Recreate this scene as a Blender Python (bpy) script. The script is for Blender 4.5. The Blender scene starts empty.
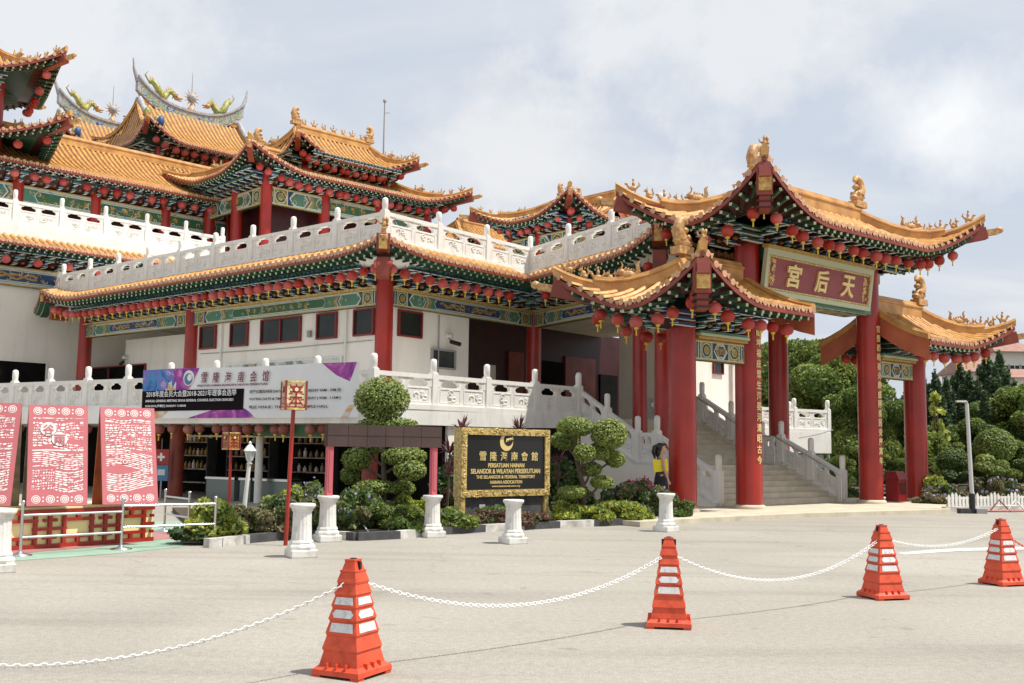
import bpy, bmesh, math, random
import numpy as np
from mathutils import Vector, Matrix
random.seed(7); RNG=np.random.default_rng(11)
S=bpy.context.scene; COL=S.collection
V=Vector
# ------------------------------------------------------------------ camera model
F=1050.0; CX,CY=512.0,341.5; H=1.5
PITCH=math.radians(5.79); ROLL=0.013
CM=(Matrix.Rotation(math.pi/2+PITCH,4,'X')@Matrix.Rotation(ROLL,4,'Z'))
CM3=CM.to_3x3()
def ray(px,py): return CM3@V(((px-CX)/F,-(py-CY)/F,-1.0))
def P(px,py,D):
    d=ray(px,py); k=D/d.y; return V((d.x*k,D,H+d.z*k))
def G(px,py,z=0.0):
    d=ray(px,py); k=(z-H)/d.z; return V((d.x*k,d.y*k,z))
def Z(px,py,D): return P(px,py,D).z
def line_t(p,u,px,py=380):
    """distance along the plan line p+t*u that is seen at column px"""
    d=ray(px,py); # p.x+t u.x = k d.x ; p.y+t u.y = k d.y
    return (p[0]*d.y-p[1]*d.x)/(u[1]*d.x-u[0]*d.y)
def dirv(deg): return V((math.cos(math.radians(deg)),math.sin(math.radians(deg)),0))
# ------------------------------------------------------------------ materials
MATS={}
def pm(name,c,c2=None,scale=4.0,rough=0.6,bump=0.0,bscale=20.0,metal=0.0,coat=0.0,emit=None,detail=4.0,spec=None,ramp=(0.35,0.65),trans=0.0):
    m=bpy.data.materials.new(name); m.use_nodes=True; nt=m.node_tree; N=nt.nodes; Lk=nt.links
    b=N['Principled BSDF']; b.inputs['Roughness'].default_value=rough; b.inputs['Metallic'].default_value=metal
    if coat: b.inputs['Coat Weight'].default_value=coat; b.inputs['Coat Roughness'].default_value=0.12
    if spec is not None: b.inputs['Specular IOR Level'].default_value=spec
    c=tuple(c)+(1,)
    b.inputs['Base Color'].default_value=c
    tc=N.new('ShaderNodeTexCoord')
    if c2 is not None:
        n=N.new('ShaderNodeTexNoise'); n.inputs['Scale'].default_value=scale; n.inputs['Detail'].default_value=detail
        r=N.new('ShaderNodeValToRGB'); r.color_ramp.elements[0].color=c; r.color_ramp.elements[1].color=tuple(c2)+(1,)
        r.color_ramp.elements[0].position=ramp[0]; r.color_ramp.elements[1].position=ramp[1]
        Lk.new(tc.outputs['Object'],n.inputs['Vector']); Lk.new(n.outputs['Fac'],r.inputs['Fac']); Lk.new(r.outputs['Color'],b.inputs['Base Color'])
    if bump:
        n2=N.new('ShaderNodeTexNoise'); n2.inputs['Scale'].default_value=bscale; n2.inputs['Detail'].default_value=5
        bp=N.new('ShaderNodeBump'); bp.inputs['Strength'].default_value=bump; bp.inputs['Distance'].default_value=0.02
        Lk.new(tc.outputs['Object'],n2.inputs['Vector']); Lk.new(n2.outputs['Fac'],bp.inputs['Height']); Lk.new(bp.outputs['Normal'],b.inputs['Normal'])
    if emit: b.inputs['Emission Color'].default_value=tuple(emit[0])+(1,); b.inputs['Emission Strength'].default_value=emit[1]
    if trans:
        t=N.new('ShaderNodeBsdfTranslucent'); t.inputs['Color'].default_value=tuple(min(1,x*1.6) for x in c[:3])+(1,)
        mx=N.new('ShaderNodeMixShader'); mx.inputs[0].default_value=trans
        out=N['Material Output']; Lk.new(b.outputs[0],mx.inputs[1]); Lk.new(t.outputs[0],mx.inputs[2]); Lk.new(mx.outputs[0],out.inputs['Surface'])
    MATS[name]=m; return m
pm('tile',(0.70,0.37,0.095),(0.46,0.21,0.05),5.0,0.45,0.3,30,detail=8)
pm('tile_deep',(0.27,0.12,0.035),(0.17,0.075,0.02),3.0,0.5)
pm('tile_end',(0.66,0.38,0.22),(0.46,0.24,0.13),5,0.5,0.4,40)
pm('ridge',(0.66,0.36,0.11),(0.44,0.21,0.06),2.5,0.45,0.2,30)
pm('gold',(0.68,0.42,0.12),(0.36,0.19,0.05),9,0.4,0.5,30,metal=0.15)
pm('gold_fig',(0.66,0.40,0.16),(0.38,0.19,0.07),12,0.45,0.5,35)
pm('gold_paint',(0.80,0.62,0.26),(0.42,0.27,0.06),16,0.4,0.6,60,metal=0.15)
pm('gold_letter',(0.85,0.66,0.28),None,rough=0.35,metal=0.2)
pm('red_col',(0.41,0.024,0.013),(0.29,0.017,0.010),1.2,0.30,0.08,6,coat=0.12)
pm('red_fascia',(0.27,0.048,0.026),(0.18,0.030,0.017),2,0.5,0.1,20)
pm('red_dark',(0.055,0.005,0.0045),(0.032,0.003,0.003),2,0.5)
pm('red_frame',(0.20,0.018,0.018),None,rough=0.5)
pm('sign_red',(0.30,0.060,0.065),(0.24,0.045,0.050),3,0.45)
pm('white',(0.82,0.80,0.75),(0.73,0.71,0.66),1.5,0.6,0.15,12)
pm('white_carved',(0.80,0.78,0.74),(0.62,0.60,0.56),7,0.65,0.9,16,ramp=(0.4,0.75))
pm('white_wall',(0.88,0.84,0.76),(0.82,0.78,0.70),0.6,0.8,0.1,30)
pm('cream',(0.62,0.55,0.42),(0.52,0.46,0.35),2,0.7,0.1,20)
pm('stone_step',(0.64,0.57,0.44),(0.53,0.47,0.36),3,0.7,0.2,30)
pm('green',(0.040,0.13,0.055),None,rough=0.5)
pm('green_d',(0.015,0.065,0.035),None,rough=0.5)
pm('teal',(0.085,0.22,0.15),None,rough=0.5)
pm('palegreen',(0.52,0.54,0.36),None,rough=0.5)
pm('blue',(0.020,0.055,0.16),None,rough=0.5)
pm('blue_l',(0.06,0.20,0.34),None,rough=0.5)
pm('ptrim',(0.62,0.66,0.60),None,rough=0.5)
pm('olive',(0.36,0.30,0.07),(0.22,0.2,0.05),12,0.5)
pm('ochre',(0.52,0.34,0.08),(0.38,0.22,0.05),8,0.5)
pm('bronze',(0.22,0.11,0.03),None,rough=0.5)
pm('gable_red',(0.50,0.14,0.065),(0.40,0.10,0.045),2,0.5,0.1,15)
pm('black',(0.012,0.012,0.012),None,rough=0.4)
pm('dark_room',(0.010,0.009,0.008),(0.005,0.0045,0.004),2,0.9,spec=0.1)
pm('glass_dark',(0.016,0.020,0.018),(0.030,0.038,0.030),1.2,0.15,spec=0.25)
pm('lantern',(0.62,0.055,0.030),(0.48,0.035,0.02),5,0.4,trans=0.3)
pm('lantern_faded',(0.42,0.13,0.10),(0.34,0.08,0.06),5,0.6,trans=0.2)
pm('yellow',(0.75,0.52,0.06),None,rough=0.6)
pm('steel',(0.62,0.62,0.62),None,rough=0.25,metal=1.0)
pm('grey',(0.30,0.30,0.30),None,rough=0.6)
pm('street_grey',(0.55,0.55,0.56),None,rough=0.4)
pm('grey_d',(0.05,0.05,0.055),(0.08,0.08,0.08),6,0.8,0.3,40)
pm('kerb_w',(0.66,0.64,0.60),(0.46,0.44,0.41),5,0.8,0.3,30)
pm('bark',(0.12,0.09,0.06),(0.07,0.05,0.035),10,0.9,0.6,25)
pm('soil',(0.10,0.07,0.05),(0.05,0.035,0.025),6,0.95,0.6,20)
pm('cone',(0.74,0.095,0.034),(0.62,0.068,0.024),3,0.5,0.15,25)
pm('sticker',(0.74,0.74,0.74),(0.62,0.62,0.62),20,0.4)
pm('chain',(0.80,0.80,0.78),None,rough=0.5)
pm('plinth',(0.80,0.78,0.74),(0.62,0.60,0.55),4,0.55,0.25,25,ramp=(0.3,0.8))
pm('pink_board',(0.50,0.135,0.15),(0.45,0.115,0.13),2,0.6)
pm('paper',(0.80,0.76,0.72),None,rough=0.8)
pm('pink_post',(0.56,0.10,0.13),None,rough=0.5)
pm('brown_fabric',(0.075,0.045,0.040),(0.055,0.035,0.03),3,0.9,0.2,60)
pm('board_back',(0.32,0.29,0.20),(0.2,0.18,0.12),8,0.8)
pm('board_orange',(0.50,0.12,0.03),(0.35,0.07,0.02),8,0.7)
pm('box_yellow',(0.90,0.80,0.40),None,rough=0.6)
pm('cream_paper',(0.80,0.68,0.42),None,rough=0.7)
pm('banner_white',(0.78,0.78,0.78),(0.72,0.72,0.73),1.5,0.5,0.25,3)
pm('banner_black',(0.012,0.007,0.010),None,rough=0.9,spec=0.1)
pm('maroon',(0.16,0.012,0.03),None,rough=0.5)
pm('ink',(0.05,0.04,0.05),None,rough=0.6)
pm('whiteink',(0.8,0.8,0.8),None,rough=0.6)
pm('skin',(0.50,0.30,0.20),None,rough=0.55)
pm('hair',(0.012,0.010,0.010),None,rough=0.4)
pm('top_cloth',(0.10,0.06,0.05),None,rough=0.8)
pm('skirt_cloth',(0.015,0.015,0.02),None,rough=0.8)
pm('folder',(0.85,0.66,0.01),None,rough=0.5)
pm('pink_floor',(0.42,0.20,0.19),(0.36,0.17,0.16),4,0.6)
pm('green_floor',(0.30,0.44,0.33),(0.25,0.38,0.29),4,0.6)
pm('paint_line',(0.72,0.71,0.67),(0.5,0.49,0.46),8,0.7)
pm('bin_red',(0.22,0.012,0.015),None,rough=0.4)
pm('house_roof',(0.36,0.20,0.16),(0.28,0.15,0.12),2,0.8)
pm('house_wall',(0.70,0.67,0.60),None,rough=0.8)
pm('swag_white',(0.46,0.44,0.43),(0.26,0.28,0.32),6,0.5)
pm('dragon_green',(0.16,0.26,0.07),(0.48,0.36,0.08),9,0.45,0.5,25,ramp=(0.42,0.58))
pm('vase_blue',(0.03,0.09,0.25),None,rough=0.5)
pm('shed_glass',(0.55,0.62,0.62),None,rough=0.3)
pm('bottle',(0.35,0.22,0.12),(0.10,0.14,0.08),9,0.3)
pm('product',(0.5,0.42,0.30),(0.30,0.08,0.05),4,0.5)
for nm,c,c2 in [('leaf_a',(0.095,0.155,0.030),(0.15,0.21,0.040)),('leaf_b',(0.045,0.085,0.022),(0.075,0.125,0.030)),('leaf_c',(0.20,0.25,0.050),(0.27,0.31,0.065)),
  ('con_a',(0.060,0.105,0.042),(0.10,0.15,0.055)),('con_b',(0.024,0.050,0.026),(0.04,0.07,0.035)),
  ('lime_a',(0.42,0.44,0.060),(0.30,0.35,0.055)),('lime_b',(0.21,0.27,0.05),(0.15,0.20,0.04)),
  ('olive_leaf',(0.25,0.20,0.11),(0.17,0.15,0.08)),('red_leaf',(0.14,0.05,0.045),(0.19,0.08,0.06)),
  ('flower_p',(0.40,0.33,0.66),(0.46,0.38,0.70)),('flower_m',(0.60,0.05,0.20),(0.65,0.10,0.28)),('cord',(0.16,0.055,0.062),(0.10,0.035,0.042))]:
    pm(nm,c,c2,1.3,0.6,trans=0.25)
def chroma_mat(name,stops,scale,dist=1.5,rough=0.6):
    m=bpy.data.materials.new(name); m.use_nodes=True; N=m.node_tree.nodes; Lk=m.node_tree.links
    b=N['Principled BSDF']; b.inputs['Roughness'].default_value=rough
    tc=N.new('ShaderNodeTexCoord'); n=N.new('ShaderNodeTexNoise'); n.inputs['Scale'].default_value=scale; n.inputs['Distortion'].default_value=dist; n.inputs['Detail'].default_value=3
    r=N.new('ShaderNodeValToRGB'); el=r.color_ramp.elements
    while len(el)<len(stops): el.new(0.5)
    for e,(p,c) in zip(el,stops): e.position=p; e.color=tuple(c)+(1,)
    Lk.new(tc.outputs['Object'],n.inputs['Vector']); Lk.new(n.outputs['Fac'],r.inputs['Fac']); Lk.new(r.outputs['Color'],b.inputs['Base Color'])
    MATS[name]=m
chroma_mat('banner_blue',[(0.3,(0.03,0.05,0.30)),(0.45,(0.05,0.25,0.5)),(0.56,(0.2,0.10,0.45)),(0.7,(0.35,0.45,0.62))],1.6,2.5)
chroma_mat('banner_purple',[(0.3,(0.10,0.03,0.22)),(0.47,(0.30,0.03,0.30)),(0.6,(0.45,0.10,0.36)),(0.72,(0.6,0.42,0.6))],1.6,2.5)
chroma_mat('banner_orange',[(0.35,(0.70,0.70,0.68)),(0.48,(0.62,0.30,0.10)),(0.58,(0.72,0.6,0.3)),(0.68,(0.5,0.12,0.35))],1.2,1.0)
chroma_mat('mural',[(0.38,(0.62,0.60,0.53)),(0.5,(0.66,0.65,0.6)),(0.58,(0.30,0.33,0.30)),(0.63,(0.12,0.17,0.18)),(0.7,(0.45,0.36,0.24))],1.1,1.2)
def streaks(name,amt,sx,sz,lo,hi,dirt=(0.35,0.30,0.24)):
    m=MATS[name]; N=m.node_tree.nodes; Lk=m.node_tree.links; b=N['Principled BSDF']
    tc=N.new('ShaderNodeTexCoord'); mp=N.new('ShaderNodeMapping'); mp.inputs['Scale'].default_value=(sx,sx,sz); n=N.new('ShaderNodeTexNoise'); n.inputs['Scale'].default_value=1.0; n.inputs['Detail'].default_value=6; n.inputs['Roughness'].default_value=.6
    r=N.new('ShaderNodeValToRGB'); e=r.color_ramp.elements; e[0].position=lo;e[1].position=hi;e[0].color=(0,0,0,1);e[1].color=(amt,amt,amt,1)
    x=N.new('ShaderNodeMix'); x.data_type='RGBA'; x.blend_type='MULTIPLY'; x.inputs[7].default_value=tuple(dirt)+(1,)
    Lk.new(tc.outputs['Object'],mp.inputs[0]); Lk.new(mp.outputs[0],n.inputs['Vector']); Lk.new(n.outputs['Fac'],r.inputs['Fac']); Lk.new(r.outputs['Color'],x.inputs[0])
    src=b.inputs['Base Color'].links[0].from_socket if b.inputs['Base Color'].links else None
    if src: Lk.new(src,x.inputs[6])
    else: x.inputs[6].default_value=b.inputs['Base Color'].default_value
    Lk.new(x.outputs[2],b.inputs['Base Color'])
    rr=N.new('ShaderNodeMapRange'); rr.inputs[3].default_value=b.inputs['Roughness'].default_value*.75; rr.inputs[4].default_value=min(1,b.inputs['Roughness'].default_value*1.5); Lk.new(n.outputs['Fac'],rr.inputs[0]); Lk.new(rr.outputs[0],b.inputs['Roughness'])
streaks('white_wall',.22,2.2,.30,.52,.78); streaks('white',.32,3.5,.9,.52,.78); streaks('red_col',.55,5,.35,.48,.78,(.42,.36,.34)); streaks('cone',.55,9,9,.50,.72,(.45,.36,.32)); streaks('plinth',.6,7,5,.52,.75); streaks('tile',.35,2.2,2.2,.50,.75,(.45,.36,.26)); streaks('cream',.4,3,3,.5,.8); streaks('chain',.4,9,9,.5,.8); streaks('kerb_w',.6,6,6,.45,.75); streaks('sticker',.5,25,25,.5,.7)
for nm_ in('lantern','lantern_faded'):
    m=MATS[nm_]; N=m.node_tree.nodes; Lk=m.node_tree.links; b=N['Principled BSDF']; oi=N.new('ShaderNodeObjectInfo'); hs=N.new('ShaderNodeHueSaturation')
    mr=N.new('ShaderNodeMapRange'); mr.inputs[3].default_value=.70; mr.inputs[4].default_value=1.25; Lk.new(oi.outputs['Random'],mr.inputs[0]); Lk.new(mr.outputs[0],hs.inputs['Value'])
    mr2=N.new('ShaderNodeMapRange'); mr2.inputs[3].default_value=1.0; mr2.inputs[4].default_value=.80; Lk.new(oi.outputs['Random'],mr2.inputs[0]); Lk.new(mr2.outputs[0],hs.inputs['Saturation'])
    Lk.new(b.inputs['Base Color'].links[0].from_socket,hs.inputs['Color']); Lk.new(hs.outputs[0],b.inputs['Base Color'])
chroma_mat('porcelain',[(0.36,(0.03,0.07,0.22)),(0.45,(0.42,0.44,0.46)),(0.53,(0.10,0.20,0.14)),(0.60,(0.50,0.38,0.12)),(0.68,(0.35,0.37,0.42))],2.6,1.5)
pm('case_glass',(0.16,0.20,0.18),None,rough=0.2)
# asphalt
def asphalt():
    m=bpy.data.materials.new('asphalt'); m.use_nodes=True; N=m.node_tree.nodes; Lk=m.node_tree.links
    b=N['Principled BSDF']; b.inputs['Roughness'].default_value=0.9
    tc=N.new('ShaderNodeTexCoord')
    def noise(s,d=5,dist=0.0):
        n=N.new('ShaderNodeTexNoise'); n.inputs['Scale'].default_value=s; n.inputs['Detail'].default_value=d; n.inputs['Distortion'].default_value=dist
        Lk.new(tc.outputs['Object'],n.inputs['Vector']); return n
    def ramp(src,p0,p1,c0,c1):
        r=N.new('ShaderNodeValToRGB'); e=r.color_ramp.elements; e[0].position=p0;e[1].position=p1;e[0].color=tuple(c0)+(1,);e[1].color=tuple(c1)+(1,)
        Lk.new(src,r.inputs['Fac']); return r
    def mul(a,bb):
        x=N.new('ShaderNodeMix'); x.data_type='RGBA'; x.blend_type='MULTIPLY'; x.inputs[0].default_value=1.0
        Lk.new(a,x.inputs[6]); Lk.new(bb,x.inputs[7]); return x.outputs[2]
    base=ramp(noise(0.22,5,0.6).outputs['Fac'],0.32,0.68,(0.325,0.302,0.258),(0.405,0.377,0.325))
    g1=ramp(noise(75,2).outputs['Fac'],0.30,0.72,(0.72,0.72,0.72),(1.18,1.18,1.18))
    g2=ramp(noise(16,3).outputs['Fac'],0.3,0.7,(0.88,0.87,0.86),(1.07,1.07,1.07))
    v=N.new('ShaderNodeTexVoronoi'); v.feature='DISTANCE_TO_EDGE'; v.inputs['Scale'].default_value=0.13
    wn=noise(1.1,4); ad=N.new('ShaderNodeVectorMath'); ad.operation='MULTIPLY_ADD'; ad.inputs[1].default_value=(0.9,0.9,0.0)
    Lk.new(wn.outputs['Color'],ad.inputs[0]); Lk.new(tc.outputs['Object'],ad.inputs[2]); Lk.new(ad.outputs[0],v.inputs['Vector'])
    ck=ramp(v.outputs['Distance'],0.0,0.004,(0.91,0.90,0.89),(1,1,1))
    st=ramp(noise(0.9,6,1.2).outputs['Fac'],0.60,0.75,(1,1,1),(0.84,0.83,0.80))
    mp2=N.new('ShaderNodeMapping'); mp2.inputs['Rotation'].default_value=(0,0,math.radians(-12)); mp2.inputs['Scale'].default_value=(.12,1.6,1); Lk.new(tc.outputs['Object'],mp2.inputs[0])
    n3=N.new('ShaderNodeTexNoise'); n3.inputs['Scale'].default_value=1.0; n3.inputs['Detail'].default_value=4; Lk.new(mp2.outputs[0],n3.inputs['Vector']); ty=ramp(n3.outputs['Fac'],.50,.68,(1,1,1),(.86,.855,.85))
    v2=N.new('ShaderNodeTexVoronoi'); v2.inputs['Scale'].default_value=1.3; v2.inputs['Randomness'].default_value=1; Lk.new(ad.outputs[0],v2.inputs['Vector']); sp=ramp(v2.outputs['Distance'],.05,.12,(.80,.79,.77),(1,1,1))
    c=mul(mul(mul(mul(mul(mul(base.outputs[0],g1.outputs[0]),g2.outputs[0]),ck.outputs[0]),st.outputs[0]),ty.outputs[0]),sp.outputs[0])
    Lk.new(c,b.inputs['Base Color'])
    bp=N.new('ShaderNodeBump'); bp.inputs['Strength'].default_value=0.5; bp.inputs['Distance'].default_value=0.01
    Lk.new(noise(90,3).outputs['Fac'],bp.inputs['Height']); Lk.new(bp.outputs['Normal'],b.inputs['Normal'])
    MATS['asphalt']=m
asphalt()
# ------------------------------------------------------------------ mesh builder
FR={}
class MB:
    def __init__(s): s.v=[];s.f=[];s.m=[];s.sm=[];s.mats=[]
    def mi(s,mat):
        if mat not in s.mats: s.mats.append(mat)
        return s.mats.index(mat)
    def add(s,vs,fs,mat,smooth=False):
        o=len(s.v); s.v.extend(vs); k=s.mi(mat)
        for f in fs: s.f.append(tuple(i+o for i in f)); s.m.append(k); s.sm.append(smooth)
    def quad(s,a,b,c,d,mat): s.add([a,b,c,d],[(0,1,2,3)],mat)
    def poly(s,pts,mat): s.add(list(pts),[tuple(range(len(pts)))],mat)
    def box(s,c,size,mat,u=None,rot=None):
        """c centre; size (along u, along n, up); u horizontal direction"""
        u=V((1,0,0)) if u is None else u.normalized(); n=V((-u.y,u.x,0)); w=V((0,0,1))
        if rot is not None: u,n,w=rot@u,rot@n,rot@w
        a,b,h=size[0]/2,size[1]/2,size[2]/2; c=V(c)
        vs=[c+u*(a*i)+n*(b*j)+w*(h*k) for k in(-1,1) for j in(-1,1) for i in(-1,1)]
        s.add(vs,[(0,2,3,1),(4,5,7,6),(0,1,5,4),(2,6,7,3),(0,4,6,2),(1,3,7,5)],mat)
    def beam(s,p,q,w,h,mat,cap=None):
        """box from p to q, width w (horizontal), height h"""
        p=V(p);q=V(q);d=(q-p); 
        if d.length<1e-6: return
        e=d.normalized(); n=V((-e.y,e.x,0)); n=n.normalized() if n.length>1e-6 else V((1,0,0)); t=e.cross(n)*-1
        if t.z<0: t=-t
        vs=[]
        for c in(p,q):
            for j,k in((-1,-1),(1,-1),(1,1),(-1,1)): vs.append(c+n*(w/2*j)+t*(h/2*k))
        s.add(vs,[(0,1,5,4),(1,2,6,5),(2,3,7,6),(3,0,4,7)],mat)
        s.add(vs,[(0,3,2,1),(4,5,6,7)],cap or mat)
    def prism(s,pts,z0,z1,mat,top=None):
        n=len(pts); vs=[V((p[0],p[1],z0)) for p in pts]+[V((p[0],p[1],z1)) for p in pts]
        s.add(vs,[(i,(i+1)%n,n+(i+1)%n,n+i) for i in range(n)]+[tuple(reversed(range(n)))],mat)
        s.add(vs,[tuple(range(n,2*n))],top or mat)
    def tube(s,pts,r,mat,n=8,caps=True,smooth=True,sx=1.0):
        pts=[V(p) for p in pts]; m=len(pts); rs=r if isinstance(r,(list,tuple)) else [r]*m; vs=[];prev=None
        for i,p in enumerate(pts):
            d=(pts[min(i+1,m-1)]-pts[max(i-1,0)]).normalized()
            a=prev if prev is not None else (V((0,0,1)) if abs(d.z)<0.9 else V((1,0,0)))
            x=(a-d*a.dot(d)).normalized(); y=d.cross(x); prev=x
            for k in range(n):
                t=2*math.pi*k/n; vs.append(p+x*(rs[i]*math.cos(t))+y*(rs[i]*sx*math.sin(t)))
        fs=[(i*n+k,i*n+(k+1)%n,(i+1)*n+(k+1)%n,(i+1)*n+k) for i in range(m-1) for k in range(n)]
        s.add(vs,fs,mat,smooth)
        if caps: s.add(vs,[tuple(reversed(range(n))),tuple(range((m-1)*n,m*n))],mat)
    def lathe(s,c,prof,mat,n=16,smooth=True,mod=None,rot0=0.0):
        c=V(c); vs=[]
        for (r,z) in prof:
            for k in range(n):
                t=2*math.pi*k/n+rot0; rr=r*(mod(t) if mod else 1); vs.append(c+V((rr*math.cos(t),rr*math.sin(t),z)))
        m=len(prof)
        s.add(vs,[(i*n+k,i*n+(k+1)%n,(i+1)*n+(k+1)%n,(i+1)*n+k) for i in range(m-1) for k in range(n)],mat,smooth)
        s.add(vs,[tuple(reversed(range(n))),tuple(range((m-1)*n,m*n))],mat)
    def ell(s,c,r,mat,n=10,m=6,rot=None,smooth=True):
        c=V(c); vs=[]
        for i in range(m+1):
            ph=-math.pi/2+math.pi*i/m
            for k in range(n):
                t=2*math.pi*k/n; p=V((r[0]*math.cos(ph)*math.cos(t),r[1]*math.cos(ph)*math.sin(t),r[2]*math.sin(ph)))
                vs.append(c+(rot@p if rot is not None else p))
        s.add(vs,[(i*n+k,i*n+(k+1)%n,(i+1)*n+(k+1)%n,(i+1)*n+k) for i in range(m) for k in range(n)],mat,smooth)
    def build(s,name,parent=None,local=False):
        if parent is not None and not local:
            inv=FR[parent.name].inverted(); vs=[inv@V(p) for p in s.v]
        else: vs=s.v
        me=bpy.data.meshes.new(name); me.from_pydata([tuple(p) for p in vs],[],s.f)
        for mm in s.mats: me.materials.append(MATS[mm])
        me.polygons.foreach_set('material_index',s.m); me.polygons.foreach_set('use_smooth',s.sm); me.update()
        o=bpy.data.objects.new(name,me); COL.objects.link(o)
        if parent is not None: o.parent=parent; FR[o.name]=FR[parent.name]
        else: FR[o.name]=Matrix.Identity(4)
        return o
def thing(name,label,cat,loc=(0,0,0),rz=0.0,group=None):
    o=bpy.data.objects.new(name,None); COL.objects.link(o); o.location=loc; o.rotation_euler=(0,0,rz)
    o['label']=label;o['category']=cat
    if group:o['group']=group
    FR[o.name]=Matrix.Translation(V(loc))@Matrix.Rotation(rz,4,'Z'); o.empty_display_size=0.2
    return o
def tag(o,label,cat,group=None):
    o['label']=label;o['category']=cat
    if group:o['group']=group
    return o
def single(mb,name,label,cat,loc,rz=0.0,group=None):
    """a thing that is one mesh, origin at loc"""
    M=Matrix.Translation(V(loc))@Matrix.Rotation(rz,4,'Z'); inv=M.inverted(); mb.v=[inv@V(p) for p in mb.v]
    o=mb.build(name); o.location=loc;o.rotation_euler=(0,0,rz); FR[o.name]=M
    return tag(o,label,cat,group)
def struct(mb,name,kind='structure'):
    o=mb.build(name); o['kind']=kind; return o
def dup(root,loc,rz=0.0,scale=None,label=None,group=None):
    r=root.copy(); COL.objects.link(r); r.location=loc; r.rotation_euler=(0,0,rz)
    if scale is not None: r.scale=scale if hasattr(scale,'__len__') else (scale,)*3
    if label:r['label']=label
    if group:r['group']=group
    for ch in list(root.children):
        c=ch.copy(); COL.objects.link(c); c.parent=r
        for g in ch.children:
            d=g.copy(); COL.objects.link(d); d.parent=c
    return r
ORD=['first','second','third','fourth','fifth','sixth','seventh','eighth','ninth','tenth','eleventh','twelfth','thirteenth','fourteenth','fifteenth','sixteenth','seventeenth','eighteenth','nineteenth','twentieth']
def ordn(i):
    if i<20: return ORD[i]
    t={2:'twenty',3:'thirty',4:'forty',5:'fifty'}[(i+1)//10]
    return t+('th' if (i+1)%10==0 else '-'+ORD[(i+1)%10-1]) if (i+1)%10 else {3:'thirtieth',4:'fortieth',5:'fiftieth'}[(i+1)//10]
def text_mb(mb,s,origin,ux,uz,height,mat,depth=0.01,width=None,bold=0.0,align='LEFT',slant=0.0):
    """adds the string as flat-extruded letters; ux along text, uz up; origin = left baseline (or centre)"""
    cu=bpy.data.curves.new('t','FONT'); cu.body=s; cu.size=1.0; cu.extrude=0.5; cu.offset=bold; cu.align_x=align; cu.shear=slant; cu.resolution_u=3
    ob=bpy.data.objects.new('t',cu); COL.objects.link(ob); dg=bpy.context.evaluated_depsgraph_get(); dg.update()
    me=bpy.data.meshes.new_from_object(ob.evaluated_get(dg)); n=ux.cross(uz)
    if len(me.vertices):
        xs=[v.co.x for v in me.vertices]; ys=[v.co.y for v in me.vertices]
        w=max(xs)-min(xs); hh=max(ys)-min(ys); k=height/max(hh,1e-3); kx=k if width is None else width/max(w,1e-3)
        x0=0 if align=='LEFT' else (min(xs)+max(xs))/2
        if align=='LEFT': x0=min(xs)
        vs=[V(origin)+ux*((v.co.x-x0)*kx)+uz*((v.co.y-min(ys))*k)+n*((v.co.z+0.5)*depth) for v in me.vertices]
        mb.add(vs,[tuple(p.vertices) for p in me.polygons],mat)
    bpy.data.objects.remove(ob); bpy.data.curves.remove(cu); bpy.data.meshes.remove(me)
# ------------------------------------------------------------------ ornaments (templates for ridge figures)
TEMPL={}
def fig_small():
    b=MB(); M='gold_fig'
    b.ell((0,0,0.16),(0.10,0.06,0.12),M,8,5,Matrix.Rotation(0.5,3,'Y')); b.ell((0.09,0,0.30),(0.065,0.05,0.07),M,8,5)
    b.tube([(0.07,0.03,0.2),(0.10,0.035,0.0)],[0.03,0.025],M,6); b.tube([(0.07,-0.03,0.2),(0.10,-0.035,0.0)],[0.03,0.025],M,6)
    b.ell((-0.05,0,0.07),(0.10,0.075,0.08),M,8,5); b.tube([(-0.1,0,0.08),(-0.17,0,0.2),(-0.12,0,0.33),(-0.15,0,0.40)],[0.03,0.035,0.03,0.012],M,6)
    b.tube([(0.07,0.03,0.34),(0.04,0.04,0.43)],[0.02,0.006],M,5); b.tube([(0.07,-0.03,0.34),(0.04,-0.04,0.43)],[0.02,0.006],M,5); b.ell((0.155,0,0.285),(0.035,0.03,0.03),M,6,4)
    return b
def fig_rider():
    b=MB(); M='gold_fig'
    b.ell((0,0,0.14),(0.16,0.07,0.09),M,8,5); b.tube([(0.12,0,0.15),(0.2,0,0.27)],[0.05,0.04],M,6); b.ell((0.23,0,0.30),(0.07,0.04,0.045),M,8,5)
    b.ell((-0.02,0,0.30),(0.055,0.05,0.11),M,8,5); b.ell((-0.01,0,0.45),(0.045,0.045,0.05),M,8,5)
    for x in(-0.1,0.1):
        for y in(-0.04,0.04): b.tube([(x,y,0.12),(x+0.02,y,0.0)],[0.03,0.022],M,5)
    b.tube([(-0.14,0,0.16),(-0.24,0,0.26),(-0.2,0,0.38)],[0.035,0.04,0.012],M,6)
    return b
def fig_beast():
    b=MB(); M='gold_fig'
    b.ell((0,0,0.2),(0.26,0.11,0.16),M,10,6); b.ell((0.24,0,0.30),(0.15,0.10,0.13),M,10,6); b.ell((0.38,0,0.25),(0.09,0.07,0.05),M,8,5)
    b.tube([(0.24,0.05,0.38),(0.18,0.06,0.55),(0.24,0.06,0.66)],[0.028,0.022,0.008],M,6); b.tube([(0.24,-0.05,0.38),(0.18,-0.06,0.55),(0.24,-0.06,0.66)],[0.028,0.022,0.008],M,6)
    for k in range(5): b.ell((0.1-0.09*k,0.0,0.40-0.025*k),(0.04,0.03,0.09),M,6,4,Matrix.Rotation(-0.5,3,'Y'))
    b.tube([(-0.2,0,0.2),(-0.34,0,0.34),(-0.30,0,0.56),(-0.38,0,0.66)],[0.08,0.08,0.06,0.02],M,7)
    b.box((0,0,0.03),(0.6,0.24,0.08),M)
    return b
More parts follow.
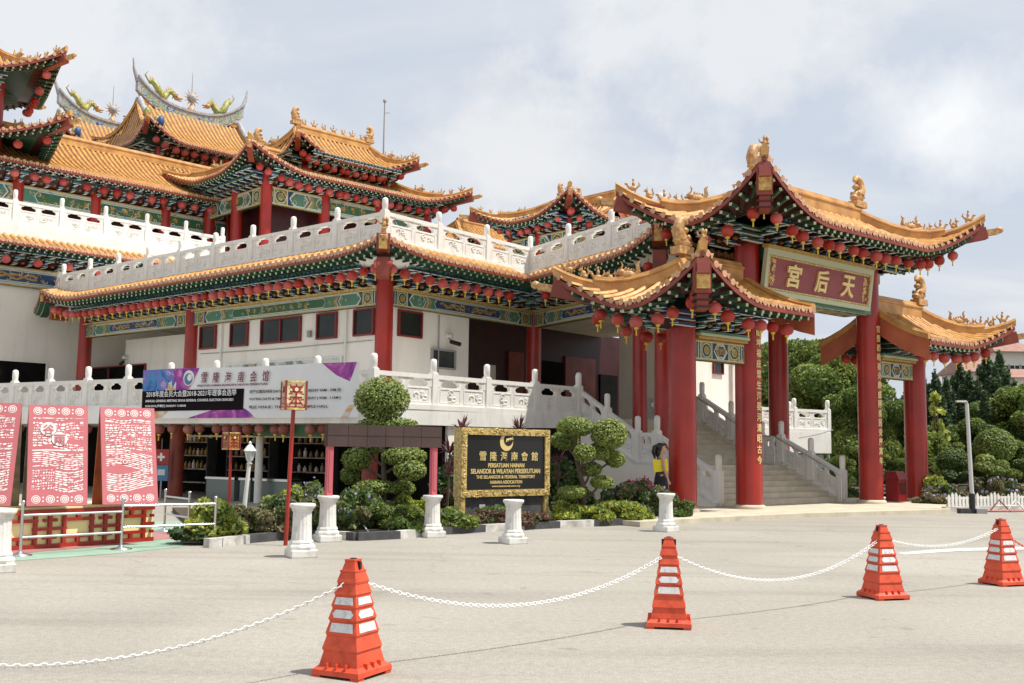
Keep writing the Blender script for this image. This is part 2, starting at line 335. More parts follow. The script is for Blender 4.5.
def fig_finial():
    b=MB(); M='gold_fig'
    b.box((0,0,0.08),(0.5,0.30,0.18),M); b.ell((0,0,0.30),(0.24,0.15,0.20),M,10,6)
    b.ell((0.16,0,0.26),(0.16,0.13,0.10),M,10,5); b.tube([(-0.05,0,0.35),(-0.16,0,0.55),(-0.08,0,0.78),(0.08,0,0.84),(0.14,0,0.74)],[0.17,0.15,0.13,0.10,0.06],M,8)
    for k in range(6): b.ell((-0.2+0.03*k,0.0,0.3+0.09*k),(0.08,0.12,0.05),M,7,4,Matrix.Rotation(0.7,3,'Y'))
    for y in(-0.12,0.12): b.ell((0.1,y,0.4),(0.07,0.04,0.07),M,7,4)
    b.ell((0.1,0,0.58),(0.09,0.10,0.08),M,7,5)
    return b
def fig_guard():
    b=MB(); M='gold_fig'
    b.ell((0,0,0.16),(0.17,0.13,0.17),M,9,6); b.ell((0.02,0,0.42),(0.13,0.11,0.18),M,9,6); b.ell((0.05,0,0.68),(0.10,0.09,0.11),M,9,6)
    b.tube([(0.0,0.1,0.45),(0.12,0.2,0.36),(0.2,0.12,0.45)],[0.05,0.045,0.035],M,6); b.tube([(0.0,-0.1,0.45),(0.1,-0.22,0.5),(0.05,-0.26,0.66)],[0.05,0.045,0.03],M,6)
    b.tube([(-0.1,0.0,0.2),(-0.26,0.1,0.38),(-0.2,0.14,0.62),(-0.05,0.16,0.76),(0.04,0.16,0.66)],[0.09,0.09,0.085,0.07,0.03],M,7)
    b.ell((0,0,0.8),(0.07,0.06,0.05),M,7,4); b.box((0,0,0.0),(0.32,0.28,0.10),M)
    return b
FIGS={'beast':fig_beast,'small':fig_small,'rider':fig_rider,'finial':fig_finial,'guard':fig_guard}
NAMES={'beast':'ridge_dragon','small':'ridge_figure','rider':'ridge_rider','finial':'ridge_finial','guard':'corner_guardian'}
def put_fig(kind,pos,ang,sc,parent):
    """world position and heading; becomes a sub-part of parent"""
    if kind not in TEMPL:
        mb=FIGS[kind](); me=bpy.data.meshes.new(NAMES[kind]); me.from_pydata([tuple(p) for p in mb.v],[],mb.f); me.materials.append(MATS['gold_fig'])
        me.polygons.foreach_set('use_smooth',mb.sm); me.update(); TEMPL[kind]=me
    o=bpy.data.objects.new(NAMES[kind],TEMPL[kind]); COL.objects.link(o); o.parent=parent
    M=FR[parent.name].inverted()@Matrix.Translation(V(pos))@Matrix.Rotation(ang,4,'Z')@Matrix.Scale(sc,4)
    o.matrix_local=M; return o
# ------------------------------------------------------------------ lanterns
def make_lantern(r,mat,name):
    b=MB(); n=16
    prof=[(0.35*r,-0.86*r),(0.72*r,-0.68*r),(0.95*r,-0.34*r),(r,0),(0.95*r,0.34*r),(0.72*r,0.68*r),(0.35*r,0.86*r)]
    b.lathe((0,0,-r*0.95),prof,mat,n,True,mod=lambda t:1.0-0.035*(int(round(t/(2*math.pi/n)))%2))
    b.lathe((0,0,-r*0.95),[(0.3*r,0.8*r),(0.3*r,0.98*r)],'gold_paint',10); b.tube([(0,0,-0.05*r),(0,0,r*0.75)],0.008,'black',5)
    me_o=b.build(name); t=MB(); t.lathe((0,0,-r*0.95),[(0.33*r,-1.12*r),(0.33*r,-0.8*r)],'yellow',10); t.tube([(0,0,-2.0*r),(0,0,-3.0*r)],[0.10*r,0.13*r],'yellow',6)
    tt=t.build('tassel',me_o,local=True); return me_o
LP={}
def lantern_row(pts,r,labels,group,mat='lantern',first_named=True,kids=True,name='red_lantern'):
    key=(round(r,3),mat,kids)
    for i,p in enumerate(pts):
        lab=labels(i)
        if key not in LP:
            o=make_lantern(r,mat,name)
            if not kids:
                for c in list(o.children): 
                    bpy.data.objects.remove(c)
            LP[key]=o; o['category']='lantern'; o.location=p; o['label']=lab;o['group']=group
            o.rotation_euler=(0.0,0.0,random.random()*6)
        else:
            o=dup(LP[key],p,random.random()*6,label=lab,group=group)
        o.rotation_euler=(random.uniform(-.05,.05),random.uniform(-.05,.05),random.random()*6); k=random.uniform(0.88,1.04); o.scale=(k,k,k)
# ------------------------------------------------------------------ Chinese hip roof
def roof(parent,c,ang,L,W,ze,rise,lift,Lr=None,endL=True,endR=True,lc=2.2,pitch=0.27,flare=0.25,name='roof',tile='tile',
         soffit=True,raft=True,figs=True,ridge_h=0.28,figscale=1.0,nseg=8,rafter_len=0.42,guard=False,plaque=None,sag=0.5,guard_ends=((-1,-1),),ridgefin=True,hipfig=((-1,-1),(-1,1),(1,-1),(1,1))):
    """roof centred at c (plan), x axis at angle ang (deg). Front is local -y."""
    U=dirv(ang); N=V((-U.y,U.x,0)); c=V((c[0],c[1],0)); hl,hw=L/2,W/2
    if Lr is None: Lr=max(0.6,L-W)
    hxL=(hl-Lr/2) if endL else 1e9; hxR=(hl-Lr/2) if endR else 1e9
    def cu(x):
        if x<0 and not endL: return 0
        if x>0 and not endR: return 0
        return max(0,(abs(x)-(hl-lc))/lc)
    def cv(y): return max(0,(abs(y)-(hw-min(lc,hw)))/min(lc,hw))
    def se(x):
        h=hxL if x<0 else hxR
        return 1.0 if h>1e8 else min(1.0,(hl-abs(x))/h)
    def sy(y): return min(1.0,(hw-abs(y))/hw)
    def hgt(s): return rise*s*((1-sag)+sag*s)
    def Sf(x,y,dz=0.0):
        s=min(se(x),sy(y)); a=cu(x)**2*cv(y)**2; z=ze+hgt(max(0,s))+lift*cu(x)**1.7*cv(y)**1.7+dz
        fx=flare*a*(1 if x>0 else -1); fy=flare*a*(1 if y>0 else -1)
        return c+U*(x+fx)+N*(y+fy)+V((0,0,z))
    R=MB()
    # base surface
    nx=max(10,int(L/0.35)); ny=max(8,int(W/0.35)); ny+=ny%2
    xs=[-hl+L*i/nx for i in range(nx+1)]; ys=[-hw+W*j/ny for j in range(ny+1)]
    vs=[Sf(x,y,-0.02) for y in ys for x in xs]
    R.add(vs,[(j*(nx+1)+i,j*(nx+1)+i+1,(j+1)*(nx+1)+i+1,(j+1)*(nx+1)+i) for j in range(ny) for i in range(nx)],'tile_deep')
    # barrel rows
    r=pitch*0.27
    def row(fn,tdir,smax):
        """fn(t) -> surface point at slope fraction t; tdir cross direction"""
        K=max(2,int(nseg*smax+1)); vs=[]
        for j in range(K+1):
            p=fn(smax*j/K)
            for a in range(5):
                th=math.pi*a/4; vs.append(p+tdir*(r*math.cos(th))+V((0,0,r*1.05*math.sin(th)-0.01)))
        R.add(vs,[(j*5+a,j*5+a+1,(j+1)*5+a+1,(j+1)*5+a) for j in range(K) for a in range(4)],tile,True)
        # eave end disc and drip
        p=fn(0); q=fn(0.02); o=(p-q); o.z=0; o=o.normalized()*0.012; n=8
        R.add([p+o+tdir*(r*1.12*math.cos(2*math.pi*k/n))+V((0,0,r*1.12*math.sin(2*math.pi*k/n)+0.01)) for k in range(n)],[tuple(range(n))],'tile_end')
        b2=p+tdir*(pitch/2)+o*0.5
        R.add([b2-tdir*(pitch*0.24)+V((0,0,0.03)),b2+V((0,0,-0.10)),b2+tdir*(pitch*0.24)+V((0,0,0.03))],[(0,1,2)],'tile_end')
    n=int(L/pitch); 
    for i in range(n):
        x=-hl+L*(i+0.5)/n; sm=se(x)
        for sg in(-1,1): row(lambda t,x=x,sg=sg:Sf(x,sg*(hw-t*hw)),U,max(sm,0.03))
    n=int(W/pitch)
    for j in range(n):
        y=-hw+W*(j+0.5)/n
        for sg,on,h in((-1,endL,hxL),(1,endR,hxR)):
            if on: row(lambda t,y=y,sg=sg,h=h:Sf(sg*(hl-t*h),y),N,max(sy(y),0.03))
    o=R.build(name,parent)
    # eave boards + soffit
    E=MB()
    def edge(pts,ins):
        for a,b,a2,b2 in zip(pts,pts[1:],ins,ins[1:]):
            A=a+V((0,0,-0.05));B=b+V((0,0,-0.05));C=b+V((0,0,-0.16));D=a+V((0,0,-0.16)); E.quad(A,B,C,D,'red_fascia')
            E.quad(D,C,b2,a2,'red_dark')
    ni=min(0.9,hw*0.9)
    for sg in(-1,1):
        x2=[-hl+L*i/nx for i in range(nx+1)]
        edge([Sf(x,sg*hw) for x in x2],[Sf(x*(hl-ni)/hl if True else x,sg*(hw-ni),-0.26) for x in x2])
    for sg in(-1,1):
        y2=[-hw+W*j/ny for j in range(ny+1)]
        edge([Sf(sg*hl,y) for y in y2],[Sf(sg*(hl-ni),y*(hw-ni)/hw,-0.26) for y in y2])
    if soffit:
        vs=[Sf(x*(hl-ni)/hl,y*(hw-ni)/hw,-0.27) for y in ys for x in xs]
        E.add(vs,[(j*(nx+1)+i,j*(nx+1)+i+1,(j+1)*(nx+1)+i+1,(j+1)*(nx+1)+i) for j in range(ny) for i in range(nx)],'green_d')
    E.build('eave_board',o)
    if raft:
        T=MB()
        def rf(x0,y0,x1,y1):
            a=Sf(x0,y0,-0.21);b=Sf(x1,y1,-0.24); T.beam(a,b,0.068,0.068,'green'); e=(a-b).normalized()
            T.beam(a,a+e*0.015,0.072,0.072,'palegreen')
        def rf2(x0,y0,x1,y1):
            a=Sf(x0,y0,-0.28);b=Sf(x1,y1,-0.29); T.beam(a,b,0.06,0.06,'green_d'); e=(a-b).normalized(); T.beam(a,a+e*0.015,0.062,0.062,'ptrim')
        n=int(L/pitch)
        for i in range(n):
            x=-hl+L*(i+0.5)/n
            if abs(x)<hl-0.1:
                for sg in(-1,1):
                    rf(x,sg*(hw-0.06),x*0.97,sg*(hw-rafter_len)); rf2(x,sg*(hw-0.30),x*0.96,sg*(hw-rafter_len-0.16))
        n=int(W/pitch)
        for j in range(n):
            y=-hw+W*(j+0.5)/n
            for sg,on in((-1,endL),(1,endR)):
                if on: rf(sg*(hl-0.06),y,sg*(hl-rafter_len),y*0.97); rf2(sg*(hl-0.30),y,sg*(hl-rafter_len-0.16),y*0.96)
        T.build('rafter_tips',o)
    # ridges
    Q=MB()
    def ridge(pts,w,h,dz=0.0):
        prof=[(-.5,-.15),(-.5,.55),(-.62,.6),(-.62,.72),(-.42,.78),(-.3,1.0),(.3,1.0),(.42,.78),(.62,.72),(.62,.6),(.5,.55),(.5,-.15)]
        vs=[];m=len(pts);k=len(prof)
        for i,p in enumerate(pts):
            d=(pts[min(i+1,m-1)]-pts[max(i-1,0)]); d.z=0; d.normalize(); nn=V((-d.y,d.x,0))
            for a,b in prof: vs.append(p+nn*(a*w)+V((0,0,b*h+dz)))
        Q.add(vs,[(i*k+j,i*k+(j+1)%k,(i+1)*k+(j+1)%k,(i+1)*k+j) for i in range(m-1) for j in range(k)],'ridge')
        Q.add(vs,[tuple(range(k)),tuple(reversed(range((m-1)*k,m*k)))],'ridge')
    xl=-Lr/2 if endL else -hl; xr=Lr/2 if endR else hl
    ridge([Sf(xl+(xr-xl)*i/8,0) for i in range(9)],0.22,ridge_h*1.5)
    hips=[]
    for sx,on in((-1,endL),(1,endR)):
        for s2 in(-1,1):
            if on:
                pts=[Sf(sx*(Lr/2+(hl-Lr/2)*t),s2*hw*t) for t in[0,.15,.3,.45,.6,.72,.82,.9,.96,1.0]]
                ridge(pts[:6],0.20,ridge_h*1.15); ridge(pts[5:],0.16,ridge_h*0.75); hips.append((sx,s2,pts))
            else:
                pts=[Sf(sx*hl,s2*hw*t) for t in[0,.2,.4,.6,.8,1.0]]; ridge(pts,0.16,ridge_h*0.6)
                Q2=MB(); 
                for a,b in zip(pts,pts[1:]): Q2.quad(a+U*(sx*.03),b+U*(sx*.03),b+U*(sx*.03)+V((0,0,-0.58)),a+U*(sx*.03)+V((0,0,-0.58)),'gable_red')
                Q2.build('gable_board',o)
    q=Q.build('ridge_beam',o)
    # corner beams
    for sx,s2,pts in hips:
        CB=MB(); tip=pts[-1]; d=(pts[-1]-pts[-4]); d.z=0; d.normalize(); a=tip-d*1.2+V((0,0,-0.62)); b=tip+d*0.02+V((0,0,-0.36))
        CB.beam(a,b,0.26,0.34,'red_fascia'); 
        if not plaque or (sx,s2) not in plaque: CB.beam(b-d*0.02,b+d*0.34+V((0,0,0.06)),0.17,0.17,'gold_fig'); CB.ell(b+d*0.40+V((0,0,0.1)),(0.12,0.10,0.10),'gold_fig',8,5)
        CB.build('corner_beam',o)
    if figs:
        aU=math.radians(ang)
        for sx,s2,pts in hips:
            if (sx,s2) not in hipfig: continue
            FRAC=[0,.15,.3,.45,.6,.72,.82,.9,.96,1.0]
            for k,(q_,kd) in enumerate([(.46,'beast'),(.60,'small'),(.70,'rider'),(.80,'small'),(.90,'rider')]):
                i=max(a for a in range(9) if FRAC[a]<=q_);f=(q_-FRAC[i])/(FRAC[i+1]-FRAC[i]); p=pts[i].lerp(pts[min(i+1,9)],f); d=(pts[min(i+1,9)]-pts[i])
                put_fig(kd,p+V((0,0,ridge_h*0.72)),math.atan2(d.y,d.x),figscale*(0.72 if kd!='beast' else 0.72),o)
        if ridgefin:
            if endL: put_fig('finial',Sf(xl,0)+V((0,0,ridge_h*1.3)),aU,figscale,o)
            if endR: put_fig('finial',Sf(xr,0)+V((0,0,ridge_h*1.3)),aU+math.pi,figscale,o)
    if guard:
        for sx,s2,pts in hips:
            if (sx,s2) in guard_ends:
                d=pts[-1]-pts[-3]; put_fig('guard',pts[-1]+V((0,0,0.10))-d.normalized()*0.1,math.atan2(d.y,d.x),0.45*figscale,o)
    # hanging plaque under the corner that faces out
    if plaque:
        for sx,s2,pts in hips:
            if (sx,s2) in plaque:
                d=(pts[-1]-pts[-4]); d.z=0; d.normalize(); n=V((-d.y,d.x,0)); a=pts[-1]-d*0.25
                K=MB(); K.box(a+V((0,0,-0.62)),(0.42,0.34,0.62),'red_fascia',u=d); K.box(a-d*0.1+V((0,0,-1.05)),(0.5,0.24,0.4),'red_fascia',u=d)
                for k in range(3): K.box(a-d*0.04+V((0,0,-0.92-0.14*k)),(0.46,0.36,0.03),'red_dark',u=d)
                pz=a+d*0.215+V((0,0,-0.62)); pp=[pz+n*x+V((0,0,z)) for x,z in[(-.14,-.22),(.14,-.22),(.14,.12),(.09,.22),(0,.26),(-.09,.22),(-.14,.12)]]
                K.add(pp+[p+d*0.03 for p in pp],[(0,1,8,7),(1,2,9,8),(2,3,10,9),(3,4,11,10),(4,5,12,11),(5,6,13,12),(6,0,7,13),tuple(range(7,14))],'gold')
                K.build('corner_plaque',o)
    return o,Sf,(hl,hw)
# ------------------------------------------------------------------ bracket rows (dougong)
def brackets(mb,p,q,n,z0,z1,depth,step=0.55,tiers=3,d0=0.0):
    p=V((p[0],p[1],0));q=V((q[0],q[1],0));u=(q-p); L=u.length; u.normalize(); step=0.58; tiers=3; k=max(1,int(round(L/step))); st=L/k; th=(z1-z0)/tiers
    zz=lambda z:V((0,0,z))
    # dark boarding sloping out behind the clusters
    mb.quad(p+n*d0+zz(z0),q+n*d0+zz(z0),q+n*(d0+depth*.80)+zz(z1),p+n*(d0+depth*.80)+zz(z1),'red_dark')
    for i in range(k+1):
        c=p+u*(L*i/k); A,B=('blue','green') if i%2 else ('green_d','blue_l')
        for t in range(tiers):
            o1=d0+depth*(t+1)/tiers; z=z0+th*t; w=min(st*.96,.16+.17*t)
            mb.box(c+n*(o1/2)+zz(z+th*.30),(.09,o1+.10,th*.50),A,u=u)
            mb.box(c+n*(o1/2+.005)+zz(z+th*.05),(.10,o1+.11,th*.09),'ptrim',u=u)
            mb.box(c+n*(o1+.03)+zz(z+th*.50),(w,.10,th*.34),B if t%2 else A,u=u)
            mb.box(c+n*(o1+.035)+zz(z+th*.31),(w+.015,.105,th*.07),'ptrim',u=u)
            for s in(-1,0,1):
                if s and t==0: continue
                b_=c+u*(s*(w/2-.04))+n*(o1+.04); mb.box(b_+zz(z+th*.82),(.10,.13,th*.26),A if t%2 else B,u=u); mb.box(b_+zz(z+th*.97),(.115,.14,th*.06),'ptrim',u=u)
        if i<k:
            m_=c+u*(st/2); mb.ell(m_+n*(d0+depth*.36)+zz(z0+th*.55),(.075,.045,th*.36),'bronze',7,4); mb.ell(m_+n*(d0+depth*.74)+zz(z0+th*1.6),(.06,.05,th*.30),'teal',6,3)
# ------------------------------------------------------------------ painted friezes
def frieze(parent,p,q,n,z0,z1,style=0,thick=0.22,name='painted_frieze',back=False):
    p=V((p[0],p[1],0));q=V((q[0],q[1],0));u=(q-p);L=u.length;u.normalize(); mb=MB(); h=z1-z0; zc=(z0+z1)/2; mid=(p+q)/2
    mb.box(mid+V((0,0,zc)),(L,thick,h),'green_d',u=u)
    def face(n,flip=1):
        def O(x,z,l): return mid+u*x+n*(thick/2+0.003*l)+V((0,0,zc+z))
        def rect(x0,x1,a0,a1,l,m): mb.quad(O(x0,a0,l),O(x1,a0,l),O(x1,a1,l),O(x0,a1,l),m)
        def lozenge(x0,x1,a,l,m,c=0.5):
            k=c*a*2; mb.poly([O(x0,0,l),O(x0+k,-a,l),O(x1-k,-a,l),O(x1,0,l),O(x1-k,a,l),O(x0+k,a,l)],m)
        H2=h/2; W2=L/2
        rect(-W2,W2,H2*0.86,H2,1,'ochre'); rect(-W2,W2,-H2,-H2*0.86,1,'ochre'); rect(-W2,W2,H2*0.80,H2*0.86,1,'ptrim'); rect(-W2,W2,-H2*0.86,-H2*0.80,1,'ptrim')
        e=W2
        def end(s,cols):
            x=W2
            for w,m in cols:
                a,b=sorted((s*x,s*(x-w))); rect(a,b,-H2*0.8,H2*0.8,1,m); x-=w
            return x
        unit=h
        cols=[(0.06*unit,'ochre'),(0.12*unit,'blue'),(0.05*unit,'ptrim'),(0.14*unit,'green'),(0.05*unit,'ptrim')]
        if L>3.2*unit: cols+=[(0.8*unit,'olive'),(0.05*unit,'ptrim'),(0.10*unit,'blue')]
        x=end(1,cols); end(-1,cols)
        if L>3.2*unit:
            xc=W2-0.42*unit-0.4*unit
            for s in(-1,1):
                for rr,m,l in((0.36,'ptrim',2),(0.32,'green_d',3),(0.22,'ochre',4),(0.14,'olive',5)):
                    mb.poly([O(s*xc+rr*unit*math.cos(t*math.pi/6),rr*unit*math.sin(t*math.pi/6),l) for t in range(12)],m)
        if x>0.3*unit:
            lozenge(-x,x,H2*0.78,2,'ptrim',0.35); lozenge(-x+0.07*unit,x-0.07*unit,H2*0.68,3,'teal' if style!=2 else 'green')
            if x>1.2*unit:
                # chevrons either side of the central panel
                for s in(-1,1):
                    xa=x*0.78; w=0.24*unit
                    for j,m in enumerate(['ptrim','blue','ochre','palegreen','olive']):
                        ww=0.22*unit if m in('olive',) else 0.08*unit
                        mb.poly([O(s*xa,-H2*0.68,4+j),O(s*(xa-ww),-H2*0.68,4+j),O(s*(xa-ww-w),0,4+j),O(s*(xa-ww),H2*0.68,4+j),O(s*xa,H2*0.68,4+j),O(s*(xa-w),0,4+j)],m); xa-=ww
                c=x*0.60
            else: c=x*0.72
            core={0:'blue',1:'green',2:'blue'}[style]
            lozenge(-c,c,H2*0.62,9,'ptrim',0.3); lozenge(-c+0.05*unit,c-0.05*unit,H2*0.52,10,core,0.3)
            rnd=random.Random(int(L*1000)+style)
            if style==1:
                for k in range(max(1,int(c/(0.5*unit)))):
                    xx=-c*0.7+1.4*c*(k+0.5)/max(1,int(c/(0.5*unit)))
                    for a in range(6): mb.poly([O(xx+rnd.uniform(-.14,.14)*unit+0.06*unit*math.cos(t*1.05),rnd.uniform(-.1,.1)*unit*0+rnd.uniform(-.2,.2)*unit*0.8+0.05*unit*math.sin(t*1.05),11+a*.3) for t in range(6)],'ochre')
            else:
                for s,ff in((-1,1),(1,1),(-1,-.7),(1,-.7)):
                    pts=[(s*(0.12*c+0.72*c*i/14),H2*0.30*ff*math.sin(i*(1.1 if ff>0 else .8)+(0 if ff>0 else 1))) for i in range(15)]
                    for a,b in zip(pts,pts[1:]):
                        d=V((b[0]-a[0],b[1]-a[1],0)); w=0.05*unit; nn=V((-d.y,d.x,0)).normalized()*w
                        mb.quad(O(a[0]-nn.x,a[1]-nn.y,11.5),O(b[0]-nn.x,b[1]-nn.y,11.5),O(b[0]+nn.x,b[1]+nn.y,11.5),O(a[0]+nn.x,a[1]+nn.y,11.5),'ochre')
    face(n)
    if back: face(-n)
    rc=random.Random(int(L*731)); q_=n*(thick/2+.052) if h>.5 else n*(thick/2+.042)
    for k in range(int(L/.13)):
        x=rc.uniform(-L/2+.1,L/2-.1); z=rc.uniform(-h*.30,h*.30); ph=rc.uniform(0,6.3); r0=rc.uniform(.04,.085)*h/.5; m_=rc.choice(['ochre','palegreen','ptrim','olive','blue_l','gold_letter']); sp_=rc.choice((-1,1)); pr=None
        for a in range(7):
            c_=(x+r0*(1-a*.11)*math.cos(ph+sp_*a*.8),z+r0*(1-a*.11)*math.sin(ph+sp_*a*.8))
            if pr:
                d=V((c_[0]-pr[0],c_[1]-pr[1],0)); w_=.011*(1-a*.1)*h/.5; nn=V((-d.y,d.x,0)).normalized()*w_; PP=lambda a_,b_: mid+u*a_+q_+V((0,0,zc+b_))
                mb.quad(PP(pr[0]-nn.x,pr[1]-nn.y),PP(c_[0]-nn.x,c_[1]-nn.y),PP(c_[0]+nn.x,c_[1]+nn.y),PP(pr[0]+nn.x,pr[1]+nn.y),m_)
            pr=c_
    return mb.build(name,parent)
# ------------------------------------------------------------------ balustrades
BM={}
def post_mesh(h,ph):
    k=('post',round(h,2),round(ph,2))
    if k not in BM:
        b=MB(); b.box((0,0,h/2),(0.19,0.19,h),'white'); b.box((0,0,h+0.015),(0.15,0.15,0.03),'white')
        b.lathe((0,0,h+0.03),[(0.075,0),(0.085,0.02),(0.075,0.05),(0.085,0.07),(0.085,ph-h-0.10),(0.07,ph-h-0.05),(0.03,ph-h-0.03)],'white',12)
        me=bpy.data.meshes.new('post'); me.from_pydata([tuple(p) for p in b.v],[],b.f); me.materials.append(MATS['white']); me.polygons.foreach_set('use_smooth',b.sm); me.update(); BM[k]=me
    return BM[k]
def panel_mesh(L,h,dz,carve=True,mat='white'):
    k=('panel',round(L,2),round(h,2),round(dz,2),carve)
    if k in BM: return BM[k]
    b=MB(); rnd=random.Random(int(L*100))
    T=lambda x,y,z: V((x,y,z+dz*x/L))
    def bx(x0,x1,y0,y1,z0,z1,m):
        vs=[T(x,y,z) for z in(z0,z1) for y in(y0,y1) for x in(x0,x1)]
        b.add(vs,[(0,2,3,1),(4,5,7,6),(0,1,5,4),(2,6,7,3),(0,4,6,2),(1,3,7,5)],m)
    hp=h*0.60
    bx(0,L,-.05,.05,0.0,hp,mat); bx(0,L,-.075,.075,h*0.86,h,mat); bx(0,L,-.07,.07,0,0.05,mat)
    bx(0,0.07,-.06,.06,hp,h*0.86,mat); bx(L-0.07,L,-.06,.06,hp,h*0.86,mat); bx(L/2-0.04,L/2+0.04,-.05,.05,hp,h*0.86,mat)
    def blob(x,w):
        pts=[(x-w,h*0.86),(x-w*0.95,h*0.80),(x-w*0.5,h*0.76),(x-w*0.35,h*0.68),(x-w*0.6,hp),(x+w*0.6,hp),(x+w*0.35,h*0.68),(x+w*0.5,h*0.76),(x+w*0.95,h*0.80),(x+w,h*0.86)]
        pts=[(min(max(a,0.0),L),c) for a,c in pts]; n=len(pts)
        b.add([T(a,-.052,c) for a,c in pts]+[T(a,.052,c) for a,c in pts],[tuple(range(n)),tuple(reversed(range(n,2*n)))]+[(i,n+i,n+(i+1)%n,(i+1)%n) for i in range(n)],mat)
    blob(L/2,L*0.15); blob(0.05,L*0.12); blob(L-0.05,L*0.12)
    if carve:
        for a0,a1 in((0.09,L/2-0.05),(L/2+0.05,L-0.09)):
            for sg in(-1,1):
                y0,y1=sorted((sg*.048,sg*.062)); bx(a0,a1,y0,y1,hp*0.88,hp*0.93,mat); bx(a0,a1,y0,y1,hp*0.14,hp*0.19,mat); bx(a0,a0+.03,y0,y1,hp*0.19,hp*0.88,mat); bx(a1-.03,a1,y0,y1,hp*0.19,hp*0.88,mat)
                for c in range(4):
                    x=rnd.uniform(a0+.12,a1-.12); z=rnd.uniform(hp*0.35,hp*0.72); r0=rnd.uniform(.05,.1); ph=rnd.uniform(0,6)
                    pts=[T(x+(r0*(1-i/9))*math.cos(ph+i*.75)*1.3,sg*.052,z+(r0*(1-i/9))*math.sin(ph+i*.75)) for i in range(8)]
                    b.tube(pts,[.022]*7+[.01],mat,5)
    me=bpy.data.meshes.new('carved_panel'); me.from_pydata([tuple(p) for p in b.v],[],b.f); me.materials.append(MATS[mat]); me.polygons.foreach_set('use_smooth',b.sm); me.update(); BM[k]=me; return me
def balustrade(parent,p,q,n,h=0.80,ph=1.20,ends=(True,True),name='balustrade',base=0.12,bw=0.28,carve=True):
    """p,q 3D at foot level; n panels"""
    p=V(p);q=V(q); d=q-p; L=V((d.x,d.y,0)).length; u=V((d.x,d.y,0)).normalized(); ang=math.atan2(u.y,u.x); dz=d.z
    mb=MB(); nn=V((-u.y,u.x,0))*bw/2
    vs=[a+s*nn+V((0,0,z)) for a in(p,q) for z in(0,base) for s in(-1,1)]
    mb.add(vs,[(0,1,3,2),(4,6,7,5),(0,4,5,1),(2,3,7,6),(0,2,6,4),(1,5,7,3)],'white')
    o=mb.build(name,parent); inv=FR[o.name].inverted(); step=L/n
    for i in range(n+1):
        if (i==0 and not ends[0]) or (i==n and not ends[1]): continue
        a=bpy.data.objects.new('post',post_mesh(h,ph)); COL.objects.link(a); a.parent=o
        a.matrix_local=inv@Matrix.Translation(p+d*(i/n)+V((0,0,base-0.01)))@Matrix.Rotation(ang,4,'Z')
    for i in range(n):
        me=panel_mesh(step-0.19,h*0.94,dz/n*(step-0.19)/step,carve); a=bpy.data.objects.new('carved_panel',me); COL.objects.link(a); a.parent=o
        a.matrix_local=inv@Matrix.Translation(p+d*(i/n)+u*0.095+V((0,0,base+dz/n*0.095/step)))@Matrix.Rotation(ang,4,'Z')
    return o
# ------------------------------------------------------------------ columns
def column(parent,x,y,z0,z1,r,mat='red_col',plinth=True,name='column',cap=True):
    b=MB(); b.lathe((x,y,0),[(r*1.0,z0),(r*1.0,z0+0.3),(r*0.985,(z0+z1)/2),(r*0.95,z1)],mat,28)
    o=b.build(name,parent)
    if plinth:
        c=MB(); c.lathe((x,y,0),[(r*1.22,z0-0.02),(r*1.25,z0+0.03),(r*1.22,z0+0.07),(r*1.04,z0+0.10)],'cream',28); c.build('plinth',o)
    return o
def window(parent,wall_p,u,n,t,w,z0,z1,leaves=1,frame='red_frame',glass='glass_dark',fw=0.05,name='window'):
    p=V(wall_p)+u*t; f=MB(); h=z1-z0; zc=(z0+z1)/2
    for s in(-1,1): f.box(p+u*(s*(w/2-fw/2))+n*0.03+V((0,0,zc)),(fw,0.10,h),frame,u=u); 
    for z in(z0+fw/2,z1-fw/2): f.box(p+n*0.03+V((0,0,z)),(w-2*fw-0.002,0.10,fw),frame,u=u)
    for k in range(1,leaves): f.box(p+u*(-w/2+w*k/leaves)+n*0.03+V((0,0,zc)),(fw*1.2,0.09,h-2*fw-0.002),frame,u=u)
    o=f.build(name,parent); g=MB(); g.box(p+n*0.015+V((0,0,zc)),(w-2*fw-0.004,0.02,h-2*fw-0.004),glass,u=u); g.build('pane',o); return o
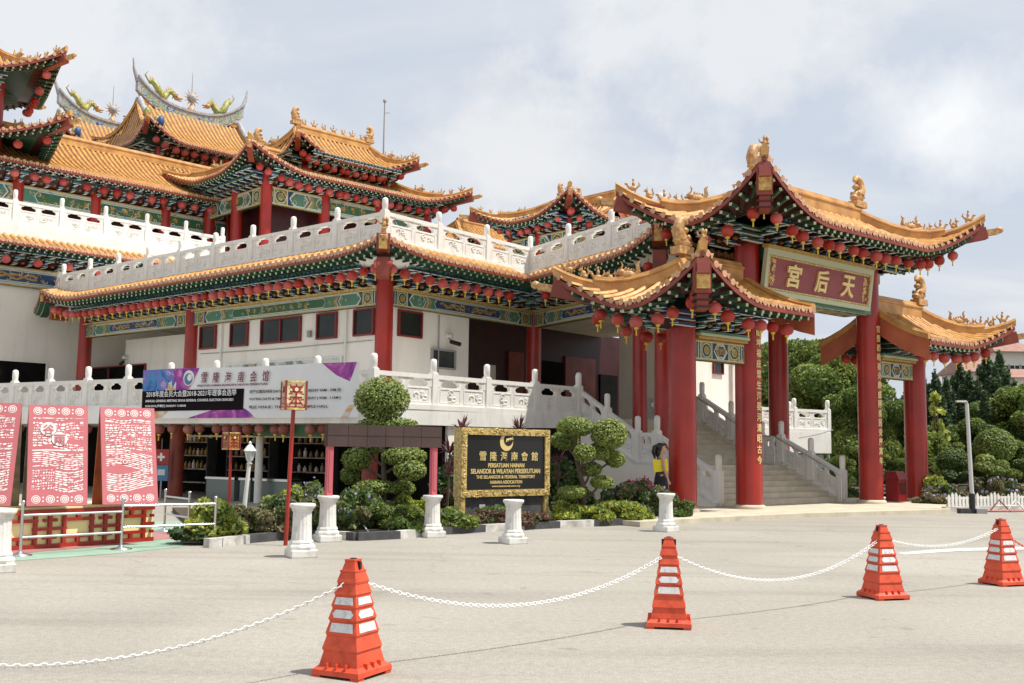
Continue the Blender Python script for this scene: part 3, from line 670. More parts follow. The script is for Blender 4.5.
# ------------------------------------------------------------------ foliage
def leaf_mesh(name,blobs,n,size,mats,parent,surface=0.75,flat=0.35,elong=1.5,core=None,up=0.0,pick=None):
    """blobs: list of (centre, radii) in parent local coordinates; many small leaf quads"""
    w=np.array([b[1][0]*b[1][1]+b[1][2]*b[1][0] for b in blobs],float); w/=w.sum()
    idx=RNG.choice(len(blobs),n,p=w); C=np.array([tuple(b[0]) for b in blobs])[idx]; R=np.array([tuple(b[1]) for b in blobs])[idx]
    d=RNG.normal(size=(n,3)); d/=np.linalg.norm(d,axis=1)[:,None]; rad=RNG.random(n)**(1.0/3); rad=np.where(RNG.random(n)<surface,RNG.uniform(0.86,1.03,n),rad)
    pos=C+d*R*rad[:,None]
    nrm=d*(1-flat)+RNG.normal(size=(n,3))*flat; nrm[:,2]+=up; nrm/=np.linalg.norm(nrm,axis=1)[:,None]
    a=np.cross(nrm,RNG.normal(size=(n,3))); a/=np.linalg.norm(a,axis=1)[:,None]+1e-9; b=np.cross(nrm,a)
    s=size*RNG.uniform(0.6,1.3,n)[:,None]; A=a*s*elong; B=b*s
    vs=np.stack([pos-A,pos-B*0.9,pos+A,pos+B*0.9],1).reshape(-1,3)
    me=bpy.data.meshes.new(name); me.vertices.add(4*n); me.vertices.foreach_set('co',vs.ravel()); me.loops.add(4*n); me.loops.foreach_set('vertex_index',np.arange(4*n,dtype=np.int32))
    me.polygons.add(n); me.polygons.foreach_set('loop_start',np.arange(0,4*n,4,dtype=np.int32)); me.polygons.foreach_set('loop_total',np.full(n,4,dtype=np.int32))
    for m in mats: me.materials.append(MATS[m])
    if pick is None: pr=np.array([0.5,0.3,0.2,0.1,0.1][:len(mats)]); 
    else: pr=np.array(pick[:len(mats)])
    pr=pr/pr.sum()
    # light and dark clumps follow a coarse random field over the crown
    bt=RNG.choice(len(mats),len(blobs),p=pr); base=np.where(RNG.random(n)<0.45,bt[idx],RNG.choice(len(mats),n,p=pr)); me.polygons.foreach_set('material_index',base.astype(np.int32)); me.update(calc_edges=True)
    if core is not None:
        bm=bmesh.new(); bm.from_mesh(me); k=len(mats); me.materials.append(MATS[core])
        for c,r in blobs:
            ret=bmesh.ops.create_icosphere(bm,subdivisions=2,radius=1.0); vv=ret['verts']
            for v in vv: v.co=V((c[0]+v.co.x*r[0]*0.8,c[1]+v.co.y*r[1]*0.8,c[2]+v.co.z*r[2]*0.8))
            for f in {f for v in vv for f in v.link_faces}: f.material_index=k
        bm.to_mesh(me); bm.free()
    o=bpy.data.objects.new(name,me); COL.objects.link(o)
    if parent is not None: o.parent=parent; FR[o.name]=FR[parent.name]
    return o
# ================================================================== SETTING
g=MB(); g.box((0,200,-0.25),(1400,1000,0.5),'asphalt'); struct(g,'ground')
b=MB()
def sheet(mb,px,z,mat): mb.poly([V((G(x,y).x,G(x,y).y,z)) for x,y in px],mat)
b=MB(); sheet(b,[(-40,567),(0,562),(60,558),(125,553),(182,547),(190,536),(186,521),(120,523),(-40,530)],0.004,'green_floor'); struct(b,'painted_floor_green')
b=MB(); sheet(b,[(-40,560),(40,552),(100,547),(160,540),(183,538),(178,531),(120,531),(-40,536)],0.008,'pink_floor'); struct(b,'painted_floor_pink')
b=MB(); sheet(b,[(897,553.2),(930,550),(960,548.4),(1060,546),(1060,549),(960,551.2),(930,553.2),(905,554.8)],0.004,'paint_line'); struct(b,'road_marking')
# gate frame of reference
GA=V((5.87,26,0)); GU=dirv(40); GV=dirv(130); BAY=5.48; OUT=2.47
gp=lambda t,s,z=0: GA+GU*t+GV*s+V((0,0,z))
b=MB(); pts=[G(640,527),G(700,523),G(800,518),G(880,515.5),G(950,513.2),G(952,510)]
pts=[(p.x,p.y) for p in pts]+[(gp(12,0.5).x,gp(12,0.5).y),(gp(12,8).x,gp(12,8).y),(gp(-6,8).x,gp(-6,8).y)]
b.prism(pts,0.0,0.10,'cream'); struct(b,'forecourt_pavement')
# planter bed with kerb
kpx=[(205,548),(218,547),(250,543),(300,538.5),(345,540),(356,541),(399,539),(440,535),(492,531.5),(560,528),(620,525.5),(655,523.5),(690,521)]
kp=[G(x,y) for x,y in kpx]
b=MB(); pl=[(p.x,p.y+0.12) for p in kp]+[(4.9,26.2),(2.1,29.6),(-3.2,24.0),(-7.5,23.6)]; b.prism(pl,0.0,0.09,'soil'); struct(b,'planter_soil')
b=MB()
n=0; white=[(205,245),(338,348),(397,440),(483,522),(558,592),(625,656)]
def kerbseg(a,c,x):
    return 'kerb_w' if any(w0-1<=x<=w1+1 for w0,w1 in white) else 'grey_d'
# resample kerb at colour changes
xs=sorted(set([205,218,245,250,300,338,348,356,397,440,483,522,558,560,592,625,656,690]))
def kint(x):
    for (x0,y0),(x1,y1) in zip(kpx,kpx[1:]):
        if x0<=x<=x1: return G(x,y0+(y1-y0)*(x-x0)/(x1-x0))
for x0,x1 in zip(xs,xs[1:]):
    a,c=kint(x0),kint(x1); b.beam(a+V((0,0.06,0.065)),c+V((0,0.06,0.065)),0.14,0.13,kerbseg(a,c,(x0+x1)/2))
struct(b,'kerb')
b=MB(); bed=[G(952,508),G(1080,506)]; b.prism([(p.x,p.y) for p in bed]+[(60,70),(14,60),(12,34)],0,0.10,'soil'); struct(b,'garden_bed')
b=MB(); b.beam(G(944,512)+V((0,0,0.06)),G(1075,509)+V((0,0,0.06)),0.15,0.14,'kerb_w'); struct(b,'kerb_garden')
# ================================================================== GATE
gate=thing('temple_gate','tall Chinese gate with red columns, three orange tiled roofs and a name board','gate',gp(BAY/2,0),math.radians(40))
def R_(o): return o
for t in(0,BAY): column(gate,gp(t,0).x,gp(t,0).y,0.10,7.05,0.325)
for t in(-OUT,BAY+OUT): column(gate,gp(t,0).x,gp(t,0).y,0.10,4.75,0.325)
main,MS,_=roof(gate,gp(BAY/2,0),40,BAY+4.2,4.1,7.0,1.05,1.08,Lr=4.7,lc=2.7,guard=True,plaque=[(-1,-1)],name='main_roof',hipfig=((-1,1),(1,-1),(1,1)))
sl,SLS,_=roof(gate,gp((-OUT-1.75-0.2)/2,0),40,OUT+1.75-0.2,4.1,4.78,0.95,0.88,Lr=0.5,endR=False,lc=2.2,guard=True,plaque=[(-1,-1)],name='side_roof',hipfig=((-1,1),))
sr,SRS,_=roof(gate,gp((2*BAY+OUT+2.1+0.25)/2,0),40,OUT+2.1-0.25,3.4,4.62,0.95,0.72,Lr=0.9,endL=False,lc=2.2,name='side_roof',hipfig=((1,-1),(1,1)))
bk=MB()
for sgn in(-1,1): brackets(bk,gp(-0.1,0),gp(BAY+0.1,0),GV*sgn,6.66,7.08,1.05,0.42,4,0.1)
brackets(bk,gp(-0.12,0.5),gp(-0.12,-0.5),-GU,6.6,7.05,1.0,0.4,4,0.3); brackets(bk,gp(BAY+0.12,-0.5),gp(BAY+0.12,0.5),GU,6.6,7.05,1.0,0.4,4,0.3)
for t0,t1 in((-OUT+.2,-.75),(BAY+.85,BAY+OUT-.1)):
    for sgn in(-1,1): brackets(bk,gp(t0,0),gp(t1,0),GV*sgn,4.33,4.74,.95,0.42,4,0.1)
brackets(bk,gp(-OUT-.1,.4),gp(-OUT-.1,-.4),-GU,4.33,4.74,.9,0.4,4,0.3); brackets(bk,gp(BAY+OUT+.1,-.4),gp(BAY+OUT+.1,.4),GU,4.33,4.74,.9,0.4,4,0.3)
bk.build('bracket_tiers',gate)
for t0,t1 in((-OUT+.32,-.32),(BAY+.32,BAY+OUT-.32)):
    frieze(gate,gp(t0,0),gp(t1,0),-GV,3.62,4.10,2,0.26,back=True)
    c=MB(); mid=gp((t0+t1)/2,0)
    for z,w,m in((4.145,0.5,'ochre'),(4.215,0.62,'palegreen'),(4.275,0.56,'teal')): c.box(mid+V((0,0,z)),(t1-t0,w,0.06),m,u=GU)
    c.build('ledge',gate)
lt=MB(); lt.box(gp(BAY/2,0.12,5.43),(BAY-0.64,0.85,0.2),'teal',u=GU)
for k in range(9):
    a=gp(0.6+k*(BAY-1.2)/8,0.12,5.328); 
    lt.box(a,(0.46,0.66,0.012),'ptrim',u=GU); lt.box(a-V((0,0,0.004)),(0.40,0.58,0.012),'green_d',u=GU); lt.box(a-V((0,0,0.008)),(0.26,0.34,0.012),'ochre',u=GU)
lt.build('lintel',gate)
lt=MB(); lt.box(gp(BAY/2,0,6.45),(BAY-0.64,0.5,0.34),'teal',u=GU); lt.box(gp(BAY/2,0,6.0),(BAY-0.64,0.2,0.56),'red_fascia',u=GU); lt.build('upper_lintel',gate)
# name board, leaning out over the front
t0,t1=0.10,4.80; z0,z1=5.46,6.42; tl=math.radians(8)
bo=gp((t0+t1)/2,-0.42,z0); BU=GU; BZ=(V((0,0,1))*math.cos(tl)-GV*math.sin(tl)); BN=BU.cross(BZ); W_=t1-t0; H_=z1-z0
Bp=lambda x,z,d=0: bo+BU*x+BZ*z+BN*d
def bbox(mb,x0,x1,a0,a1,d0,d1,m):
    vs=[Bp(x,z,d) for d in(d0,d1) for z in(a0,a1) for x in(x0,x1)]; mb.add(vs,[(0,2,3,1),(4,5,7,6),(0,1,5,4),(2,6,7,3),(0,4,6,2),(1,3,7,5)],m)
nb=MB(); bbox(nb,-W_/2,W_/2,0,H_,-0.08,0,'sign_red'); nbo=nb.build('name_board',gate)
nf=MB(); 
for (x0,x1,a0,a1) in((-W_/2-.06,W_/2+.06,-0.07,0.05),(-W_/2-.06,W_/2+.06,H_-.05,H_+.11),(-W_/2-.06,-W_/2+.05,0.052,H_-.052),(W_/2-.05,W_/2+.06,0.052,H_-.052)): bbox(nf,x0,x1,a0,a1,-0.07,0.05,'palegreen')
for (x0,x1,a0,a1) in((-W_/2+.06,W_/2-.06,.06,.10),(-W_/2+.06,W_/2-.06,H_-.10,H_-.06),(-W_/2+.06,-W_/2+.10,.102,H_-.102),(W_/2-.10,W_/2-.06,.102,H_-.102)): bbox(nf,x0,x1,a0,a1,-0.01,0.045,'gold_paint')
bbox(nf,-W_/2-.08,W_/2+.08,H_+.112,H_+.20,-0.12,0.08,'ochre'); nf.build('board_frame',nbo)
for i,ch in enumerate('宮后天'):
    nl=MB(); text_mb(nl,ch,Bp(-W_*0.255+i*W_*0.257,H_*0.20,0.0),BU,BZ,H_*0.62,'gold_letter',0.05,width=0.60,bold=0.024,align='CENTER',slant=0.12); nl.build('board_character',nbo)
nl=MB()
for k in range(5): text_mb(nl,'歲次丁卯年'[k],Bp(-W_*0.43,H_*(0.75-0.13*k),0),BU,BZ,0.10,'gold_letter',0.01,width=0.09,align='CENTER')
nl.build('board_lettering',nbo); nl=MB()
for k in range(5):
    text_mb(nl,'雪隆海南會'[k],Bp(W_*0.435,H_*(0.75-0.13*k),0),BU,BZ,0.10,'gold_letter',0.01,width=0.09,align='CENTER')
nl.build('board_lettering',nbo)
rr=random.Random(3)
for sx in(-1,1):
    for sz in(0,1):
        nl=MB()
        for k in range(7):
            x=sx*(W_/2-0.16-rr.uniform(0,.16)); z=(0.16+rr.uniform(0,.3)) if not sz else H_-0.16-rr.uniform(0,.3)
            nl.tube([Bp(x+0.05*math.cos(a*1.1)*(1-a*.12),z+0.05*math.sin(a*1.1)*(1-a*.12),0.012) for a in range(6)],0.012,'gold_letter',4)
        nl.build('board_filigree',nbo)
# vertical couplets on the two tall front columns
for t,s in((0,'后德配坤福庇眾生海晏河清昭古今'),(BAY,'宮殿巍峨香火鼎盛國泰民安慶萬年')):
    il=MB(); c=gp(t,0); nn=dirv(-52); uu=V((-nn.y,nn.x,0))
    z=5.05
    for ch in s:
        text_mb(il,ch,c+nn*0.323+V((0,0,z-0.2)),uu,V((0,0,1)),0.20,'gold_letter',0.012,width=0.17,align='CENTER',bold=0.012); z-=0.262
    il.build('column_inscription',gate)
# ================================================================== TEMPLE TERRACE BUILDING
temple=thing('temple_hall','white two storey temple hall with red columns, orange tile eaves and carved roof terrace','temple',(-3.5,32,0))
PL=V((-19.6,42.5,0));PA=V((-17.7,39.0,0));P0=V((-3.4,27.0,0));P1=V((0.43,31.7,0));P2=V((3.65,26.0,0));P3=V((11.5,32.5,0));P4=V((7.5,38,0))
PATH=[PL,PA,P0,P1,P2,P3,P4]
def inward(a,c):
    d=(c-a).normalized(); return V((-d.y,d.x,0))
def offset(path,d):
    out=[]
    for i,p in enumerate(path):
        if i==0: out.append(p+inward(p,path[1])*d); continue
        if i==len(path)-1: out.append(p+inward(path[-2],p)*d); continue
        n1=inward(path[i-1],p);n2=inward(p,path[i+1]); k=d/(1+n1.dot(n2)); out.append(p+(n1+n2)*k)
    return out
ZE=6.70
def eave_runs(parent,path,ze,lifts,lc=2.6,d=0.62,rise=0.28,ledge=0.35,soff=2.1,raft=True,names='terrace_eave',skip=()):
    """tile skirt along a polyline; lifts[i] = corner lift at vertex i"""
    inn=offset(path,d); far=offset(path,soff)
    for i in range(len(path)-1):
        if i in skip: continue
        a,c=path[i],path[i+1]; L=(c-a).length; u=(c-a).normalized(); n=inward(a,c); ia,ic=inn[i],inn[i+1]
        def zl(x): 
            z=0
            if x<lc: z+=lifts[i]*((lc-x)/lc)**2.2
            if L-x<lc: z+=lifts[i+1]*((lc-(L-x))/lc)**2.2
            return z
        def E(x,k=0.0,dz=0.0):
            x0=max(0,min(L,x)); o=a+u*x0; 
            return o+V((0,0,ze+zl(x0)*(1-k*0.5)+rise*k+dz))
        sa=(ia-a).dot(u); sc=(ic-c).dot(u)
        R=MB(); m=max(2,int(L/0.5))
        O=[a+u*(L*j/m)+V((0,0,ze+zl(L*j/m)-0.02)) for j in range(m+1)]; I=[ia.lerp(ic,j/m)+V((0,0,ze+rise-0.02+zl(L*j/m)*.6)) for j in range(m+1)]
        for j in range(m): R.quad(O[j],O[j+1],I[j+1],I[j],'tile_deep')
        pitch=0.27; r=0.08; N_=int(L/pitch)
        for j in range(N_):
            x=(j+0.5)*L/N_; fr=1.0
            if sa>0 and x<sa: fr=min(fr,max(0.08,x/sa))
            if sc<0 and (L-x)<-sc: fr=min(fr,max(0.08,(L-x)/(-sc)))
            p=a+u*x+V((0,0,ze+zl(x))); q=p+n*(d*fr)+V((0,0,rise*fr-zl(x)*.4*fr)); vs=[]
            for w in(p,q):
                for k in range(5): th=math.pi*k/4; vs.append(w+u*(r*math.cos(th))+V((0,0,r*1.05*math.sin(th)-.01)))
            R.add(vs,[(k,k+1,6+k,5+k) for k in range(4)],'tile',True)
            R.add([p-n*0.012+u*(r*1.15*math.cos(k*math.pi/4))+V((0,0,r*1.15*math.sin(k*math.pi/4)+.01)) for k in range(8)],[tuple(range(8))],'tile_end')
            b2=p+u*(pitch/2)-n*.006; R.add([b2-u*.07+V((0,0,.03)),b2+V((0,0,-.1)),b2+u*.07+V((0,0,.03))],[(0,1,2)],'tile_end')
        o=R.build(names,parent)
        B=MB(); f0,f1=far[i],far[i+1]
        for j in range(m):
            A=O[j]+V((0,0,-.04));C=O[j+1]+V((0,0,-.04)); A2=A-V((0,0,.08));C2=C-V((0,0,.08)); B.quad(A,C,C2,A2,'red_fascia')
            F0=f0.lerp(f1,j/m)+V((0,0,ze-0.12));F1=f0.lerp(f1,(j+1)/m)+V((0,0,ze-0.12)); B.quad(A2,C2,F1,F0,'green_d')
        B.build('eave_board',o)
        if raft:
            T=MB()
            for j in range(N_):
                x=(j+0.5)*L/N_; p=a+u*x+V((0,0,ze+zl(x)))
                q0=p+n*.06-V((0,0,.165)); q1=p+n*.4-V((0,0,.18+zl(x)*.2)); T.beam(q0,q1,.062,.062,'green'); T.beam(q0-n*.015,q0,.066,.066,'palegreen')
                q0=p+n*.22-V((0,0,.235+zl(x)*.1)); q1=p+n*.5-V((0,0,.24+zl(x)*.2)); T.beam(q0,q1,.055,.055,'green_d'); T.beam(q0-n*.015,q0,.058,.058,'ptrim')
            T.build('rafter_tips',o)
def corner_piece(parent,p,prev,nxt,z,fig=True,facing=True):
    d=-(inward(prev,p)+inward(p,nxt)).normalized(); n=V((-d.y,d.x,0)); K=MB(); a=p-d*0.35
    K.beam(a-d*1.5+V((0,0,z-.25)),a+d*0.25+V((0,0,z-.12)),0.36,0.42,'red_fascia')
    K.box(a-d*0.35+V((0,0,z-.75)),(0.6,0.34,0.5),'red_fascia',u=d)
    pz=a+d*0.27+V((0,0,z-.14)); pp=[pz+n*x+V((0,0,w)) for x,w in[(-.11,-.20),(.11,-.20),(.11,.06),(.07,.14),(0,.17),(-.07,.14),(-.11,.06)]]
    K.add(pp+[q+d*.05 for q in pp],[(k,(k+1)%7,7+(k+1)%7,7+k) for k in range(7)]+[tuple(range(7,14))],'gold')
    o=K.build('corner_beam',parent)
    if fig: put_fig('guard',p-d*0.3+V((0,0,z+.12)),math.atan2(d.y,d.x),0.55,o)
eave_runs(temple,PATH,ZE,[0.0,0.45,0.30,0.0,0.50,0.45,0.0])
for i in(1,2,4,5): corner_piece(temple,PATH[i],PATH[i-1],PATH[i+1],ZE+(0.38 if i!=2 else 0.28),fig=i in(2,4))
# terrace slab and coping
INN=offset(PATH,0.60); CO=offset(PATH,2.5)
back=[(7.0,44),(-14,52)]
s=MB(); s.prism([(p.x,p.y) for p in INN]+back,6.60,6.98,'white'); s.build('terrace_slab',temple)
BL=offset(PATH,0.78)
for i,n_,e in((0,2,(True,False)),(1,8,(True,False)),(2,3,(True,True)),(3,3,(False,True))):
    a,c=BL[i],BL[i+1]; balustrade(temple,a+V((0,0,6.98)),c+V((0,0,6.98)),n_ if i!=1 else 9,h=0.80,ph=1.16,ends=e)
# column line, friezes, brackets
Q=offset(PATH,2.05)
NI=[inward(PATH[i],PATH[i+1]) for i in range(len(PATH)-1)]
bk=MB()
for i in range(1,6):
    a,c=Q[i],Q[i+1]; u=(c-a).normalized(); 
    ea=0.25; brackets(bk,a+u*ea,c-u*ea,-NI[i],6.09,6.58,.90,0.42,4,0.05)
bk.build('bracket_tiers',temple)
uA=(Q[2]-Q[1]).normalized(); LA_=(Q[2]-Q[1]).length; wpA=Q[2]; dA=-uA
tA=[0,line_t(Q[2],-uA,190.5),line_t(Q[2],-uA,83)]
cols=[Q[2],Q[2]-uA*tA[1],Q[2]-uA*tA[2],Q[3],Q[4]]
uE=(Q[5]-Q[4]).normalized(); cols.append(Q[4]+uE*line_t(Q[4],uE,778.5)); 
FLR=2.4
zb=[FLR]*4+[0.1,0.1]
for c,z in zip(cols,zb): column(temple,c.x,c.y,z,6.3,0.26 if c is not cols[5] else 0.31)
ci=Q[3].lerp(Q[4],0.83); column(temple,ci.x+0.1,ci.y+0.3,0.6,6.3,0.22)
spans=[(Q[2],cols[1],-NI[1],1),(cols[1],cols[2],-NI[1],0),(cols[2],Q[1],-NI[1],2),(Q[3],Q[2],-NI[2],0),(Q[4],Q[3],-NI[3],0),(cols[5],Q[4],-NI[4],1)]
for a,c,n_,st in spans:
    u=(c-a).normalized(); frieze(temple,a+u*.2,c-u*.2,n_,5.54,6.03,st); 
lg=MB()
for a,c,n_,st in spans: lg.box((a+c)/2+V((0,0,6.06)),((c-a).length,0.40,0.055),'gold_paint',u=(c-a).normalized())
lg.build('ledge',temple)
# walls: A facade and B facade
WA0=Q[2]+NI[1]*0.12; nA=-NI[1]; uB=(Q[3]-Q[2]).normalized(); nB=-NI[2]
tw=line_t(Q[2],uB,470); 
w=MB()
ax=V((-uA.x,-uA.y,0)) # leftwards along A
a=Q[2]; L1=line_t(Q[2],ax,182); L2=LA_
w.box(a+ax*(L1/2)+V((0,0,3.97))-nA*0.15,(L1-0.1,0.22,3.14),'white_wall',u=ax); 
w.box(a+ax*((L1+L2)/2)+V((0,0,3.97))-nA*1.4,(L2-L1,0.22,3.14),'white_wall',u=ax)
w.box(a+ax*L1+V((0,0,3.97))-nA*0.85,(0.2,1.1,3.14),'white_wall',u=ax)
w.box(a+uB*(tw/2)+V((0,0,3.97))-nB*0.15,(tw-0.1,0.22,3.14),'white_wall',u=uB)
w.box(a+uB*tw+V((0,0,3.97))-nB*2.0,(0.22,3.6,3.14),'white_wall',u=uB)
wo=w.build('wall',temple)
wallpA=a-nA*0.03; wallpB=a-nB*0.03
for x0,x1,lv in((229.5,247,1),(260,300,2),(316,336,1),(353,373.5,1),(199,215,1)):
    ta,tb=line_t(wallpA,ax,x0),line_t(wallpA,ax,x1); window(wo,wallpA,ax,nA,(ta+tb)/2,abs(tb-ta),4.70,5.50,lv)
ta,tb=line_t(wallpB,uB,396),line_t(wallpB,uB,420); window(wo,wallpB,uB,nB,(ta+tb)/2,abs(tb-ta),4.70,5.48,1)
ta,tb=line_t(wallpB,uB,430),line_t(wallpB,uB,454); window(wo,wallpB,uB,nB,(ta+tb)/2,abs(tb-ta),3.86,4.46,1,frame='grey',glass='glass_dark')
# mural panel on wall A
mu=MB(); ta,tb=line_t(wallpA,ax,342),line_t(wallpA,ax,226); mc=wallpA+ax*((ta+tb)/2)+nA*0.03+V((0,0,3.72)); mu.box(mc,(abs(tb-ta),0.05,0.86),'white',u=ax); mu.box(mc+nA*0.03,(abs(tb-ta)-0.14,0.02,0.74),'mural',u=ax); mu.build('mural_panel',wo)
for px,zz0,zz1 in((221,2.5,5.5),(345.5,2.5,5.5),(192+0,3,3.1)):
    t=line_t(wallpA,ax,px); c=wallpA+ax*t+nA*.05; m=MB(); m.tube([c+V((0,0,zz0)),c+V((0,0,zz1))],.028,'white',7); m.build('drain_pipe',wo) if zz1>4 else None
m=MB(); ta,tb=line_t(wallpA,ax,372),line_t(wallpA,ax,200); m.tube([wallpA+ax*ta+nA*.03+V((0,0,4.55)),wallpA+ax*((ta+tb)/2)+nA*.03+V((0,0,4.52)),wallpA+ax*tb+nA*.03+V((0,0,4.56))],.012,'grey',5); m.box(wallpA+ax*line_t(wallpA,ax,309)+nA*.05+V((0,0,4.9)),(.14,.08,.2),'grey',u=ax); m.build('wall_cable',wo)
t=line_t(wallpB,uB,437); m=MB(); m.tube([wallpB+uB*t+nB*.04+V((0,0,3.0)),wallpB+uB*t+nB*.04+V((0,0,5.5))],.02,'grey',6); m.build('drain_pipe',wo)
# ground-level doorway darks at the left part of A
for x0,x1 in((92,146),(60,70)):
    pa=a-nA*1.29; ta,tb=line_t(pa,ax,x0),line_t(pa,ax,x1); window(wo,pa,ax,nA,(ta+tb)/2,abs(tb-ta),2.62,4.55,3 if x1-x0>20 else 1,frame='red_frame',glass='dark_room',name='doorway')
# entrance wall under the portico
en=MB(); eb=Q[2]-nB*3.9; e0=line_t(eb,uB,455); e1=line_t(eb,uB,700)
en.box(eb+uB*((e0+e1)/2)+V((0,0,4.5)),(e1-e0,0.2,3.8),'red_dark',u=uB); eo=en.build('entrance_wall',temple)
for x0,x1,m,z1_ in((486,492,'white_wall',4.6),(505,520,'red_fascia',5.2),(537,560,'dark_room',5.0),(562,592,'red_fascia',5.3),(597,614,'dark_room',4.7),(618,634,'grey',5.4),(640,655,'dark_room',4.8)):  # near-black slabs hold the openings' shade in their colour; red ones are leaves
    ta,tb=line_t(eb,uB,x0),line_t(eb,uB,x1); d=MB(); d.box(eb+uB*((ta+tb)/2)+nB*0.14+V((0,0,(2.62+z1_)/2)),(abs(tb-ta),0.08,z1_-2.62),m,u=uB); d.build('leaf_or_shaded_gap' if m in('dark_room','red_fascia') else 'pier',eo)
# ceiling of the portico
s=MB(); s.prism([(p.x,p.y) for p in CO[1:]]+[(6.5,44),(-14,52)],6.30,6.57,'cream'); s.build('portico_ceiling',temple)
# lower terrace
LC=V((-3.22,24.3,0)); LR=V((2.05,30.2,0)); uL=dirv(148); LF=LC+uL*17.6; uLB=(LR-LC).normalized(); nLB=V((uLB.y,-uLB.x,0)); nLA=V((-math.sin(math.radians(32)),-math.cos(math.radians(32)),0))
s=MB(); s.prism([(LF.x,LF.y),(LC.x,LC.y),(LR.x,LR.y),(5.5,33.5),(5.5,44),(-19.5,46)],2.03,FLR,'white'); s.build('balcony_slab',temple)
balustrade(temple,LF-nLA*.16+V((0,0,FLR)),LC+V((0,.18,FLR)),10,h=0.80,ph=1.16,ends=(True,True)); balustrade(temple,LC+V((0,.18,FLR)),LR-nLB*.16+V((0,0,FLR)),4,h=0.80,ph=1.16,ends=(False,True))
# ground floor wall under the B side and back of the shop
w=MB(); k=2.6; L=(LR-LC).length; w.box(LC+uLB*((k+L)/2)-nLB*0.25+V((0,0,1.01)),(L-k,0.3,2.02),'white_wall',u=uLB); w.build('base_wall',temple)
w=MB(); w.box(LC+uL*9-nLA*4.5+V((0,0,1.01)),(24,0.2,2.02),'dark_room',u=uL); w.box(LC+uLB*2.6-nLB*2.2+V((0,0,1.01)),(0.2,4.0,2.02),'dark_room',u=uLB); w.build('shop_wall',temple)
sc_=[]
for px in(157,180,262,372):
    t=line_t(LC-nLA*0.9,uL,px); c=LC-nLA*0.9+uL*t; column(temple,c.x,c.y,0,2.03,0.2 if px!=262 else .10,mat='red_fascia' if px!=262 else 'white',plinth=False,name='shop_column')
aw=MB(); t0_,t1_=line_t(LC-nLA*.3,uL,360),line_t(LC-nLA*.3,uL,250); aw.box(LC-nLA*.5+uL*((t0_+t1_)/2)+V((0,0,1.86)),(t1_-t0_,0.06,0.30),'green',u=uL); aw.build('shop_awning',temple)
aw=MB(); aw.beam(LC-nLA*1.6+uL*2+V((0,0,1.72)),LC-nLA*1.6+uL*8+V((0,0,1.72)),0.06,0.05,'cream_paper'); aw.build('shop_rail',temple)
# antenna on the hall roof
# gate stair behind the middle bay
gs=thing('gate_stair','broad beige stone stair with white balustrades climbing behind the gate columns','staircase',gp(BAY/2,3),math.radians(40))
m=MB(); ns1,ns2,tr1,tr2=7,9,0.28,0.26; rise_=2.3/16; s0=.95; s1=s0+tr1*ns1; s1b=s1+.7; s2=s1b+tr2*ns2
for i in range(ns1): m.box(gp(BAY/2,s0+tr1*(i+.5),0.1+rise_*(i+1)/2),(5.2,tr1,rise_*(i+1)),'stone_step',u=GU); m.box(gp(BAY/2,s0+tr1*i+0.012,0.1+rise_*(i+1)-0.008),(5.2,0.045,0.02),'cream',u=GU)
m.box(gp(BAY/2,s1+.35,0.1+rise_*ns1/2),(5.2,.7,rise_*ns1),'stone_step',u=GU)
for i in range(ns2): m.box(gp(BAY/2,s1b+tr2*(i+.5),0.1+rise_*(ns1+i+1)/2),(5.2,tr2,rise_*(ns1+i+1)),'stone_step',u=GU); m.box(gp(BAY/2,s1b+tr2*i+0.012,0.1+rise_*(ns1+i+1)-0.008),(5.2,0.045,0.02),'cream',u=GU)
m.box(gp(BAY/2,s2+3,1.2),(5.2,6.0,2.4),'stone_step',u=GU)
m.build('steps',gs)
for t in(-0.12,BAY-0.08):
    zA,zB,zC=0.10,0.1+rise_*ns1,0.1+rise_*(ns1+ns2)
    m=MB()
    def wallseg(sa,sb,za,zb_):
        vs=[]
        for s_,z_ in((sa,za),(sb,zb_)):
            for x in(-.14,.14): vs+= [gp(t+x,s_,0.1),gp(t+x,s_,z_)]
        m.add(vs,[(0,4,5,1),(2,3,7,6),(1,5,7,3),(0,1,3,2),(4,6,7,5)],'white_wall')
    wallseg(s0-.1,s1,zA+0.02,zB+.02); wallseg(s1,s1b,zB+.02,zB+.02); wallseg(s1b,s2,zB+.02,zC+.02); wallseg(s2,s2+3,zC+.02,zC+.02); m.build('parapet_wall',gs)
    balustrade(gs,gp(t,s0-.1,zA),gp(t,s1,zB),2,h=.80,ph=1.22,base=.1); balustrade(gs,gp(t,s1,zB),gp(t,s1b,zB),1,h=.80,ph=1.22,ends=(False,True),base=.1)
    balustrade(gs,gp(t,s1b,zB),gp(t,s2,zC),2,h=.80,ph=1.22,ends=(False,True),base=.1)
    if t>0: balustrade(gs,gp(t,s2,zC),gp(t,s2+3,zC),2,h=.80,ph=1.22,ends=(False,True),base=.1)
hr=MB(); tt=BAY-0.45
hr.tube([gp(tt,s0-.3,0.1),gp(tt,s0-.3,.85),gp(tt,s1,zB+.85),gp(tt,s1b,zB+.85),gp(tt,s2,zC+.85)],0.022,'steel',8)
for s_,z_ in((s1,zB),(s1b,zB)): hr.tube([gp(tt,s_,z_),gp(tt,s_,z_+.85)],0.02,'steel',8)
hr.build('handrail',gs)
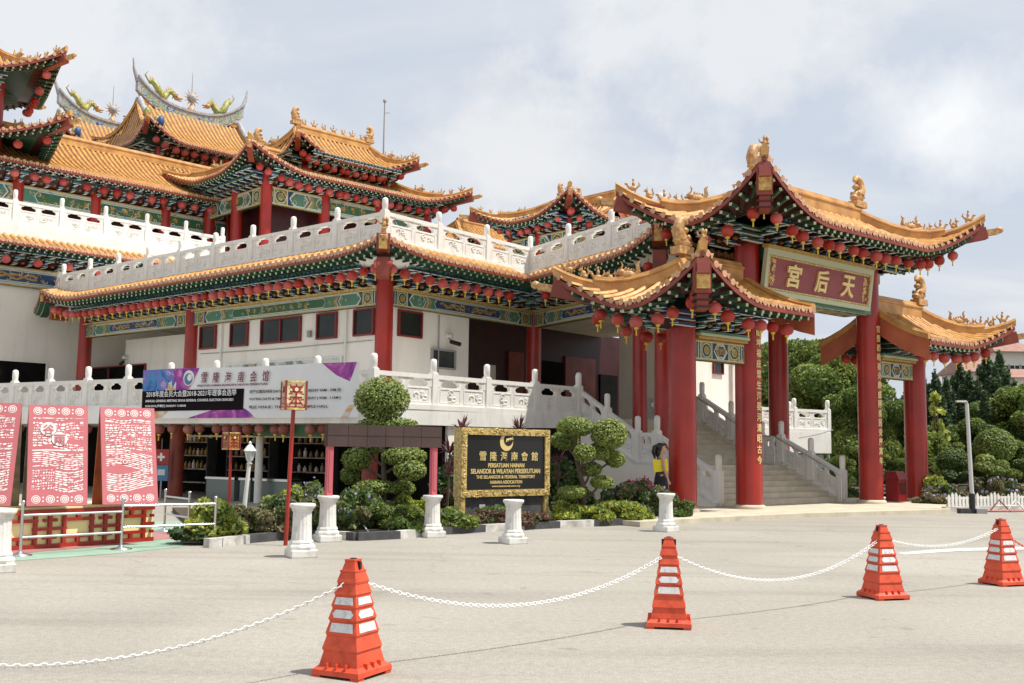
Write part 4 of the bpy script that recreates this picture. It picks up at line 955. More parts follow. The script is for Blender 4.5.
# side wing seen past the stairs
wing=thing('side_wing','plain white temple wing with a small window glimpsed beyond the gate stairs','building',P(715,380,39)*1)
wing.location.z=0; FR[wing.name]=Matrix.Translation(wing.location)
A=P(686,400,38.4);B_=P(742,400,41.5); A.z=B_.z=0; u=(B_-A).normalized(); n_=V((u.y,-u.x,0)); L=(B_-A).length
w=MB(); w.box((A+B_)/2-n_*1.5+V((0,0,3.1)),(L,3,6.2),'white_wall',u=u); wo2=w.build('wall',wing)
t=line_t(A,u,717.5); window(wo2,A,u,n_,t,0.75,Z(717,374,40),Z(717,361,40),1,frame='red_frame')
c=A+u*line_t(A,u,733)+n_*.3; column(wing,c.x,c.y,0,6.0,0.14,plinth=False)
frieze(wing,A,B_,n_,5.2,5.8,0,0.3)
# bridge terrace at right
br=thing('side_terrace','white raised terrace with carved balustrade behind the gate, right of the stairs','terrace',P(805,400,40)); br.location.z=0; FR[br.name]=Matrix.Translation(br.location)
A=P(762,430,38.5);B_=P(831,430,41.0); A.z=B_.z=0; u=(B_-A).normalized(); n_=V((u.y,-u.x,0)); L=(B_-A).length; zt=2.25
w=MB(); w.box((A+B_)/2-n_*2+V((0,0,zt-.4)),(L,4,.8),'white',u=u); w.box((A+B_)/2-n_*2.1+V((0,0,(zt-.85)/2)),(L-.2,3.6,zt-.85),'shed_glass',u=u); w.build('wall',br)
for k in range(4): 
    c=MB(); c.box(A+u*(L*(k+.2)/3.4)+n_*.03+V((0,0,.7)),(.09,.09,1.4),'grey',u=u); c.build('strut',br)
balustrade(br,A-n_*.15+V((0,0,zt)),B_-n_*.15+V((0,0,zt)),2,h=.8,ph=1.16); balustrade(br,B_-n_*.15+V((0,0,zt)),B_-n_*3.8+V((0,0,zt)),2,h=.8,ph=1.16,ends=(False,True))
cb=MB(); cb.tube([P(799,438,39),P(815,435,39.5),P(833,430,40)],0.02,'grey',5); single(cb,'hanging_cable','thin grey cable sagging across the white terrace wall','cable',P(815,435,39.5))
# security cameras
def cam(p,n_,label):
    b=MB(); p=V(p); b.lathe(p+n_*.02,[(0.12,-.02),(0.13,0.03),(0.10,0.10),(0.04,.13)],'white',14); b.tube([p+V((0,0,-.02)),p+n_*.15+V((0,0,-.12))],.025,'grey',6)
    d=b; d.tube([p+n_*.10+V((0,0,-.14)),p+n_*.34+V((.12,0,-.24))],.065,'black',10)
    single(b,'security_camera',label,'camera',p,group='security cameras on the temple wall')
t=line_t(wallpB,uB,446); cam(wallpB+uB*t+nB*.06+V((0,0,4.85)),nB,'white and black security camera on the wall right of the corner column')
t=line_t(wallpA-nA*1.26,ax,126); cam(wallpA-nA*1.26+ax*t+nA*.06+V((0,0,4.8)),nA,'white security camera on the recessed wall above the dark doorway')
# ================================================================== SECOND TIER BUILDING (far left)
t2=thing('upper_terrace_block','white upper storey with carved balustrade and lantern eave at far left','building',(-17,44,0))
dT=dirv(47); T0=V((-18.7,40,0))-dT*6.0; T1=V((-13.6,45.4,0))+dT*1.0; nT=V((dT.y,-dT.x,0))
TP=[T0+nT*.7,T1+nT*.7]; 
w=MB(); w.prism([(T0-nT*1.2).to_tuple()[:2],(T1-nT*1.2).to_tuple()[:2],(T1-nT*14).to_tuple()[:2],(T0-nT*14).to_tuple()[:2]],0,8.2,'white_wall'); w.build('wall',t2)
eave_runs(t2,TP,9.0,[0,0],d=0.7,rise=.35)
w=MB(); w.prism([(T0+nT*.05).to_tuple()[:2],(T1+nT*.05).to_tuple()[:2],(T1-nT*14).to_tuple()[:2],(T0-nT*14).to_tuple()[:2]],9.05,9.78,'white'); w.build('terrace_slab',t2)
balustrade(t2,T0-nT*.1+V((0,0,9.78)),T1-nT*.1+V((0,0,9.78)),8,h=.85,ph=1.25)
bk=MB(); brackets(bk,T0-nT*1.1,T1-nT*1.1,nT,8.35,8.8,1.2,.45,3); bk.build('bracket_tiers',t2)
frieze(t2,T0-nT*1.1,T1-nT*1.1,nT,7.55,8.3,0)
pT=T0-nT*1.18; t=line_t(pT,dT,15); window(t2,pT,dT,nT,t,2.4,Z(15,381,38),Z(15,354,38),1,frame='white_wall',glass='dark_room',name='doorway')
# ================================================================== UPPER HALLS
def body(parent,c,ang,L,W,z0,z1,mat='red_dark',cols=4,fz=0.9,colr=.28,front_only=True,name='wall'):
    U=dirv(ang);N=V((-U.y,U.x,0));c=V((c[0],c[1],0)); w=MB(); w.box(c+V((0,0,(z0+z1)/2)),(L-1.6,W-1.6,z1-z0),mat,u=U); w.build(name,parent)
    faces=[(c-U*(L/2)-N*(W/2),c+U*(L/2)-N*(W/2),-N,cols),(c-U*(L/2)+N*(W/2),c-U*(L/2)-N*(W/2),-U,max(2,int(cols*W/L)+1))]
    bk=MB()
    for a,b_,n_,k in faces:
        brackets(bk,a,b_,n_,z1-.75,z1-.05,1.0,.5,3); frieze(parent,a,b_,n_,z1-.75-fz,z1-.8,1)
        for i in range(k):
            if (a-faces[0][0]).length>1e-3 and i==k-1: continue
            p=a.lerp(b_,i/(k-1)); column(parent,p.x,p.y,z0,z1-.3,colr,plinth=False)
    bk.build('bracket_tiers',parent)
def rowpts(Sf,kind,hl,hw,n,inset,dz,span=0.93):
    out=[]
    for i in range(n):
        f=-1+2*(i+.5+random.uniform(-.22,.22))/n
        if kind=='front': out.append(Sf(f*hl*span,-(hw-inset),dz))
        elif kind=='left': out.append(Sf(-(hl-inset),f*hw*span,dz))
        elif kind=='right': out.append(Sf((hl-inset),f*hw*span,dz))
        else: out.append(Sf(f*hl*span,(hw-inset),dz))
    return out
# R2 long verandah hall
r2=thing('verandah_hall','long red columned verandah hall with orange tile roof above the second terrace','hall',(-20.4,50.7,0))
d46=dirv(46); c2=V((-17.2,48.2,0))+dirv(136)*4
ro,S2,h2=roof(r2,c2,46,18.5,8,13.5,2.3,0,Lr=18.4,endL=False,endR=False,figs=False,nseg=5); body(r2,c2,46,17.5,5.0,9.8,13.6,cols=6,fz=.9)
# R5 double eaved hall
r5=thing('double_eave_hall','two tiered orange roofed temple hall with small figures along its ridge','hall',(-9.95,53.2,0))
c5=V((-7.15,50.3,0))+dirv(134)*4
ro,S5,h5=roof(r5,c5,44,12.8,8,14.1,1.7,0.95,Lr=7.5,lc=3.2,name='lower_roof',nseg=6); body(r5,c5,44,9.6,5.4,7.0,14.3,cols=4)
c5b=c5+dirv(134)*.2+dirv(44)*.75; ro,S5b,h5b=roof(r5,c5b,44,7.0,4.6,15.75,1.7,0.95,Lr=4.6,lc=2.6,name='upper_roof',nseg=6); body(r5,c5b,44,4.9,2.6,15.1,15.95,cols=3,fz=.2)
for k in range(7):
    p=S5b(-1.8+3.6*k/6,0,0)+V((0,0,.42)); put_fig('rider' if k%2 else 'small',p,math.radians(44 if k<4 else 224),.8,bpy.data.objects[ro.name])
# R6 corner pavilion
r6=thing('corner_pavilion','small orange roofed pavilion with upturned corner behind the balcony','pavilion',(2.73,50.2,0))
c6=V((2.5,46,0))+dirv(42)*3+dirv(132)*3
ro,S6,h6=roof(r6,c6,42,6.4,6.4,12.1,1.2,.95,Lr=1.2,lc=2.8,nseg=6,figscale=.7); body(r6,c6,42,4.0,4.0,7.0,12.3,cols=2,colr=.22)
cc=c6+dirv(42)*.2; ro6,_,_=roof(r6,cc+V((1.1,-.8,0)),132,2.6,2.2,12.35,.95,0,Lr=2.5,endL=False,endR=False,figs=False,name='gable_roof',nseg=4,raft=False)
# connecting roof behind
r7=thing('link_roof','low orange tile roof joining the hall and the corner pavilion','roof',(-1.5,56,0))
c7=V((-1.2,56.5,0)); roof(r7,c7,44,9,6,11.6,1.6,.5,Lr=5,lc=2,nseg=5,figs=False); w=MB(); w.box(c7+V((0,0,9.6)),(6,3.5,5.2),'red_dark',u=dirv(44)); w.build('wall',r7)
# swallow-tail halls
def swallow(c,ang,L,W,ze,label,lab_id):
    r=thing('swallowtail_hall',label,'hall',(c.x,c.y,0)); ro,Sf,hh=roof(r,c,ang,L,W,ze,2.6,1.0,Lr=L-1.6,lc=2.2,figs=False,ridge_h=.18,nseg=6,name='roof'); body(r,c,ang,L-2.6,W-2.6,ze-6,ze+.1,cols=3)
    U=dirv(ang);N=V((-U.y,U.x,0)); Lr=L-1.6; m=MB(); zr=ze+2.6
    def crv(x): 
        a=abs(x)/(Lr/2); return zr+.2+1.10*a**2.6
    K=18; prof=[(-.16,-.9),(-.16,-.1),(-.24,-.05),(-.24,.08),(.24,.08),(.24,-.05),(.16,-.1),(.16,-.9)]
    vs=[]
    for i in range(K+1):
        x=-Lr/2*1.04+Lr*1.04*i/K
        for a,bz in prof:
            zz=crv(x)+bz if bz>-.5 else max(zr-.25,crv(x)-0.75)
            vs.append(c+U*x+N*a+V((0,0,zz)))
    k=len(prof); m.add(vs,[(i*k+j,i*k+(j+1)%k,(i+1)*k+(j+1)%k,(i+1)*k+j) for i in range(K) for j in range(k)]+[tuple(range(k)),tuple(range(K*k,K*k+k))],'swag_white')
    for i in range(K):   # inlaid coloured panels along the ridge
        x=-Lr/2*.98+Lr*.98*(i+.5)/K
        for sg in(-1,1): m.box(c+U*x+N*(sg*.165)+V((0,0,crv(x)-.42)),(Lr/K*.96,.03,.46),'porcelain',u=U)
    for sg in(-1,1):
        a=c+U*(sg*Lr/2*1.02); m.tube([a+V((0,0,crv(Lr/2)-.1)),a+U*(sg*.25)+V((0,0,crv(Lr/2)+.5)),a+U*(sg*.35)+V((0,0,crv(Lr/2)+1.15))],[.16,.10,.03],'swag_white',6)
        # gable ridges running down, white edged
        for s2 in(-1,1):
            pts=[c+U*(sg*Lr/2*.98)+N*(s2*W/2*t)+V((0,0,Sf(sg*Lr/2*.97,s2*W/2*t).z+.22)) for t in(0,.2,.4,.6,.8,.93)]
            m.tube(pts,[.2,.18,.16,.15,.14,.17],'swag_white',6)
            for t in(2,4,5): m.ell(pts[t]+U*(sg*.1)+V((0,0,.25)),(.2,.2,.32),'vase_blue' if t%2 else 'dragon_green',7,5); m.ell(pts[t]-V((0,0,-.5)),(.12,.12,.22),'gold_fig',6,4)
    q=m.build('swallowtail_ridge',r)
    for sg in(-1,1):   # dragons running towards the pearl
        d=MB(); pts=[];rs=[]
        for i in range(17):
            f=i/16; x=sg*Lr/2*(.80-.50*f); z=crv(x)+.38+.30*math.sin(f*9+.6)+.15*f; pts.append(c+U*x+N*(.12*math.cos(f*9))+V((0,0,z))); rs.append(.07+.13*math.sin(math.pi*min(1,f*.8+.15)))
        d.tube(pts,rs,'dragon_green',8); h=pts[-1]; d.ell(h+V((0,0,.05)),(.19,.14,.15),'gold_fig',8,5); d.ell(h-U*(sg*.22)+V((0,0,.06)),(.15,.08,.05),'gold_fig',7,4); d.ell(h-U*(sg*.19)-V((0,0,.07)),(.12,.06,.035),'gold_fig',7,4); d.tube([h+V((0,0,.15)),h+U*(sg*.15)+V((0,0,.38)),h+U*(sg*.32)+V((0,0,.42))],[.035,.025,.006],'gold_fig',5)
        for j in range(6): d.ell(h+U*(sg*.12)+V((0,0,.12+.02*j))+N*(.1*math.sin(j*2)),(.16,.03,.05),'gold_fig',5,3,Matrix.Rotation(-.6*j,3,'X'))
        for i in(4,9,13): d.tube([pts[i],pts[i]+V((.0,0,-.2))-U*(sg*.2),pts[i]+V((0,0,-.36))-U*(sg*.1)],[.06,.045,.03],'dragon_green',5)
        
        for i in range(1,16): d.tube([pts[i]+V((0,0,rs[i]*.7)),pts[i]+U*(sg*.10)+V((0,0,rs[i]+.17))],[.05,.004],'gold_fig',4)
        d.tube([pts[0],pts[0]+U*(sg*.25)+V((0,0,.35)),pts[0]+U*(sg*.1)+V((0,0,.6))],[.05,.05,.01],'dragon_green',5); d.build('dragon',q)
    pr=MB(); pc=c+V((0,0,zr+1.05)); pr.lathe(c+V((0,0,zr+.3)),[(.25,0),(.2,.15),(.08,.3),(.07,.5)],'gold_fig',10); pr.ell(pc,(.26,.26,.26),'swag_white',12,8)
    for k in range(12): a=k*math.pi/6; pr.tube([pc+U*(.26*math.cos(a))+V((0,0,.26*math.sin(a))),pc+U*(.52*math.cos(a))+V((0,0,.52*math.sin(a)))],[.05,.005],'gold_fig',5)
    pr.tube([pc,pc+V((0,0,1.5))],[.03,.012],'grey',5); pr.build('flaming_pearl',q)
    return Sf,(L/2,W/2)
S3,h3=swallow(V((-16.8,57.1,0))+dirv(136)*2.6,46,8.0,6.0,17.7,'swallowtail roofed hall with two dragons and pearl, right of the pair','a')
S4,h4=swallow(V((-22.7,60.6,0))+dirv(136)*2.6,46,8.0,6.0,18.1,'swallowtail roofed hall mostly hidden behind the left tower roofs','b')
# R1 corner tower
r1=thing('corner_tower','two tiered tower roof with upturned corners cut off by the left edge','tower',(-23.5,45.1,0))
cw=lambda px,py,D,hl: P(px,py,D)-dirv(32)*hl+dirv(122)*hl
c1=cw(60,42,44,3.6); c1.z=0
ro,S1,h1=roof(r1,c1,32,7.2,7.2,17.2,2.0,1.15,Lr=2,lc=3.0,nseg=6,name='upper_roof'); body(r1,c1,32,3.0,3.0,10,17.4,cols=2)
ro,S1b,h1b=roof(r1,c1+V((.15,-.1,0)),32,7.6,7.6,14.35,1.2,1.1,Lr=2,lc=3.0,nseg=6,name='lower_roof')
an=MB(); p=P(383,170,56); an.tube([p,V((p.x,p.y,Z(383,101,56)))],[.05,.03],'grey',6); an.ell(V((p.x,p.y,Z(383,101,56))),(.1,.1,.12),'grey',6,4); an.tube([p+V((0,0,3.2)),p+V((.3,0,3.2))],.02,'grey',5)
single(an,'antenna_mast','thin grey antenna mast rising behind the double eaved hall','antenna',p)
# ================================================================== LANTERNS
def row(pts,r,desc,group,mat='lantern',kids=True,rev=False):
    lantern_row(pts,r,lambda i:ordn(i)+' '+desc,group,mat,True,kids)
GL='lanterns hung round the gate roofs'
row(rowpts(MS,'front',(BAY+4.2)/2,2.05,17,.42,-.42),.155,'red lantern from the left under the front eave of the main gate roof',GL)
row(rowpts(MS,'left',(BAY+4.2)/2,2.05,5,.5,-.42,.8),.155,'red lantern under the left end of the main gate roof',GL)
row(rowpts(SLS,'front',(OUT+1.55)/2,2.05,7,.42,-.42),.155,'red lantern from the left under the left gate side roof',GL)
row(rowpts(SLS,'left',(OUT+1.55)/2,2.05,6,.5,-.42,.85),.155,'red lantern along the far left end of the low gate roof',GL)
row(rowpts(SRS,'front',(OUT+1.85)/2,1.7,7,.42,-.42),.155,'red lantern from the left under the right gate side roof',GL)
row(rowpts(SRS,'back',(OUT+1.85)/2,1.7,6,.5,-.42),.155,'red lantern under the rear eave of the right gate side roof',GL)
row(rowpts(SLS,'back',(OUT+1.55)/2,2.05,5,.6,-.55),.155,'red lantern under the rear eave of the left gate side roof',GL)
def eave_row(a,c,n,zf,ins=.45):
    n_=inward(a,c); return [a.lerp(c,(i+.6)/(n+.2))+n_*ins+V((0,0,zf((i+.6)/(n+.2)))) for i in range(n)]
EG='lanterns hung under the terrace eave'
L_=(P0-PA).length; lf=lambda t,L,l0,l1: l0*max(0,(2.6-t*L)/2.6)**2.2+l1*max(0,(2.6-(1-t)*L)/2.6)**2.2
row(list(reversed(eave_row(PA,P0,40,lambda t:ZE-.44+lf(t,L_,.4,.25)))),.15,'red lantern leftwards from the corner column under the long terrace eave',EG)
L_2=(P1-P0).length; row(eave_row(P0,P1,12,lambda t:ZE-.44+lf(t,L_2,.25,0)),.15,'red lantern rightwards from the corner column under the terrace eave',EG)
L_3=(P2-P1).length; row(eave_row(P1,P2,10,lambda t:ZE-.44+lf(t,L_3,0,.4)),.15,'red lantern of the short eave between stair portico and gate',EG)
sh=[]
for px in(10,22,90,161.8,174.7,190.6,202,218.7,229,238.5,249.7,261.7,277,285.7,312,324.5,420):
    q=LC+nLA*-.25; t=line_t(q,uL,px) if px<373 else None
    p=q+uL*t if t is not None else LC-nLB*.3+uLB*line_t(LC-nLB*.3,uLB,px)
    sh.append(V((p.x,p.y,2.02)))
row(sh,.145,'faded lantern from the left under the white balcony over the shop','faded lanterns over the shopfront',mat='lantern_faded')
UG='lanterns on the upper halls'
row(rowpts(S5,'front',*h5,22,.5,-.45),.2,'lantern along the lower eave of the double eaved hall',UG,kids=False)
row(rowpts(S5b,'front',*h5b,14,.5,-.45),.2,'lantern along the upper eave of the double eaved hall',UG,kids=False)
row(rowpts(S2,'front',*h2,22,.5,-.45),.2,'lantern along the verandah hall eave above the second terrace',UG,kids=False)
row(rowpts(S3,'front',*h3,12,.5,-.45),.2,'lantern under the eave of the right swallowtail hall',UG,kids=False)
row(rowpts(S6,'front',*h6,9,.5,-.45),.17,'lantern along the front eave of the corner pavilion',UG,kids=False)
row(rowpts(S6,'left',*h6,9,.5,-.45),.17,'lantern along the left eave of the corner pavilion',UG,kids=False)
row(rowpts(S1,'right',*h1,7,.5,-.45),.2,'lantern under the right eave of the tower top roof',UG,kids=False)
row(rowpts(S1b,'front',*h1b,7,.5,-.45),.2,'lantern under the lower front eave of the left tower',UG,kids=False)
row([T0.lerp(T1,(i+2.2)/12)+nT*.3+V((0,0,8.5)) for i in range(7)],.17,'lantern under the second terrace eave at far left',UG,kids=False)
# ================================================================== CONES AND CHAINS
def make_cone():
    r=thing('traffic_cone','x','traffic cone'); h=.75; T=7
    # half widths at tier bottoms/tops
    zs=[0.0,.045,.155,.255,.35,.435,.52,.60,.68,.75]
    b=MB()
    def fr(z0,z1,a0,a1,mat='cone',cap=True):
        vs=[V((x*a,y*a,z)) for z,a in((z0,a0),(z1,a1)) for x,y in((-1,-1),(1,-1),(1,1),(-1,1))]
        b.add(vs,[(0,1,5,4),(1,2,6,5),(2,3,7,6),(3,0,4,7)]+([(4,5,6,7)] if cap else []),mat)
    fr(.018,.050,.205,.200); fr(.050,.075,.200,.165); 
    ws=[(.075,.175,.165,.143),(.175,.275,.153,.128),(.275,.365,.137,.114),(.365,.45,.124,.101),(.45,.53,.110,.088),(.53,.605,.097,.076),(.605,.68,.083,.063),(.68,.75,.058,.040)]
    for z0,z1,a0,a1 in ws: fr(z0,z1-.012,a0,a1); fr(z1-.012,z1,a1+.004,a1+.004)
    b.lathe((0,0,0),[(.024,.749),(.024,.756)],'black',10)
    for x,y in((-1,-1),(1,-1),(1,1),(-1,1)): b.box((x*.165,y*.165,.011),(.07,.07,.022),'cone')
    for s in(-1,1):
        for k in(-.08,.0,.08): b.box((k,s*.178,.065),(.012,.03,.06),'cone'); b.box((s*.178,k,.065),(.03,.012,.06),'cone')
        b.box((s*.052,0,.71),(.03,.02,.05),'black')
    o=b.build('cone_body',r,local=True)
    for i,(z0,z1,a0,a1) in enumerate(ws):
        if i in(2,3,4):
            s=MB(); f=lambda z:a0+(a1-a0)*(z-z0)/(z1-z0)
            for ux,uy in((1,0),(0,1),(-1,0),(0,-1)):
                zz0=z0+.012;zz1=z1-.022; w0=f(zz0)*.76;w1=f(zz1)*.76
                A=lambda t,z,w:V((ux*(f(z)+.003)-uy*t*w,uy*(f(z)+.003)+ux*t*w,z))
                if i==3: pts=[A(-.8,zz0,w0),A(.8,zz0,w0),A(1,(zz0+zz1)/2,w0),A(.8,zz1,w1),A(-.8,zz1,w1),A(-1,(zz0+zz1)/2,w0)]
                else: pts=[A(-1,zz0,w0),A(1,zz0,w0),A(1,zz1,w1),A(-1,zz1,w1)]
                s.poly(pts,'sticker')
            s.build('reflective_sticker',r,local=True)
    return r
cone0=make_cone(); cone0.scale=(.93,.93,1); CG='orange traffic cones linked by a chain'
CP=[(352,674,-28),(669,626,-9),(883,598,17),(1003,584.5,20)]
cp=[]; labs=['nearest and largest orange traffic cone with white stickers, left of centre','orange traffic cone with white stickers directly in front of a white column plinth','orange traffic cone below the tall gate column, second from the right edge','orange traffic cone at the right edge of the road with red tape tied on']
for i,(x,y,a) in enumerate(CP):
    p=G(x,y); cp.append(p)
    if i==0: cone0.location=p;cone0.rotation_euler=(.012,-.01,math.radians(a));cone0['label']=labs[0];cone0['group']=CG
    else: dup(cone0,p,math.radians(a),label=labs[i],group=CG)
ext=[cp[0]+(cp[0]-cp[1]).normalized()*3.3, cp[3]+(cp[3]-cp[2]).normalized()*2.6]
def chain(a,c,sag,label,mat='chain',ha=.62,hc=.62,link=.046,wr=.0042):
    b=MB(); A=a+V((0,0,ha));C=c+V((0,0,hc)); Lc=(C-A).length*1.04; n=int(Lc/(link*.78)); m=(A+C)/2
    def cat(t): return A.lerp(C,t)-V((0,0,sag*4*t*(1-t)))
    for i in range(n):
        p=cat((i+.5)/n); q=cat((i+.6)/n); d=(q-p).normalized(); s=V((-d.y,d.x,0)).normalized(); up=d.cross(s); w=s if i%2 else up; w=(w+(up if i%2 else s)*.35).normalized()
        pts=[p+d*(link*.5*math.cos(k*math.pi/4))+w*(link*.30*math.sin(k*math.pi/4)) for k in range(8)]; pts.append(pts[0]); b.tube(pts,wr,mat,4,caps=False)
    p0=A; b.v=[v-m for v in b.v]; o=b.build('barrier_chain'); o.location=m; tag(o,label,'chain','white plastic chains between the cones'); return o
chain(cp[0],ext[0],.34,'white plastic chain sagging from the nearest cone to the left edge')
chain(cp[0],cp[1],.30,'white plastic chain between the nearest cone and the cone by the plinth')
chain(cp[1],cp[2],.33,'white plastic chain between the middle cone and the cone below the gate column')
chain(cp[2],cp[3],.15,'white plastic chain between the two rightmost cones',hc=.66)
chain(cp[3],ext[1],.35,'red plastic chain leaving the rightmost cone to the right','cone')
dup(cone0,ext[0],.4,label='orange traffic cone outside the picture beyond the left edge',group=CG); dup(cone0,ext[1],.4,label='orange traffic cone outside the picture beyond the right edge',group=CG)
# ================================================================== WHITE PLINTH COLUMNS
def make_plinth():
    r=thing('column_plinth','x','plinth'); b=MB(); q=math.pi/4
    b.lathe((0,0,0),[(.245,0),(.252,.015),(.252,.09),(.235,.11)],'plinth',4,False,rot0=q); b.build('base',r,local=True)
    b=MB(); b.lathe((0,0,0),[(.185,.11),(.190,.14),(.178,.165),(.155,.18),(.163,.20),(.155,.22),(.142,.235)],'plinth',8,False,rot0=q/2)
    b.lathe((0,0,0),[(.138,.235),(.134,.30),(.128,.45),(.125,.61)],'plinth',64,True,mod=lambda t:1-.075*max(0,math.sin(t*16))); b.build('shaft',r,local=True)
    b=MB(); b.lathe((0,0,0),[(.13,.61),(.145,.625),(.14,.64),(.165,.665),(.175,.68),(.175,.705),(.165,.715)],'plinth',28); b.build('capital',r,local=True); return r
pl0=make_plinth(); PG='white fluted plinth columns along the roadside'
for i,(x,y,s,l) in enumerate([(301,557,1.0,'white fluted plinth standing alone on the road by the red lantern pole'),(327,541.5,1.0,'white fluted plinth carrying the left post of the brown board'),(432,537,.97,'white fluted plinth carrying the right post of the brown board'),(513,543.5,.96,'white fluted plinth in front of the black and gold sign board'),(666,531.5,.98,'white fluted plinth beside the leftmost large gate column'),(-3,572,1.0,'white fluted plinth cut off by the left picture edge')]):
    p=G(x,y)
    if i==0: pl0.location=p;pl0['label']=l;pl0['group']=PG;pl0.rotation_euler=(0,0,.5)
    else: dup(pl0,p,.55 if i!=4 else .75,scale=s,label=l,group=PG)
# brown board on pink posts
pA,pB=G(327,541.5),G(432,537); bb=thing('notice_stand','long brown fabric covered board on two pink posts standing on white plinths','notice board',(pA+pB)/2)
u=(pB-pA);u.z=0;u.normalize();n_=V((u.y,-u.x,0))
zt=[Z(327,424,pA.y),Z(327,446,pA.y)]; ztb=[Z(436,427,pB.y),Z(436,448,pB.y)]
b=MB(); zc=(zt[0]+ztb[0])/2; zb_=(zt[1]+ztb[1])/2; L=(pB-pA).length
b.box((pA+pB)/2+u*.02+V((0,0,(zc+zb_)/2)),(L+.18,.14,zc-zb_),'brown_fabric',u=u)
for k in range(1,6): b.box(pA+u*((L+.1)*k/6-.05)+n_*.072+V((0,0,(zc+zb_)/2)),(.003,.004,zc-zb_-.01),'black',u=u)
b.box((pA+pB)/2+n_*.072+u*.02+V((0,0,(zc+zb_)/2)),(L+.16,.004,.003),'black',u=u); b.build('board',bb)
for p in(pA,pB): b=MB(); b.box(p+V((0,0,(.70+zb_)/2)),(.095,.095,zb_-.70),'pink_post',u=u); b.box(p+n_*.051+V((0,0,(.72+zb_)/2)),(.05,.008,zb_-.85),'pink_board',u=u); b.build('post',bb)
# ================================================================== LANTERN BOX POLES
def boxpole(p,zb_,zt_,w,rot,label,lean=0.0,ripe='cream_paper'):
    r=thing('lantern_pole',label,'lantern pole',p,rot); b=MB(); top=V((lean,0,zb_)); b.tube([(0,0,0),top],.032,'red_col',10); b.build('pole',r,local=True)
    b=MB(); h=zt_-zb_; c=top+V((0,0,h/2)); b.box(c,(w-.03,w-.03,h-.04),ripe)
    for x in(-1,1):
        for y in(-1,1): b.box(c+V((x*(w/2-.012),y*(w/2-.012),0)),(.03,.03,h),'red_fascia')
    for z in(-1,1):
        for a in(-1,1):
            b.box(c+V((0,a*(w/2-.012),z*(h/2-.014))),(w-.06,.028,.028),'gold_paint'); b.box(c+V((a*(w/2-.012),0,z*(h/2-.014))),(.028,w-.06,.028),'gold_paint')
    o=b.build('lantern_box',r,local=True)
    k=MB(); rnd=random.Random(int(p.x*100))
    for fx,fy in((0,-1),(-1,0),(1,0),(0,1)):
        A=lambda s,z,l=0:c+V((fx*(w/2-.013+.004*l)+(-fy)*s,fy*(w/2-.013+.004*l)+fx*s,z))
        def pol(pts,m='red_col',l=1): k.poly([A(s,z,l) for s,z in pts],m)
        a=w*.36;hh=h*.38
        for zz in(-.72,-.2,.30,.74):
            pol([(-a*.8,hh*zz-.012),(a*.8,hh*zz-.012),(a*.8,hh*zz+.012),(-a*.8,hh*zz+.012)],l=1)
        pol([(-.012,-hh),(.012,-hh),(.012,hh),(-.012,hh)],l=2)
        for s in(-1,1):
            pol([(s*a*.25,hh*.35),(s*a*.36,hh*.3),(s*a*.9,hh*.95),(s*a*.78,hh*.99)],l=3); pol([(s*a*.1,-hh*.25),(s*a*.22,-hh*.2),(s*a*.95,-hh*.9),(s*a*.8,-hh*.98)],l=3)
            pol([(s*a*.55,-hh*.5),(s*a*.95,-hh*.45),(s*a*.95,-hh*.32),(s*a*.55,-hh*.36)],l=4); pol([(s*a,-hh*1.05),(s*a*1.12,-hh*.7),(s*a*1.15,-hh*1.1)],l=2); pol([(s*a*.5,hh*.08),(s*a*.95,hh*.02),(s*a*.95,hh*.14),(s*a*.5,hh*.2)],l=4)
        pol([(.05*math.cos(t*.785),hh*.52+.05*math.sin(t*.785)) for t in range(8)],l=5); pol([(.03*math.cos(t*.785),hh*.52+.03*math.sin(t*.785)) for t in range(8)],'cream_paper',l=6)
        pol([(-a*1.1,-hh*1.12),(a*1.1,-hh*1.12),(a*1.1,-hh*1.0),(-a*1.1,-hh*1.0)],l=2)
    k.build('papercut_motif',o,local=True); return r
p=G(285.5,545.5); boxpole(p,Z(292,410,p.y),Z(292,381,p.y),.335,.42,'tall red pole with a cream and red box lantern in front of the banner',lean=.05)
p=V((P(229,500,23.5).x,23.5,0.05)); boxpole(p,Z(231,452,23.5),Z(231,434.5,23.5),.30,.75,'short red pole with an orange and red box lantern by the shopfront',ripe='ochre')
# white lamp post in the flower bed
p=G(242,528); lp=thing('garden_lamp_post','slim white garden lamp post with glass lantern, leaning slightly in the flower bed','lamp post',p); b=MB(); tx=V((.09,0,Z(245,462,p.y)))
b.tube([(0,0,0),(tx.x*.3,0,.35)],[.06,.05],'white',10); b.tube([(tx.x*.3,0,.35),tx],[.042,.034],'white',10); b.lathe(tx,[(.03,-.05),(.055,-.03),(.03,0),(.05,.03)],'white',10); b.build('pole',lp,local=True)
b=MB(); b.lathe(tx,[(.05,.03),(.088,.20)],'shed_glass',6,False); 
for k in range(6): a=k*math.pi/3; b.tube([tx+V((.052*math.cos(a),.052*math.sin(a),.03)),tx+V((.092*math.cos(a),.092*math.sin(a),.20))],.008,'white',5)
b.lathe(tx,[(.12,.20),(.11,.22),(.05,.30),(.02,.32),(.03,.345),(.01,.38)],'white',6,False); b.build('lamp_head',lp,local=True)
